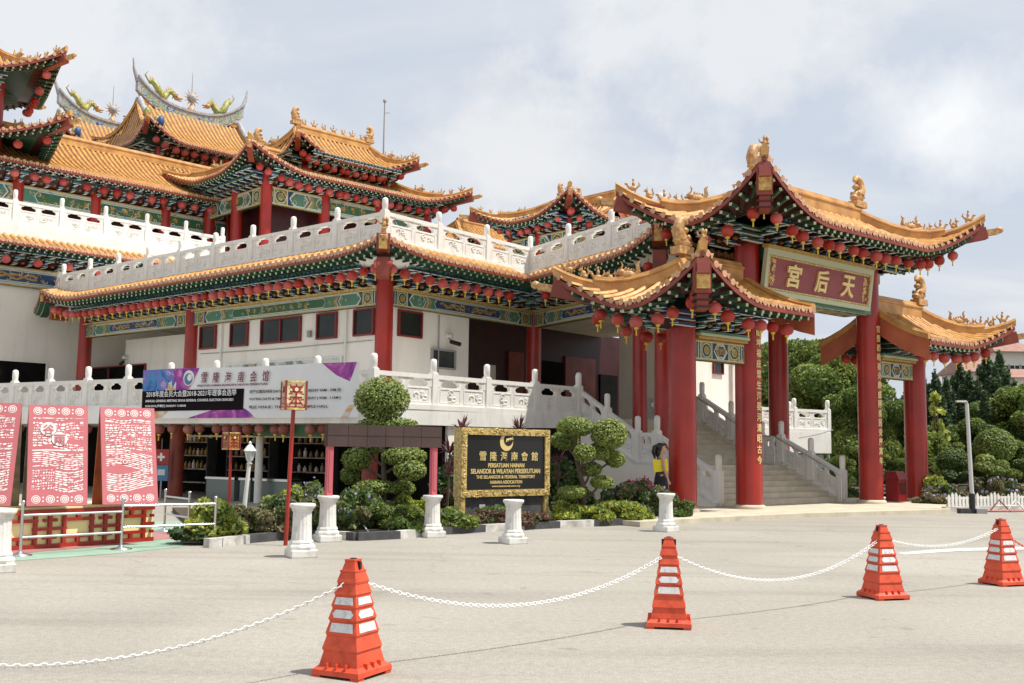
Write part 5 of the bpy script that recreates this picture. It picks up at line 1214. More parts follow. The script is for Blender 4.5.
# ================================================================== BLACK AND GOLD SIGN
sA,sB=P(460.5,497,21.6),P(549,497,23.25); u=(sB-sA);u.z=0;Ls=u.length;u.normalize();n_=V((u.y,-u.x,0)); z1_=Z(460.5,427.5,21.6); z0_=Z(460.5,497.5,21.6)
sg=thing('association_sign','black sign board in a carved gold frame with gold lettering','sign',V(((sA.x+sB.x)/2,(sA.y+sB.y)/2,0)))
sO=V((sA.x,sA.y,0)); b=MB(); b.box(sO+u*(Ls/2)-n_*.09+V((0,0,(z0_+z1_)/2)),(Ls-.2,.14,z1_-z0_-.2),'black',u=u); sp=b.build('sign_panel',sg)
b=MB(); fw=.14
for x0,x1,a0,a1 in((0,Ls,z1_-fw,z1_),(0,Ls,z0_,z0_+fw),(0,fw,z0_+fw+.002,z1_-fw-.002),(Ls-fw,Ls,z0_+fw+.002,z1_-fw-.002)): b.box(sO+u*((x0+x1)/2)-n_*.11+V((0,0,(a0+a1)/2)),(x1-x0,.26,a1-a0),'gold_paint',u=u)
rr=random.Random(5)
for k in range(110):
    s_=rr.choice('tblr'); 
    x,z=(rr.uniform(.05,Ls-.05),z1_-fw/2) if s_=='t' else (rr.uniform(.05,Ls-.05),z0_+fw/2) if s_=='b' else (fw/2,rr.uniform(z0_,z1_)) if s_=='l' else (Ls-fw/2,rr.uniform(z0_,z1_))
    x+=rr.uniform(-.04,.04);z+=rr.uniform(-.04,.04); ph=rr.uniform(0,6)
    b.tube([sO+u*(x+.05*math.cos(ph+a*.9)*(1-a*.12))+n_*.022+V((0,0,z+.045*math.sin(ph+a*.9)*(1-a*.12))) for a in range(6)],.012,'gold_paint',4)
b.build('gold_frame',sg)
for x in(fw/2,Ls-fw/2): b=MB(); b.box(sO+u*x-n_*.11+V((0,0,z0_/2+.05)),(fw*.8,.22,z0_+.06),'gold_paint',u=u); b.build('leg',sg)
b=MB(); b.box(sO+u*(Ls/2)-n_*.12+V((0,0,z0_/2+.06)),(Ls-2*fw,.12,z0_-.04),'grey_d',u=u); b.build('lower_panel',sg)
b=MB(); up=V((0,0,1)); Hs=z1_-z0_
def sl_(s,fz,h,w,bold=.02):
    b=MB(); text_mb(b,s,sO+u*(Ls*.5)-n_*.018+V((0,0,z0_+Hs*fz)),u,up,h,'gold_letter',.012,width=w,bold=bold,align='CENTER'); b.build('sign_lettering',sg)
for i,ch in enumerate('雪隆海南會館'): text_mb(b,ch,sO+u*(Ls*(.235+i*.118))-n_*.018+V((0,0,z0_+Hs*.525)),u,up,.19,'gold_letter',.014,width=.185,bold=.006,align='CENTER')
sl_('PERSATUAN HAINAN',.425,.09,1.02); sl_('SELANGOR & WILAYAH PERSEKUTUAN',.335,.10,1.95); sl_('THE SELANGOR & FEDERAL TERRITORY',.262,.07,1.66,.012); sl_('HAINAN ASSOCIATION',.185,.07,.90,.012); sl_('www.hainannet.com.my',.128,.055,.80,.005)
b.build('sign_lettering',sg); b=MB(); c=sO+u*(Ls*.5)+V((0,0,z0_+Hs*.80)); 
for r_,m,l,dx,dz in((.185,'gold_letter',0,0,0),(.13,'black',1,.05,.05)): b.poly([c+n_*(-.016+.003*l)+u*(dx+r_*math.cos(t*math.pi/12))+V((0,0,dz+r_*math.sin(t*math.pi/12))) for t in range(24)],m)
for k in range(4): b.tube([c-n_*.008+u*(-.02+.05*k)+V((0,0,.0+.02*k)),c-n_*.008+u*(.01+.05*k)+V((0,0,.07+.02*k)),c-n_*.008+u*(.05+.04*k)+V((0,0,.05))],.012,'gold_letter',5)
b.build('round_emblem',sg)
# ================================================================== BANNER ON THE BALCONY
t0_,t1_=line_t(LC+nLA*.12,uL,360.5),line_t(LC+nLA*.12,uL,144.5); q0=LC+nLA*.15
TL=q0+uL*t1_; TR=q0+uL*t0_; uu=(TR-TL).normalized(); Lb=(TR-TL).length; zb0=2.14; zb1=Z(145,371,TL.y); zb2=Z(360,363,TR.y)
bn=thing('event_banner','wide white vinyl banner with red and black lettering tied to the balcony','banner',(TL+TR)/2+V((0,0,2.1))); b=MB(); nb_=nLA
def bz(x,f): top=zb1+(zb2-zb1)*x; return zb0+.02+(top-zb0)*f
def BPt(x,f,l=0): return TL+uu*(Lb*x)+nb_*(.004*l+.018*math.sin(x*31+f*2)*f)+V((0,0,bz(x,f)+.012*math.sin(x*9)*f))
K=40; vs=[BPt(i/K,j/4) for j in range(5) for i in range(K+1)]; b.add(vs,[(j*(K+1)+i,j*(K+1)+i+1,(j+1)*(K+1)+i+1,(j+1)*(K+1)+i) for j in range(4) for i in range(K)],'banner_white',True); bo_=b.build('banner_sheet',bn)
b=MB()
def bpoly(pts,m,l=1):
    # subdivide in x so that it follows the cloth
    xs0=min(p[0] for p in pts);xs1=max(p[0] for p in pts); S_=max(1,int((xs1-xs0)*40))
    def yr(x):
        ys=[]
        for (a,c),(d,e) in zip(pts,pts[1:]+pts[:1]):
            if a==d: 
                if abs(x-a)<1e-9: ys+= [c,e]
            elif min(a,d)-1e-9<=x<=max(a,d)+1e-9: ys.append(c+(e-c)*(x-a)/(d-a))
        return (min(ys),max(ys)) if ys else None
    for i in range(S_):
        xa=xs0+(xs1-xs0)*i/S_; xb=xs0+(xs1-xs0)*(i+1)/S_; ra,rb=yr(xa),yr(xb)
        if ra and rb: b.quad(BPt(xa,ra[0],l),BPt(xb,rb[0],l),BPt(xb,rb[1],l),BPt(xa,ra[1],l),m)
def cpoly(pts,m,l): b.poly([BPt(x,f,l) for x,f in pts],m)
bpoly([(0,.0),(.0,1),(.285,1),(.235,.5),(.10,.0)],'banner_orange',1); b.build('printed_corner',bo_); b=MB()
bpoly([(.0,.5),(.0,1),(.16,1),(.16,.5)],'banner_blue',2); bpoly([(.16,.5),(.16,1),(.285,1),(.235,.5)],'banner_purple',2)
b.build('printed_swirl',bo_); b=MB()
bpoly([(.235,.0),(.42,.24),(.52,.18),(.56,.0)],'banner_purple',1)
b.build('printed_swirl',bo_); b=MB()
bpoly([(.0,.145),(.0,.56),(.505,.575),(.505,.16)],'banner_black',4)
b.build('black_strip',bo_); b=MB()
bpoly([(.845,1),(.99,1),(.985,.60),(.90,.78)],'banner_purple',1); bpoly([(.845,1),(.89,1),(.88,.80),(.855,.88)],'banner_blue',3); b.build('printed_swirl',bo_); b=MB(); bpoly([(.93,.0),(.97,.3),(.985,.25),(.975,.0)],'banner_orange',1)
b.build('printed_corner',bo_); b=MB()
cpoly([(.238+.026*math.cos(t*.5236),.80+.16*math.sin(t*.5236)) for t in range(12)],'paper',4); cpoly([(.237+.02*math.cos(t*.5236),.78+.12*math.sin(t*.5236)) for t in range(12)],'blue_l',5); cpoly([(.243+.011*math.cos(t*.5236),.81+.07*math.sin(t*.5236)) for t in range(12)],'paper',6)
b.build('round_emblem',bo_); b=MB(); UZ=V((0,0,1))
for i,ch in enumerate('雪隆海南会馆'): text_mb(b,ch,BPt(.305+i*.0585+.012,.70,8)+nb_*.012,uu,UZ,.27,'maroon',.006,width=.225,bold=.004,align='CENTER',slant=.15)
def bt(s,x,f,h,w,m,l=8,bold=.012): text_mb(b,s,BPt(x,f,l)+nb_*.012,uu,UZ,h,m,.005,width=w,bold=bold)
bt('PERSATUAN HAINAN SELANGOR & WILAYAH PERSEKUTUAN',.285,.62,.055,Lb*.33,'maroon')
bt('2018年度会员大会暨2018-2021年理事会选举',.028,.43,.17,Lb*.45,'whiteink',9,.006)
bt('ANNUAL GENERAL MEETING 2018 & GENERAL COUNCIL ELECTION 2018-2021',.024,.33,.065,Lb*.44,'whiteink',9,.015)
bt('24.06.2018 (星期日) SUNDAY 11.00AM',.024,.215,.085,Lb*.21,'whiteink',9,.015)
bt('选举日期及时间 DATE : 23.06.2018 SATURDAY 9AM - 5PM 及',.535,.475,.085,Lb*.395,'ink'); bt('VOTING DATE & TIME   24.06.2018 SUNDAY ( 9AM - 11AM )',.535,.325,.08,Lb*.395,'ink'); bt('地点 VENUE : THEAN HOU TEMPLE HALL',.535,.175,.085,Lb*.345,'ink')
b.build('banner_lettering',bo_)
# ================================================================== PAPERCUT PANELS ON LATTICE BOX
bxA,bxB=G(-60,556),G(152.5,541); bxu=(bxB-bxA);bxu.z=0;bL=bxu.length;bxu.normalize();bxn=V((bxu.y,-bxu.x,0)); BH=.56
lb=thing('lattice_stage','low red lattice fronted stage box with yellow infill carrying the papercut panels','display stage',(bxA+bxB)/2)
b=MB(); b.box((bxA+bxB)/2-bxn*.55+V((0,0,BH/2)),(bL,1.06,BH-.01),'box_yellow',u=bxu); b.box((bxA+bxB)/2-bxn*.53+V((0,0,BH+.005)),(bL,1.06,.03),'box_yellow',u=bxu); b.build('stage_box',lb)
b=MB()
def bar(x0,x1,a0,a1): b.box(bxA+bxu*((x0+x1)/2)+bxn*.0+V((0,0,(a0+a1)/2)),(abs(x1-x0),.05,abs(a1-a0)),'red_dark' if False else 'red_fascia',u=bxu)
BMP=["1111111111111","1001001001001","1101111111011","1001000001001","1111000001111","1001000001001","1101111111011","1001001001001","1111111111111"]
cell=.86; cw_=cell/12.0; ch_=(BH-.02)/9.0; x=bL
while x>0.3:
    for ri,rw in enumerate(BMP):
        c0=0
        while c0<12:
            if rw[c0]=='1':
                c1=c0
                while c1<12 and rw[c1]=='1': c1+=1
                b.box(bxA+bxu*(x-cell+cw_*(c0+c1)/2)+bxn*.01+V((0,0,.005+ch_*(8-ri+.5))),(cw_*(c1-c0)*.995-.018*(c1-c0<2),.045,ch_*(1.0 if ri in(0,8) else .74)),'red_col',u=bxu); c0=c1
            else: c0+=1
    for cc in(0,3,6,9):
        for ri in(1,3,5,7):
            if BMP[ri][cc]=='1': b.box(bxA+bxu*(x-cell+cw_*(cc+.5))+bxn*.012+V((0,0,.005+ch_*(8-ri+.5))),(cw_*.62,.045,ch_*1.3),'red_col',u=bxu)
    x-=cell
b.build('lattice',lb)
def panel(BL_,BR_,TL_,TR_,seed,label,back='board_back'):
    D0=lambda p:P(*p); a,c,d,e=[D0(p) for p in(BL_,BR_,TL_,TR_)]
    a.z=c.z=(a.z+c.z)/2; u=(c-a);w=u.length;u.normalize(); up=((d+e)/2-(a+c)/2); up-=u*up.dot(u); h=up.length; up.normalize(); n=u.cross(up); 
    r=thing('papercut_panel',label,'display panel',V((a+c)/2),0,'papercut panels on the stage'); X=lambda s,t,l=0:a+u*(s*w)+up*(t*h)+n*l
    b=MB(); vs=[X(s,t,l) for l in(0,.035) for t in(0,1) for s in(0,1)]; b.add(vs,[(0,2,3,1),(4,5,7,6),(0,1,5,4),(2,6,7,3),(0,4,6,2),(1,3,7,5)],'pink_board'); o=b.build('panel_front',r)
    b=MB(); bk_=-n.copy(); bk_.z=0; bk_.normalize(); lo=bk_*.62
    vs=[X(0,1,-.002),X(1,1,-.002),X(1,0,0)+lo,X(0,0,0)+lo]; vs+=[v+V((0,0,-.03))-bk_*.03 for v in vs]; b.add(vs,[(0,1,2,3),(4,7,6,5),(0,3,7,4),(1,5,6,2),(2,6,7,3)],back)
    b.build('back_panel',r)
    k=MB(); rnd=random.Random(seed); L=.037
    def pol(pts,l=0): k.poly([X(s,t,L+.0015*l) for s,t in pts],'paper')
    def redpol(pts,l=1): k.poly([X(s,t,L+.0015*l) for s,t in pts],'pink_board')
    asp=w/h
    def ring(cx,cy,r0,l=0,n_=12,f=1.0): return [(cx+r0*math.cos(i*2*math.pi/n_),cy+r0*asp*math.sin(i*2*math.pi/n_)*f) for i in range(n_)]
    for cy in(.062,.938):
        for i in range(4):
            cx=.15+.235*i
            pol(ring(cx,cy,.075)); redpol(ring(cx,cy,.062),1); pol(ring(cx,cy,.05,n_=6),2); redpol(ring(cx,cy,.03,n_=6),3); pol(ring(cx,cy,.014),4)
            if i<3:
                for dy in(-.018,.018): pol(ring(cx+.117,cy+dy,.016,n_=8))
    y0,y1=.13,.875
    def blob(cx,cy,rx,ry,ang=0,n_=9,j=.25):
        pts=[]
        for i in range(n_):
            t=i*2*math.pi/n_; q=1+rnd.uniform(-j,j); x=rx*q*math.cos(t);y=ry*q*math.sin(t); pts.append((min(.95,max(.05,cx+x*math.cos(ang)-y*math.sin(ang))),min(y1,max(y0,cy+(x*math.sin(ang)+y*math.cos(ang))*asp))))
        return pts
    def cells(xa,xb,ya,yb,nx,ny,jit,gap,curve,skip,l=0,rot=0.0):
        gx=[[xa+(xb-xa)*min(max((i_+(rnd.uniform(-jit,jit) if 0<i_<nx else 0)+(.5 if (j_%2 and 0<i_<nx) else 0)*(jit<.3))/nx,0),1) for i_ in range(nx+1)] for j_ in range(ny+1)]
        gy=[[ya+(yb-ya)*(j_+(rnd.uniform(-jit,jit) if 0<j_<ny else 0))/ny for i_ in range(nx+1)] for j_ in range(ny+1)]
        for j_ in range(ny):
            for i_ in range(nx):
                if rnd.random()<skip: continue
                q=[(gx[j_][i_],gy[j_][i_]),(gx[j_][i_+1],gy[j_][i_+1]),(gx[j_+1][i_+1],gy[j_+1][i_+1]),(gx[j_+1][i_],gy[j_+1][i_])]
                mx_=sum(a for a,_ in q)/4; my_=sum(b_ for _,b_ in q)/4; pts=[]
                for k_ in range(4):
                    a,b2,c_=q[k_-1],q[k_],q[(k_+1)%4]
                    for f_,o_ in((.70,a),(.70,c_)): pts.append((b2[0]*f_+o_[0]*(1-f_),b2[1]*f_+o_[1]*(1-f_)))
                pts2=[]
                for x_,y_ in pts:
                    dx,dy=x_-mx_,y_-my_; fx=max(.25,1-gap*rnd.uniform(.5,1.2)/max(abs((q[1][0]-q[0][0])/2),1e-3)); fy=max(.25,1-gap*asp/max(abs((q[3][1]-q[0][1])/2),1e-3)); X2=mx_+dx*fx; Y2=my_+dy*fy; pts2.append((min(.95,max(.05,X2)),min(y1+.01,max(y0-.005,Y2+curve(X2)))))
                pol(pts2,l)
                if rnd.random()<.35: redpol([(mx_+(x_-mx_)*.30,my_+curve(mx_)+(y_-my_)*.42) for x_,y_ in pts],l+2)
    z_=lambda x:0.0; w1=rnd.uniform(0,3)
    if seed!=2:
        cells(.07,.93,.835,.875,5,2,.35,.010,z_,.25); cells(.07,.34,.70,.83,5,5,.42,.010,z_,.15); cells(.34,.93,.745,.83,9,3,.42,.010,lambda x:.012*math.sin(9*x),.15)
        cells(.07,.93,.64,.735,11,4,.42,.009,lambda x:.02*(x-.5),.22); cells(.07,.93,.555,.63,10,3,.40,.010,lambda x:.025*math.sin(5*x+w1),.10)
        pol([(.07,.545),(.3,.552),(.6,.548),(.93,.556),(.93,.545),(.6,.537),(.3,.541),(.07,.535)])
        cells(.07,.93,.36,.525,7,8,.22,.008,lambda x:.018*math.sin(6*x+w1),.08); cells(.07,.45,.145,.35,9,8,.25,.011,lambda x:.03*x,.06); cells(.45,.93,.145,.35,5,9,.20,.008,lambda x:.022*math.sin(7*x),.06)
    else:
        cells(.07,.93,.83,.875,6,2,.35,.009,lambda x:.008*math.sin(12*x),.2); cells(.07,.93,.70,.82,11,5,.44,.009,z_,.18); cells(.07,.93,.54,.69,9,7,.45,.010,lambda x:.02*math.sin(4*x),.10)
        cells(.07,.93,.35,.53,6,9,.20,.008,lambda x:.04*math.sin(4*x+.5),.06); cells(.07,.93,.15,.335,5,9,.20,.008,lambda x:-.03*math.sin(5*x),.06)
        redpol(ring(.42,.43,.06,6,9),4); pol(ring(.42,.43,.045,5,9),6); redpol(ring(.42,.43,.03,6,9),8)
    for ch,cx,cy in ({1:(('谷',.33,.70),('雨',.52,.60))}.get(seed,())):
        pol(ring(cx,cy+.055,.135,6,14,.95),6); text_mb(k,ch,X(cx,cy,L+.012),u,up,.10*h,'pink_board',.004,width=.19*w,align='CENTER',bold=.02)
    k.build('papercut_picture',o)
panel((102,505.5,15.35),(157.5,504,15.8),(99,407.5,15.7),(152.5,409,16.15),2,'pink papercut panel showing round leafy field patterns, rightmost on the stage','board_orange')
panel((26,507,14.7),(87,505.5,15.1),(27,405.5,15.05),(85.5,406.5,15.45),1,'pink papercut panel with farmhouse and tree scene, middle of the stage')
panel((-52,507,14.3),(10.5,506,14.5),(-52,402.5,14.65),(11.7,403.5,14.85),4,'pink papercut panel cut off by the left picture edge')
# ================================================================== STEEL QUEUE BARRIERS
def barrier(p,q,label,rails=(.47,.80),own=True):
    r=thing('queue_barrier',label,'barrier',(V(p)+V(q))/2,0,'steel queue barriers'); 
    for a in((V(p),V(q)) if own else (V(q),)):
        b=MB(); b.lathe(a,[(.15,0),(.15,.015),(.05,.035),(.026,.06)],'steel',18); b.tube([a+V((0,0,.05)),a+V((0,0,.68))],.020,'steel',10); b.ell(a+V((0,0,.70)),(.032,.032,.03),'steel',8,5); b.build('post',r)
    for z in rails: b=MB(); b.tube([V(p)+V((0,0,z)),V(q)+V((0,0,z))],.016,'steel',8); b.build('rail',r)
Pg=lambda x,y:G(x,y)
barrier(Pg(20,556),Pg(121,549.5),'steel two rail queue barrier in front of the yellow lattice, left one',(.24,.53))
barrier(Pg(121,549.5),Pg(214,545),'steel two rail queue barrier running from the lattice towards the shrubs',(.31,.61),own=False)
barrier(Pg(164,531.5),Pg(188,536),'short steel queue barrier set at an angle beyond the stage',(.30,.60))
# ================================================================== SHOP CONTENTS
shp=[]
for k,(px,w_) in enumerate(((200,1.3),(255,1.7),(318,1.6))):
    q=LC-nLA*3.2; t=line_t(q,uL,px); p=q+uL*t; r=thing('display_shelf',['dark shop shelf nearest the red shop column','dark shop shelf behind the white lamp post','dark shop shelf behind the tall red pole'][k],'shelf',p,math.radians(148-180),'shelves inside the shop')
    b=MB()
    for z in(.35,.75,1.15,1.55): b.box((0,0,z),(w_,.35,.03),'product')
    for s in(-1,1): b.box((s*w_/2,0,.85),(.04,.36,1.65),'grey_d')
    b.build('rack',r,local=True)
    for j in range(3):
        for i in range(7):
            x=-w_/2+w_*(i+.7)/7.4; z=(.765+.4*j)
            o=MB(); hh=random.uniform(.14,.27); o.lathe((0,0,0),[(.05,0),(.055,hh*.6),(.02,hh*.8),(.02,hh)],random.choice(['bottle','product','paper','ochre']),10)
            fx=Matrix.Translation(p)@Matrix.Rotation(math.radians(-32),4,'Z')@V((x,.05,z))
            o2=o.build('shop_bottle'); o2.location=fx; tag(o2,'small bottle, %s from left on the %s level of shelf %s'%(ORD[i],['lower','middle','top'][j],['by the red shop column','behind the lamp post','behind the tall red pole'][k]),'bottle','bottles in the shop')
q=LC-nLA*1.4
for k,(x0,x1) in enumerate(((217,246),(250,262),(264,300))):
    ta,tb=line_t(q,uL,x1),line_t(q,uL,x0); c=q+uL*((ta+tb)/2); r=thing('glass_counter',['pale glass shop counter, leftmost','narrow glass shop counter between two others','long glass shop counter nearest the tall red pole'][k],'counter',c,math.radians(-32),'glass counters in the shop'); b=MB(); b.box((0,0,.28),(abs(tb-ta)-.06,.5,.55),'case_glass'); b.build('case',r,local=True); b=MB(); b.box((0,0,.59),(abs(tb-ta),.56,.06),'steel'); b.build('counter_top',r,local=True)
q=LC-nLA*.9; t=line_t(q,uL,166); b=MB(); b.box((0,0,0),(.5,.05,.38),'red_col'); b.box((0,-.03,0),(.06,.01,.22),'paper'); b.box((0,-.031,.0),(.2,.01,.07),'paper'); single(b,'first_aid_sign','small red sign with a white cross in the shop entrance','sign',q+uL*t-V((0,-0.2,-1.55)),math.radians(-32)) if False else None
bb2=MB(); pp=P(161.5,457,28.7); bb2.box(pp,(.42,.05,.42),'red_col'); bb2.box(pp+V((0,-.03,0)),(.06,.01,.22),'paper'); bb2.box(pp+V((0,-.0315,0)),(.2,.01,.065),'paper'); bb2.tube([pp+V((0,0,.2)),pp+V((0,0,.5))],.01,'grey',4); single(bb2,'cross_sign','small red sign with a white cross hanging in the shop entrance','sign',pp)
pp=P(161.5,473,28.7); bb2=MB(); bb2.box(pp,(.36,.05,.42),'blue_l'); bb2.box(pp+V((0,-.03,.02)),(.2,.01,.16),'shed_glass'); bb2.box(pp+V((0,0,-.6)),(.04,.04,.8),'grey'); single(bb2,'poster_stand','small blue poster stand in the shop entrance below the cross sign','poster',pp)
# ================================================================== WOMAN
def woman(loc,rz):
    bm=bmesh.new(); sk=bm.verts.layers.skin.verify()
    J={'pel':((0,0,.88),(.135,.11)),'waist':((0,-.01,1.04),(.105,.085)),'chest':((0.01,-.01,1.24),(.125,.095)),'neckb':((0,.0,1.38),(.06,.055)),'neck':((.01,0,1.44),(.045,.045)),'head':((.02,0,1.52),(.075,.082)),'crown':((.01,0,1.60),(.07,.075)),
     'hl':((.0,.085,.84),(.095,.095)),'kl':((.06,.085,.47),(.06,.06)),'al':((.02,.085,.09),(.036,.04)),'tl':((.13,.09,.03),(.03,.025)),
     'hr':((.0,-.085,.84),(.095,.095)),'kr':((-.02,-.085,.47),(.06,.06)),'ar':((-.14,-.085,.10),(.036,.04)),'tr':((-.04,-.09,.03),(.03,.025)),
     'sl':((0,.16,1.34),(.05,.05)),'el':((.0,.20,1.10),(.036,.036)),'wl':((.10,.16,.97),(.026,.026)),
     'sr':((0,-.16,1.34),(.05,.05)),'er':((.01,-.235,1.08),(.036,.036)),'wr':((.09,-.235,.86),(.024,.026)),'pr':((.11,-.235,.79),(.028,.02)),'pl':((.15,.14,.94),(.028,.02))}
    E=[('pel','waist'),('waist','chest'),('chest','neckb'),('neckb','neck'),('neck','head'),('head','crown'),('pel','hl'),('hl','kl'),('kl','al'),('al','tl'),('pel','hr'),('hr','kr'),('kr','ar'),('ar','tr'),('chest','sl'),('sl','el'),('el','wl'),('wl','pl'),('chest','sr'),('sr','er'),('er','wr'),('wr','pr')]
    # fingers
    for hnd,pt,dx,dz in(('pr','wr',.3,-1),('pl','wl',1,-.1)):
        c=V(J[hnd][0]); d=V((dx,0,dz)).normalized()
        for k in range(4):
            nm='%s_f%d'%(hnd,k); J[nm]=(tuple(c+d*(.075-.008*abs(k-1.4))+V((.022*(k-1.5),0,0) if hnd=='pr' else (0,0,.02*(k-1.5)))),(.0085,.0085)); E.append((hnd,nm))
        nm=hnd+'_t'; J[nm]=(tuple(c+d*.03+(V((.05,.02,0)) if hnd=='pr' else V((0,.02,.05)))),(.01,.01)); E.append((pt,nm)) if False else E.append((hnd,nm))
    vv={k:bm.verts.new(p) for k,(p,r) in J.items()}
    for a,c in E: bm.edges.new((vv[a],vv[c]))
    for k,(p,r) in J.items(): vv[k][sk].radius=r; vv[k][sk].use_root=(k=='pel')
    me=bpy.data.meshes.new('b'); bm.to_mesh(me); bm.free(); o=bpy.data.objects.new('b',me); COL.objects.link(o)
    m=o.modifiers.new('s','SKIN'); m.use_smooth_shade=True; m2=o.modifiers.new('d','SUBSURF'); m2.levels=2; m2.render_levels=2
    dg=bpy.context.evaluated_depsgraph_get(); me2=bpy.data.meshes.new_from_object(o.evaluated_get(dg)); bpy.data.objects.remove(o)
    hb=bmesh.new(); hb.from_mesh(me2)
    for c_,r_ in(((.040,0,1.525),(.078,.068,.112)),((.108,0,1.515),(.022,.013,.022)),((.085,0,1.455),(.026,.028,.022))):
        rv=bmesh.ops.create_icosphere(hb,subdivisions=3,radius=1.0)['verts']
        for v in rv: v.co=V((c_[0]+v.co.x*r_[0],c_[1]+v.co.y*r_[1],c_[2]+v.co.z*r_[2]))
    hb.to_mesh(me2); hb.free()
    me2.materials.clear(); 
    for mm in('skin','top_cloth','skirt_cloth','hair'): me2.materials.append(MATS[mm])
    for p in me2.polygons:
        c=p.center; p.use_smooth=True
        p.material_index=1 if (c.z>.92 and c.z<1.31 and abs(c.y)<.135 and abs(c.x)<.16 ) else 2 if (.56<c.z<=.92 and abs(c.y)<.19) else 3 if c.z<.06 else 0
    for v in me2.vertices:   # nose and chin
        if 1.50<v.co.z<1.545 and v.co.x>.085 and abs(v.co.y)<.02: v.co.x+=.022
    body=bpy.data.objects.new('person',me2); COL.objects.link(body); body.location=loc; body.rotation_euler=(0,0,rz); FR[body.name]=Matrix.Translation(V(loc))@Matrix.Rotation(rz,4,'Z')
    tag(body,'woman with black ponytail in dark skirt walking right, holding a yellow folder','person')
    h=MB(); h.ell((-.035,0,1.560),(.088,.084,.105),'hair',14,10); h.ell((.015,0,1.612),(.085,.074,.045),'hair',12,8); h.tube([(-.09,0,1.60),(-.15,0,1.56),(-.17,0,1.44),(-.14,0,1.30)],[.04,.055,.05,.015],'hair',9); h.tube([(-.06,.0,1.5),(-.07,0,1.40),(-.06,0,1.30)],[.06,.06,.02],'hair',9); h.build('hair',body,local=True)
    s=MB(); s.lathe((0,0,0),[(.165,.60),(.16,.70),(.15,.85),(.118,.99),(.11,1.07)],'skirt_cloth',20); s.build('skirt',body,local=True)
    for y in(-.032,.032): e=MB(); e.ell((.106,y,1.545),(.010,.012,.008),'black',6,4); e.build('eye',body,local=True)
    e=MB(); e.ell((.108,0,1.482),(.008,.020,.007),'maroon',6,4); e.build('mouth',body,local=True)
p=V((P(661,480,24.0).x,24.0,0.0)); woman((p.x,p.y,.0),0.12)
f=MB(); fc=P(660.5,465.5,23.84); f.box(fc,(.33,.03,.27),'folder',rot=Matrix.Rotation(-.12,3,'Y')); f.box(fc+V((.0,-.018,.02)),(.12,.004,.02),'gold_letter',rot=Matrix.Rotation(-.12,3,'Y')); single(f,'folder','bright yellow folder held under the arm of the walking woman','folder',fc)
# ================================================================== RIGHT SIDE ITEMS
p=G(972.5,513.5); sl2=thing('street_light','slim grey street light with black lower pole by the picket fence','street light',p); hp=Z(970,404,p.y); b=MB(); b.tube([(0,0,.0),(0,0,.5)],.075,'black',12); b.build('pole_base',sl2,local=True)
b=MB(); b.tube([(0,0,.5),(-.06,0,hp)],[.052,.045],'street_grey',12); b.tube([(-.06,0,hp),(-.08,0,hp+.05),(-.12,0,hp+.06)],.042,'grey',10); b.build('pole',sl2,local=True)
b=MB(); b.box((-.22,0,hp+.065),(.22,.11,.04),'white'); b.build('lamp_head',sl2,local=True)
for s in(-1,1): b=MB(); b.box((s*.20,0.02,.06),(.26,.26,.12),'grey_d' if s<0 else 'grey'); b.build('footing_block',sl2,local=True)
pf=thing('picket_fence','low white picket fence in front of the purple flowers','fence',G(985,509)); A,B_=G(947,510.5),G(1030,508.5); u=(B_-A).normalized(); L=(B_-A).length; n_=V((u.y,-u.x,0)); k=int(L/.14)
b=MB(); 
for z in(.14,.32): b.box((A+B_)/2-n_*.02+V((0,0,z)),(L,.03,.06),'white',u=u)
b.build('rail',pf)
for i in range(k):
    c=A+u*(L*(i+.5)/k); b=MB(); hh=.42+.06*math.sin(i*1.1); b.add([c+u*x+n_*y+V((0,0,z)) for y in(.0,.025) for x,z in((-.045,.05),(.045,.05),(.045,hh-.07),(0,hh),(-.045,hh-.07))],[(0,1,2,3,4),(9,8,7,6,5),(0,5,6,1),(1,6,7,2),(2,7,8,3),(3,8,9,4),(4,9,5,0)],'white'); b.build('picket',pf)
q=G(896.5,505.8); q.z=.1; lb2=thing('litter_bin','dark red metal litter bin with sloped lid between the right gate columns','bin',q,math.radians(40)); b=MB(); b.box((0,0,.34),(.44,.4,.62),'bin_red'); b.box((0,-.205,.4),(.34,.01,.3),'red_dark'); b.build('bin_body',lb2,local=True); b=MB(); b.add([V(v) for v in((-.25,-.24,.65),(.25,-.24,.65),(.25,.24,.65),(-.25,.24,.65),(-.22,-.12,.88),(.22,-.12,.88),(.22,.2,.88),(-.22,.2,.88))],[(0,1,5,4),(1,2,6,5),(2,3,7,6),(3,0,4,7),(4,5,6,7),(0,3,2,1)],'bin_red'); b.build('lid',lb2,local=True)
q=G(1007,512.5); fb=MB(); 
for a,c in((-.45,.1),(.0,.5)): fb.tube([q+V((a,0,.02)),q+V(((a+c)/2,.05,.32)),q+V((c,0,.02))],.022,'red_fascia' if a<0 else 'white',6)
fb.tube([q+V((-.3,0.03,.17)),q+V((.35,.03,.17))],.02,'white',6); fb.tube([q+V((-.5,0,.03)),q+V((.55,0,.05))],.022,'red_col',6); single(fb,'folded_barrier','small collapsed red and white barrier frame on the kerb by the fence','barrier',q)
rp=MB(); a=[G(361,532)+V((0,-.05,.18)),G(372,539)+V((0,-.05,.05)),G(384,539)+V((0,-.05,.03)),G(397,530)+V((0,-.05,.22))]; rp.tube(a,.012,'chain',6); single(rp,'loose_rope','short white rope hanging loosely against the planter kerb','rope',a[1])
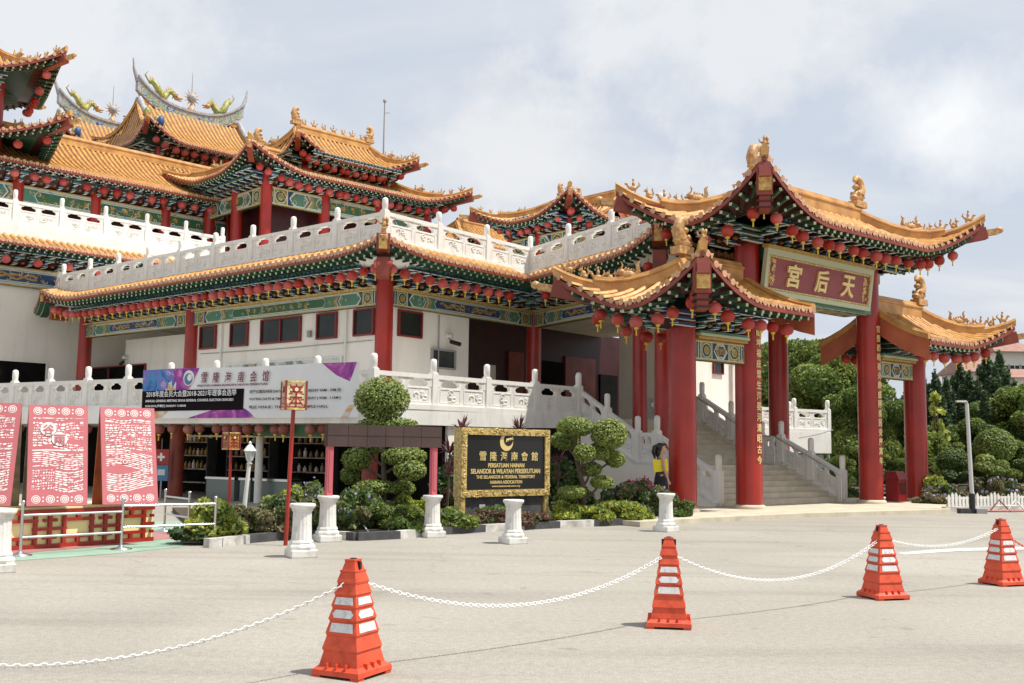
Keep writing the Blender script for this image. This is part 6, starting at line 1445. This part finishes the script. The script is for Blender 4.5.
# ground sign spotlights in the bed
for i,(x,y,l) in enumerate(((468,513,'small black garden spotlight left of the sign foot'),(556,514,'small black garden spotlight right of the sign foot'))):
    q=G(x,y+5); b=MB(); b.tube([q,q+V((0,0,.2))],.02,'black',6); b.box(q+V((0,0,.27)),(.24,.08,.18),'black',rot=Matrix.Rotation(.5,3,'X')); single(b,'garden_spotlight',l,'spotlight',q,group='spotlights lighting the sign')
q=G(482,521); b=MB(); b.box(q+V((0,0,.27)),(.12,.05,.12),'paper'); b.tube([q,q+V((0,0,.22))],.012,'grey',5); single(b,'plant_marker','tiny white marker plate on a stake in front of the black sign','marker',q)
# ================================================================== PLANTS
def shrub(px0,px1,yt,yb,D,label,mats,n,size,name='shrub',cat='shrub',rag=.35,depth=None,group=None,flowers=None,core='leaf_b',pick=None,zb=.06):
    a,c=P(px0,yb,D),P(px1,yb,D); zt=Z((px0+px1)/2,yt,D); w=c.x-a.x; dp=depth or min(w,.9); cx=(a.x+c.x)/2; o=thing(name,label,cat,(cx,D,zb),0,group)
    h=zt-zb; rnd=random.Random(int(px0*7+yt)); bl=[]; yo=dp*.6; k=max(7,int(w/(.16+.10*h)))
    for i in range(k):
        x=-w/2+w*(i+rnd.uniform(.2,.8))/k; e=1-(abs(2*x/w))**4*.5; hh=h*rnd.uniform(1-rag,1.0)*e
        for lv in(.30,.72):
            rx=rnd.uniform(.11,.20)*(1+.3*h)*(1.25 if lv<.5 else 1); bl.append(((x+rnd.uniform(-.08,.08),yo+rnd.uniform(-.35,.35)*dp*(1 if lv<.5 else .7),hh*lv),(rx,min(rx*1.1,dp*.5),hh*.30)))
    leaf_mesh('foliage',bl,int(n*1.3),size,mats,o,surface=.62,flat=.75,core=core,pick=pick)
    if flowers:
        fm,fn=flowers; fb2=[((c_[0],c_[1],c_[2]+r_[2]*.35),(r_[0]*1.05,r_[1],r_[2]*.85)) for c_,r_ in bl]; leaf_mesh('blossoms',fb2,fn,size*.95,[fm],o,surface=1.0,flat=.8,elong=1.0)
    for x in np.linspace(-w*.3,w*.3,3): s=MB(); s.tube([(x,yo,0),(x+.03,yo,h*.5)],[.02,.008],'bark',5); s.build('stem',o,local=True)
    return o
GRN=['leaf_a','leaf_b','leaf_c']
shrub(193,222,497,548,15.9,'bright yellow green shrub at the left tip of the planter',['lime_a','lime_b','leaf_c'],2600,.030,depth=.6)
shrub(176,204,528,549,15.8,'low dark purple green shrub beside the metal barrier',['leaf_b','cord','leaf_b'],1300,.026,rag=.5)
shrub(203,290,504,546,16.6,'brownish hedge clump of fine twigs in front of the lamp post',['olive_leaf','leaf_b','leaf_a','olive_leaf'],8500,.024,name='hedge',cat='hedge',rag=.25,depth=.9,pick=[.45,.25,.2,.1])
shrub(226,300,496,528,18.6,'purple flowering bush behind the brownish hedge',['leaf_a','leaf_b','olive_leaf'],4200,.028,flowers=('flower_p',90),rag=.5)
shrub(268,300,484,512,20.5,'yellow green shrub beside the tall red pole',['lime_a','lime_b','leaf_c'],2000,.03,rag=.4)
shrub(292,338,482,540,17.2,'leggy purple flowering bush between the red pole and plinth',['leaf_a','leaf_b','olive_leaf'],3800,.030,flowers=('flower_p',120),rag=.55)
shrub(337,372,484,528,18.5,'leggy purple flowering bush behind the left board post',['leaf_a','leaf_b','olive_leaf'],2600,.030,flowers=('flower_p',70),rag=.6)
shrub(338,427,505,531,17.6,'clipped mixed green hedge running under the brown board',['leaf_a','leaf_b','leaf_c','olive_leaf'],8500,.026,name='hedge',cat='hedge',rag=.15,depth=1.0,pick=[.4,.25,.2,.15])
shrub(345,440,493,510,19.6,'yellow green border hedge under the cloud pruned tree',['lime_a','lime_b','leaf_c'],5200,.03,name='hedge',cat='hedge',rag=.35,depth=.7)
shrub(437,469,508,527,18.4,'low bright green clipped shrub left of the black sign',['leaf_c','leaf_a','lime_b'],2200,.028,rag=.3)
shrub(470,545,507,524,19.4,'reddish brown ground shrub in front of the black sign',['red_leaf','olive_leaf','leaf_b'],3800,.026,name='shrub',rag=.4,pick=[.5,.3,.2])
shrub(486,506,501,517,20.0,'small green shrub rising above the reddish plants',['leaf_a','leaf_c','leaf_b'],900,.03,rag=.4)
shrub(558,604,500,523,20.6,'bright yellow green mound shrub right of the black sign',['lime_a','leaf_c','leaf_a'],4200,.028,rag=.3,depth=1.0)
shrub(598,652,499,520,21.0,'long bright green mound shrub in front of the pruned trees',['lime_a','leaf_c','leaf_a'],4800,.028,rag=.3,depth=1.0)
shrub(556,600,488,505,23.0,'mid green low shrub behind the yellow green mounds',['leaf_a','leaf_b','leaf_c'],1800,.03,rag=.3)
shrub(610,650,480,502,22.6,'grey green bush with sparse flowers below the side stair',['leaf_b','olive_leaf','leaf_a'],2400,.03,flowers=('flower_p',25),rag=.4)
shrub(628,655,477,500,23.6,'pink flowering bush behind the walking woman',['leaf_b','leaf_a'],1400,.03,flowers=('flower_m',700),rag=.2,name='flowering_bush')
shrub(640,694,484,519,22.0,'loose green bush with purple flowers behind the plinth by the gate column',['leaf_a','leaf_b','olive_leaf'],4200,.030,flowers=('flower_p',60),rag=.55)
# planting behind the bed
shrub(436,476,450,512,23.6,'dark leafy backdrop shrub left of the black sign',['leaf_b','leaf_b','cord'],4200,.045,rag=.3)
shrub(540,575,448,512,25.2,'dark leafy backdrop shrub right of the black sign',['leaf_b','leaf_a','leaf_b'],3800,.045,rag=.3)
def cordyline(px,yb,yt,D,label,n=34):
    q=P(px,yb,D); zt=Z(px,yt,D); h=zt-.05; o=thing('cordyline_plant',label,'plant',(q.x,D,.05),0,'purple leaved cordylines behind the sign'); b=MB(); b.tube([(0,0,0),(.04,0,h*.85)],[.03,.02],'bark',6); b.build('stem',o,local=True)
    b=MB(); rnd=random.Random(px)
    for z0,k in((h*.82,n),(h*.55,n//2)):
        for i in range(k):
            a=rnd.uniform(0,6.28); L=rnd.uniform(.3,.5); el=rnd.uniform(.1,1.3); d=V((math.cos(a)*math.cos(el),math.sin(a)*math.cos(el),math.sin(el))); s=V((-math.sin(a),math.cos(a),0))*.022; p0=V((.03,0,z0)); p1=p0+d*L*.6; p2=p0+d*L-V((0,0,L*.25*math.cos(el)))
            b.add([p0-s*.4,p0+s*.4,p1+s,p1-s,p2],[(0,1,2,3),(3,2,4)],'cord')
    b.build('leaves',o,local=True)
cordyline(459,505,414,23.2,'purple cordyline with spiky leaves above the left corner of the sign'); cordyline(517,505,414,24.6,'purple cordyline with spiky leaves poking up behind the middle of the sign'); cordyline(447,510,440,22.8,'shorter purple cordyline left of the sign frame'); cordyline(557,505,452,24.6,'purple cordyline half hidden right of the sign',20)
def topiary(px,yb,D,pads,label,leaf=('leaf_c','leaf_a','leaf_c'),name='topiary_tree',size=.020,dens=3400,zb=.08,branch=True,group=None):
    q=P(px,yb,D); o=thing(name,label,'topiary',(q.x,D,zb),0,group); inv=V((q.x,D,zb)); C=[]
    for (x,y,rx,ry,dy) in pads:
        c=P(x,y,D+dy); k=(D+dy)/F; C.append((c-inv,(rx*k*1.08,rx*k*.95,ry*k*1.10)))
    tb=MB(); rnd=random.Random(int(px)); top=max(C,key=lambda t:t[0].z)[0]
    tr=[V((0,0,0)),V((rnd.uniform(-.1,.1),0,top.z*.35)),V((top.x*.5+rnd.uniform(-.08,.08),top.y*.5,top.z*.65)),top]; tb.tube(tr,[.06,.05,.04,.03],'bark',8)
    if branch:
        for c,r in C:
            if c is top: continue
            s=min(max(.05,c.z-.35),top.z*.9); f=s/top.z; j=tr[0].lerp(tr[1],f/.35) if f<.35 else tr[1].lerp(tr[2],(f-.35)/.3) if f<.65 else tr[2].lerp(tr[3],(f-.65)/.35)
            tb.tube([j,(j+c)/2+V((0,0,-.05)),c],[.03,.024,.018],'bark',6)
    tb.build('trunk',o,local=True)
    for c,r in C:
        # dome shaped pads: flat-ish underside
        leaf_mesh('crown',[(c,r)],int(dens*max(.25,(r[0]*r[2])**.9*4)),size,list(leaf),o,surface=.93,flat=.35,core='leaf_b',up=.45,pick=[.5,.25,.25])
    return o
topiary(383,512,20.0,[(382,399,25.5,20,0),(388,423,27,5.5,.1),(357,459,14,10.5,.2),(404,456,21,9,-.1),(410,470,15,9.5,-.4),(376,487,21,6.5,-.2),(350,475,9,8,.3),(403,488,11,7,.3),(368,448,12,7,.5)],'tall cloud pruned tree with a round ball crown behind the brown board')
topiary(583,512,21.3,[(575.5,426.5,17.5,9,0),(609,434,17,14,-.1),(584.5,453,10.5,8,-.4),(603,451.5,11.5,8,0),(615,459,9.5,7.5,.1),(565,440,13,9,.5),(591,469,10,6.5,.1),(602,482,11,6,-.1),(572,492,13,6,-.3)],'cloud pruned tree of many round pads right of the black sign',leaf=('leaf_c','lime_b','leaf_c'))
topiary(995,505,31.5,[(995,446,18.5,15.5,0),(985,460,8.5,5.5,-.5),(984,466,8.5,5,-.6),(1001,465,7.5,4.5,-.6),(996,471,7.8,4.5,-.8)],'large mushroom topiary with four small pads behind the picket fence',size=.026,group='mushroom topiaries')
topiary(953,505,32.5,[(953,461,15,12,0),(948,476,9,6,-.3),(961,477,8,6,-.3)],'smaller dark mushroom topiary left of the street light',leaf=('leaf_b','leaf_a','leaf_a'),size=.026,group='mushroom topiaries')
shrub(928,950,468,505,30.5,'bright lime shrub beside the right gate column',['lime_a','leaf_c','lime_b'],2200,.05,rag=.4)
shrub(975,1035,474,506,30.0,'broad purple flowering bush behind the picket fence',['olive_leaf','leaf_b','leaf_a'],5200,.045,flowers=('flower_p',260),rag=.25,depth=1.2)
shrub(930,972,482,508,29.4,'purple flowering bush left of the street light base',['olive_leaf','leaf_b','leaf_a'],3000,.045,flowers=('flower_p',110),rag=.35)
shrub(838,856,488,508,33,'low leafy shrub at the foot of the gate stair',['leaf_b','leaf_a','leaf_c'],1200,.05,rag=.4)
shrub(926,952,430,470,36.5,'drooping bright green bush behind the right gate column',['leaf_c','leaf_a','lime_b'],2600,.08,rag=.3,zb=.5)
# trees
def mktree(kind,seed,h,r,n,size,mats,label,loc,group='trees behind the temple'):
    rnd=random.Random(seed); o=thing({'con':'conifer_tree','broad':'leafy_tree'}[kind],label,'tree',loc,0,group); t=MB(); t.tube([(0,0,0),(.05,0,h*.5),(0,0,h*.92)],[h*.028,h*.018,.02],'bark',8)
    bl=[]
    if kind=='con':
        k=26
        for i in range(k):
            f=(i+.5)/k; z=h*(.10+.88*f); rr=r*.95*(1-f)**.6*rnd.uniform(.8,1.1)+.12
            for j in range(3 if f<.7 else 1):
                a=rnd.uniform(0,6.28); d=rr*.45; bl.append(((d*math.cos(a),d*math.sin(a),z),(rr*.62,rr*.62,h*.055+rr*.22)))
    else:
        for i in range(44):
            a=rnd.uniform(0,6.28); zz=rnd.uniform(.20,.92); d=r*rnd.uniform(.1,.9)*math.sqrt(max(.05,1-(2*abs(zz-.50))**2)); s=rnd.uniform(.20,.36)*r; c=V((d*math.cos(a),d*math.sin(a),h*zz)); bl.append((tuple(c),(s,s,s*.8)))
            if i<9: t.tube([(0,0,h*.3),(c.x*.5,c.y*.5,h*.3+(c.z-h*.3)*.6),c],[h*.014,h*.01,.02],'bark',6)
    t.build('trunk',o,local=True); leaf_mesh('crown',bl,n,size,mats,o,pick=[.45,.38,.17],surface=.40,flat=.80,elong=2.2 if kind=='con' else 1.5,up=.5 if kind=='con' else .25); return o
def place(px,ytop,D,src,label,baseh,rz=0,sx=1.0):
    q=P(px,440,D); h=Z(px,ytop,D); k=h/baseh; dup(src,(q.x,D,0),rz,scale=(k*sx,k*sx,k),label=label,group='trees behind the temple')
CA=mktree('con',3,10,1.55,36000,.085,['con_a','con_b','con_a'],'dark pointed conifer directly right of the end gate column',(P(935,440,52).x,52,0))
CA.scale=(Z(935,371,52)/10,)*3
for x,y,D,l,s in((961,362,56,'tall dark conifer, second right of the gate column',1.1),(978,379,50,'dark conifer in front between two taller conifers',.9),(988,350,58,'tallest dark conifer, behind the street light',1.0),(1002,352,60,'tall dark conifer right of the tallest one',1.1),(998,364,54,'dark conifer below the red roofed houses',.9),(1010,372,56,'narrow dark conifer left of the bright tree',.8),(908,385,54,'dark conifer mostly hidden by the end gate column',1.0),(945,395,47,'short dark conifer in front of the conifer row',1.1),(948,378,55,'dark conifer between the gate column and the tall group',1.1),(970,372,53,'dense conifer left of the tallest pair',1.2),(1018,380,50,'conifer low beside the right edge houses',1.1),(927,380,57,'conifer peeping out beside the end gate column',1.1),(985,392,46,'short conifer in front of the tallest one',1.2)): place(x,y,D,CA,l,10,rz=x*.7,sx=s)
BA=mktree('broad',5,8,3.3,46000,.085,['leaf_a','leaf_c','leaf_b'],'leafy green tree seen between the two tall gate columns',(P(838,440,50).x,50,0)); BA.scale=(Z(838,350,50)/8,)*3
for x,y,D,l,s in((812,338,58,'feathery tall tree beyond the white side terrace',.85),(858,385,46,'yellow green leafy tree behind the right tall gate column',.9),(893,400,44,'bright leafy tree between the right gate columns',.8),(1015,385,46,'broad bright leafy tree above the mushroom topiary',1.1),(1045,378,52,'leafy tree at the far right edge',1.1),(975,418,45,'dark leafy tree behind the street light',1.0),(935,425,44,'leafy tree low behind the conifers',1.1),(868,440,40,'low dark leafy tree beside the gate stair',1.2),(800,372,66,'distant leafy tree above the white side terrace',1.1),(776,340,72,'distant feathery tree seen beside the inner red column',.9),(840,455,37,'small leafy tree at the foot of the white terrace',1.1),(905,458,39,'small dense leafy tree behind the red litter bin',1.1),(1010,440,42,'dense leafy tree behind the large mushroom topiary',1.3)): place(x,y,D,BA,l,8,rz=x*.37,sx=s)
yp=mktree('broad',9,3.0,.45,420,.075,['lime_a','leaf_c'],'thin young sapling with bright leaves in front of the conifers',(P(937,440,38).x,38,0)); yp.scale=(1,1,Z(939,385,38)/3.0)
tl=MB(); b=None
bl=[((x,95+8*math.sin(x*.3),3.5),(6,5,4.2+1.2*math.sin(x))) for x in range(18,75,6)]
o=leaf_mesh('distant_foliage',bl,26000,.30,['con_a','leaf_b','leaf_a'],None,surface=.8,flat=.5); o['kind']='stuff'
# far houses
def house(px0,px1,yt,yb,D,label,roof_h=1.6,wins=3):
    a,c=P(px0,yb,D),P(px1,yb,D); z1=Z((px0+px1)/2,yt,D); o=thing('hillside_house',label,'house',((a.x+c.x)/2,D,0)); w=MB(); W=c.x-a.x; w.box(((a.x+c.x)/2,D+3,z1/2),(W,6,z1),'house_wall'); wl=w.build('wall',o)
    rm=MB(); x0,x1=a.x-.5,c.x+.5; y0,y1=D-.6,D+6.6; rm.add([V((x0,y0,z1)),V((x1,y0,z1)),V((x1,y1,z1)),V((x0,y1,z1)),V((x0+W*.25,D+3,z1+roof_h)),V((x1-W*.25,D+3,z1+roof_h))],[(0,1,5,4),(1,2,5),(2,3,4,5),(3,0,4),(0,3,2,1)],'house_roof'); rm.build('roof',o)
    for i in range(wins):
        for z in(z1-2.0,z1-5.0): window(wl,V((a.x,D-.02,0)),V((1,0,0)),V((0,-1,0)),W*(i+.5)/wins,1.3,z-.7,z+.7,2,frame='white',glass='glass_dark')
house(970,1000,372,440,98,'cream hillside house with a red roof nearest the gate roof tip'); house(1000,1034,352,440,104,'white hillside house with red roof touching the right edge'); house(1016,1050,378,440,90,'low cream house with red roof at the right edge',1.0,2)
# ================================================================== CAMERA, LIGHT, SKY
cd=bpy.data.cameras.new('camera'); co=bpy.data.objects.new('camera',cd); COL.objects.link(co); cd.sensor_width=36; cd.lens=36*F/1024; cd.clip_end=3000; cd.clip_start=.1
co.matrix_world=Matrix.Translation((0,0,H))@CM; S.camera=co
AZ,EL=math.radians(-10),math.radians(64)
sd_=V((math.cos(AZ)*math.cos(EL),math.sin(AZ)*math.cos(EL),math.sin(EL)))
ld=bpy.data.lights.new('sun','SUN'); ld.energy=3.8; ld.angle=math.radians(1.0); ld.color=(1.0,.955,.88); lo=bpy.data.objects.new('sun',ld); COL.objects.link(lo); lo.rotation_euler=sd_.to_track_quat('Z','Y').to_euler(); lo.location=(20,-10,40)
wd=bpy.data.worlds.new('World'); S.world=wd; wd.use_nodes=True; N=wd.node_tree.nodes; Lk=wd.node_tree.links; bg=N['Background']
sky=N.new('ShaderNodeTexSky'); sky.sky_type='NISHITA'; sky.sun_disc=False; sky.sun_elevation=EL; sky.sun_rotation=math.pi/2-AZ; sky.dust_density=2.5; sky.air_density=1.2
bg.inputs['Strength'].default_value=.10
tc=N.new('ShaderNodeTexCoord'); sp_=N.new('ShaderNodeSeparateXYZ'); Lk.new(tc.outputs['Generated'],sp_.inputs[0])
# project the view direction on a cloud plane
mx=N.new('ShaderNodeMath'); mx.operation='MAXIMUM'; mx.inputs[1].default_value=.02; Lk.new(sp_.outputs['Z'],mx.inputs[0])
ad=N.new('ShaderNodeMath'); ad.operation='ADD'; ad.inputs[1].default_value=.18; Lk.new(mx.outputs[0],ad.inputs[0])
dv=N.new('ShaderNodeVectorMath'); dv.operation='DIVIDE'; cb_=N.new('ShaderNodeCombineXYZ')
for i in range(3): Lk.new(ad.outputs[0],cb_.inputs[i])
Lk.new(tc.outputs['Generated'],dv.inputs[0]); Lk.new(cb_.outputs[0],dv.inputs[1])
def wn(scale,det,dist,off):
    mp=N.new('ShaderNodeMapping'); mp.inputs['Location'].default_value=off; mp.inputs['Scale'].default_value=(1,1.5,1); Lk.new(dv.outputs[0],mp.inputs[0]); n=N.new('ShaderNodeTexNoise'); n.inputs['Scale'].default_value=scale; n.inputs['Detail'].default_value=det; n.inputs['Distortion'].default_value=dist; n.inputs['Roughness'].default_value=.55; Lk.new(mp.outputs[0],n.inputs['Vector']); return n
def wr_(n,a,c,c0,c1):
    r=N.new('ShaderNodeValToRGB'); e=r.color_ramp.elements; e[0].position=a;e[1].position=c;e[0].color=c0+(1,);e[1].color=c1+(1,); Lk.new(n.outputs['Fac'],r.inputs['Fac']); return r
base=wr_(wn(.55,7,.4,(2.3,.7,0)),.34,.64,(.0,.0,.0),(1,1,1))   # thin veil
det_=wr_(wn(1.6,8,.5,(5.1,3.7,1)),.40,.68,(4.7,5.05,5.65),(6.3,6.4,6.45))
big=wr_(wn(.8,6,.2,(1.1,4.4,0)),.46,.60,(.0,.0,.0),(1,1,1))
m1=N.new('ShaderNodeMix'); m1.data_type='RGBA'; m1.inputs[6].default_value=(4.3,5.0,6.1,1); 
h1=N.new('ShaderNodeMix'); h1.data_type='RGBA'; h1.inputs[0].default_value=.82; Lk.new(sky.outputs[0],h1.inputs[6]); h1.inputs[7].default_value=(4.55,5.0,5.7,1)
mul=N.new('ShaderNodeMath'); mul.operation='MULTIPLY'; mul.inputs[1].default_value=.85; Lk.new(base.outputs[0],mul.inputs[0])
Lk.new(mul.outputs[0],m1.inputs[0]); Lk.new(h1.outputs[2],m1.inputs[6]); Lk.new(det_.outputs[0],m1.inputs[7])
def cumulus(px,py,rad,amp,prev,col):
    d=ray(px,py).normalized(); sb=N.new('ShaderNodeVectorMath'); sb.operation='SUBTRACT'; sb.inputs[1].default_value=tuple(d); nv=N.new('ShaderNodeVectorMath'); nv.operation='NORMALIZE'; Lk.new(tc.outputs['Generated'],nv.inputs[0]); Lk.new(nv.outputs[0],sb.inputs[0])
    sc2=N.new('ShaderNodeVectorMath'); sc2.operation='MULTIPLY'; sc2.inputs[1].default_value=(1,1,1.5); Lk.new(sb.outputs[0],sc2.inputs[0]); ln=N.new('ShaderNodeVectorMath'); ln.operation='LENGTH'; Lk.new(sc2.outputs[0],ln.inputs[0])
    nz=N.new('ShaderNodeTexNoise'); nz.inputs['Scale'].default_value=11; nz.inputs['Detail'].default_value=8; nz.inputs['Roughness'].default_value=.6; Lk.new(nv.outputs[0],nz.inputs['Vector'])
    a_=N.new('ShaderNodeMath'); a_.operation='MULTIPLY_ADD'; a_.inputs[1].default_value=-amp; Lk.new(nz.outputs['Fac'],a_.inputs[0]); Lk.new(ln.outputs['Value'],a_.inputs[2])
    r_=N.new('ShaderNodeMapRange'); r_.inputs[1].default_value=rad-amp*.5+.05; r_.inputs[2].default_value=rad-amp*.5-.05; Lk.new(a_.outputs[0],r_.inputs[0]); r_.inputs[4].default_value=.75
    x=N.new('ShaderNodeMix'); x.data_type='RGBA'; x.inputs[7].default_value=col; Lk.new(r_.outputs[0],x.inputs[0]); Lk.new(prev,x.inputs[6]); return x.outputs[2]
o_=cumulus(955,120,.05,.20,m1.outputs[2],(7.6,7.6,7.5,1)); o_=cumulus(700,10,.12,.40,o_,(6.2,6.3,6.4,1)); o_=cumulus(520,160,.08,.35,o_,(6.2,6.25,6.3,1)); o_=cumulus(60,30,.10,.40,o_,(6.3,6.4,6.5,1))
Lk.new(o_,bg.inputs['Color'])
vs=S.view_settings; vs.view_transform='Standard'; vs.look='None'; vs.gamma=1; vs.exposure=0.50
S.render.engine='CYCLES'; S.cycles.max_bounces=6; S.cycles.diffuse_bounces=4; S.cycles.transparent_max_bounces=4; S.cycles.use_denoising=True; S.cycles.sample_clamp_indirect=8
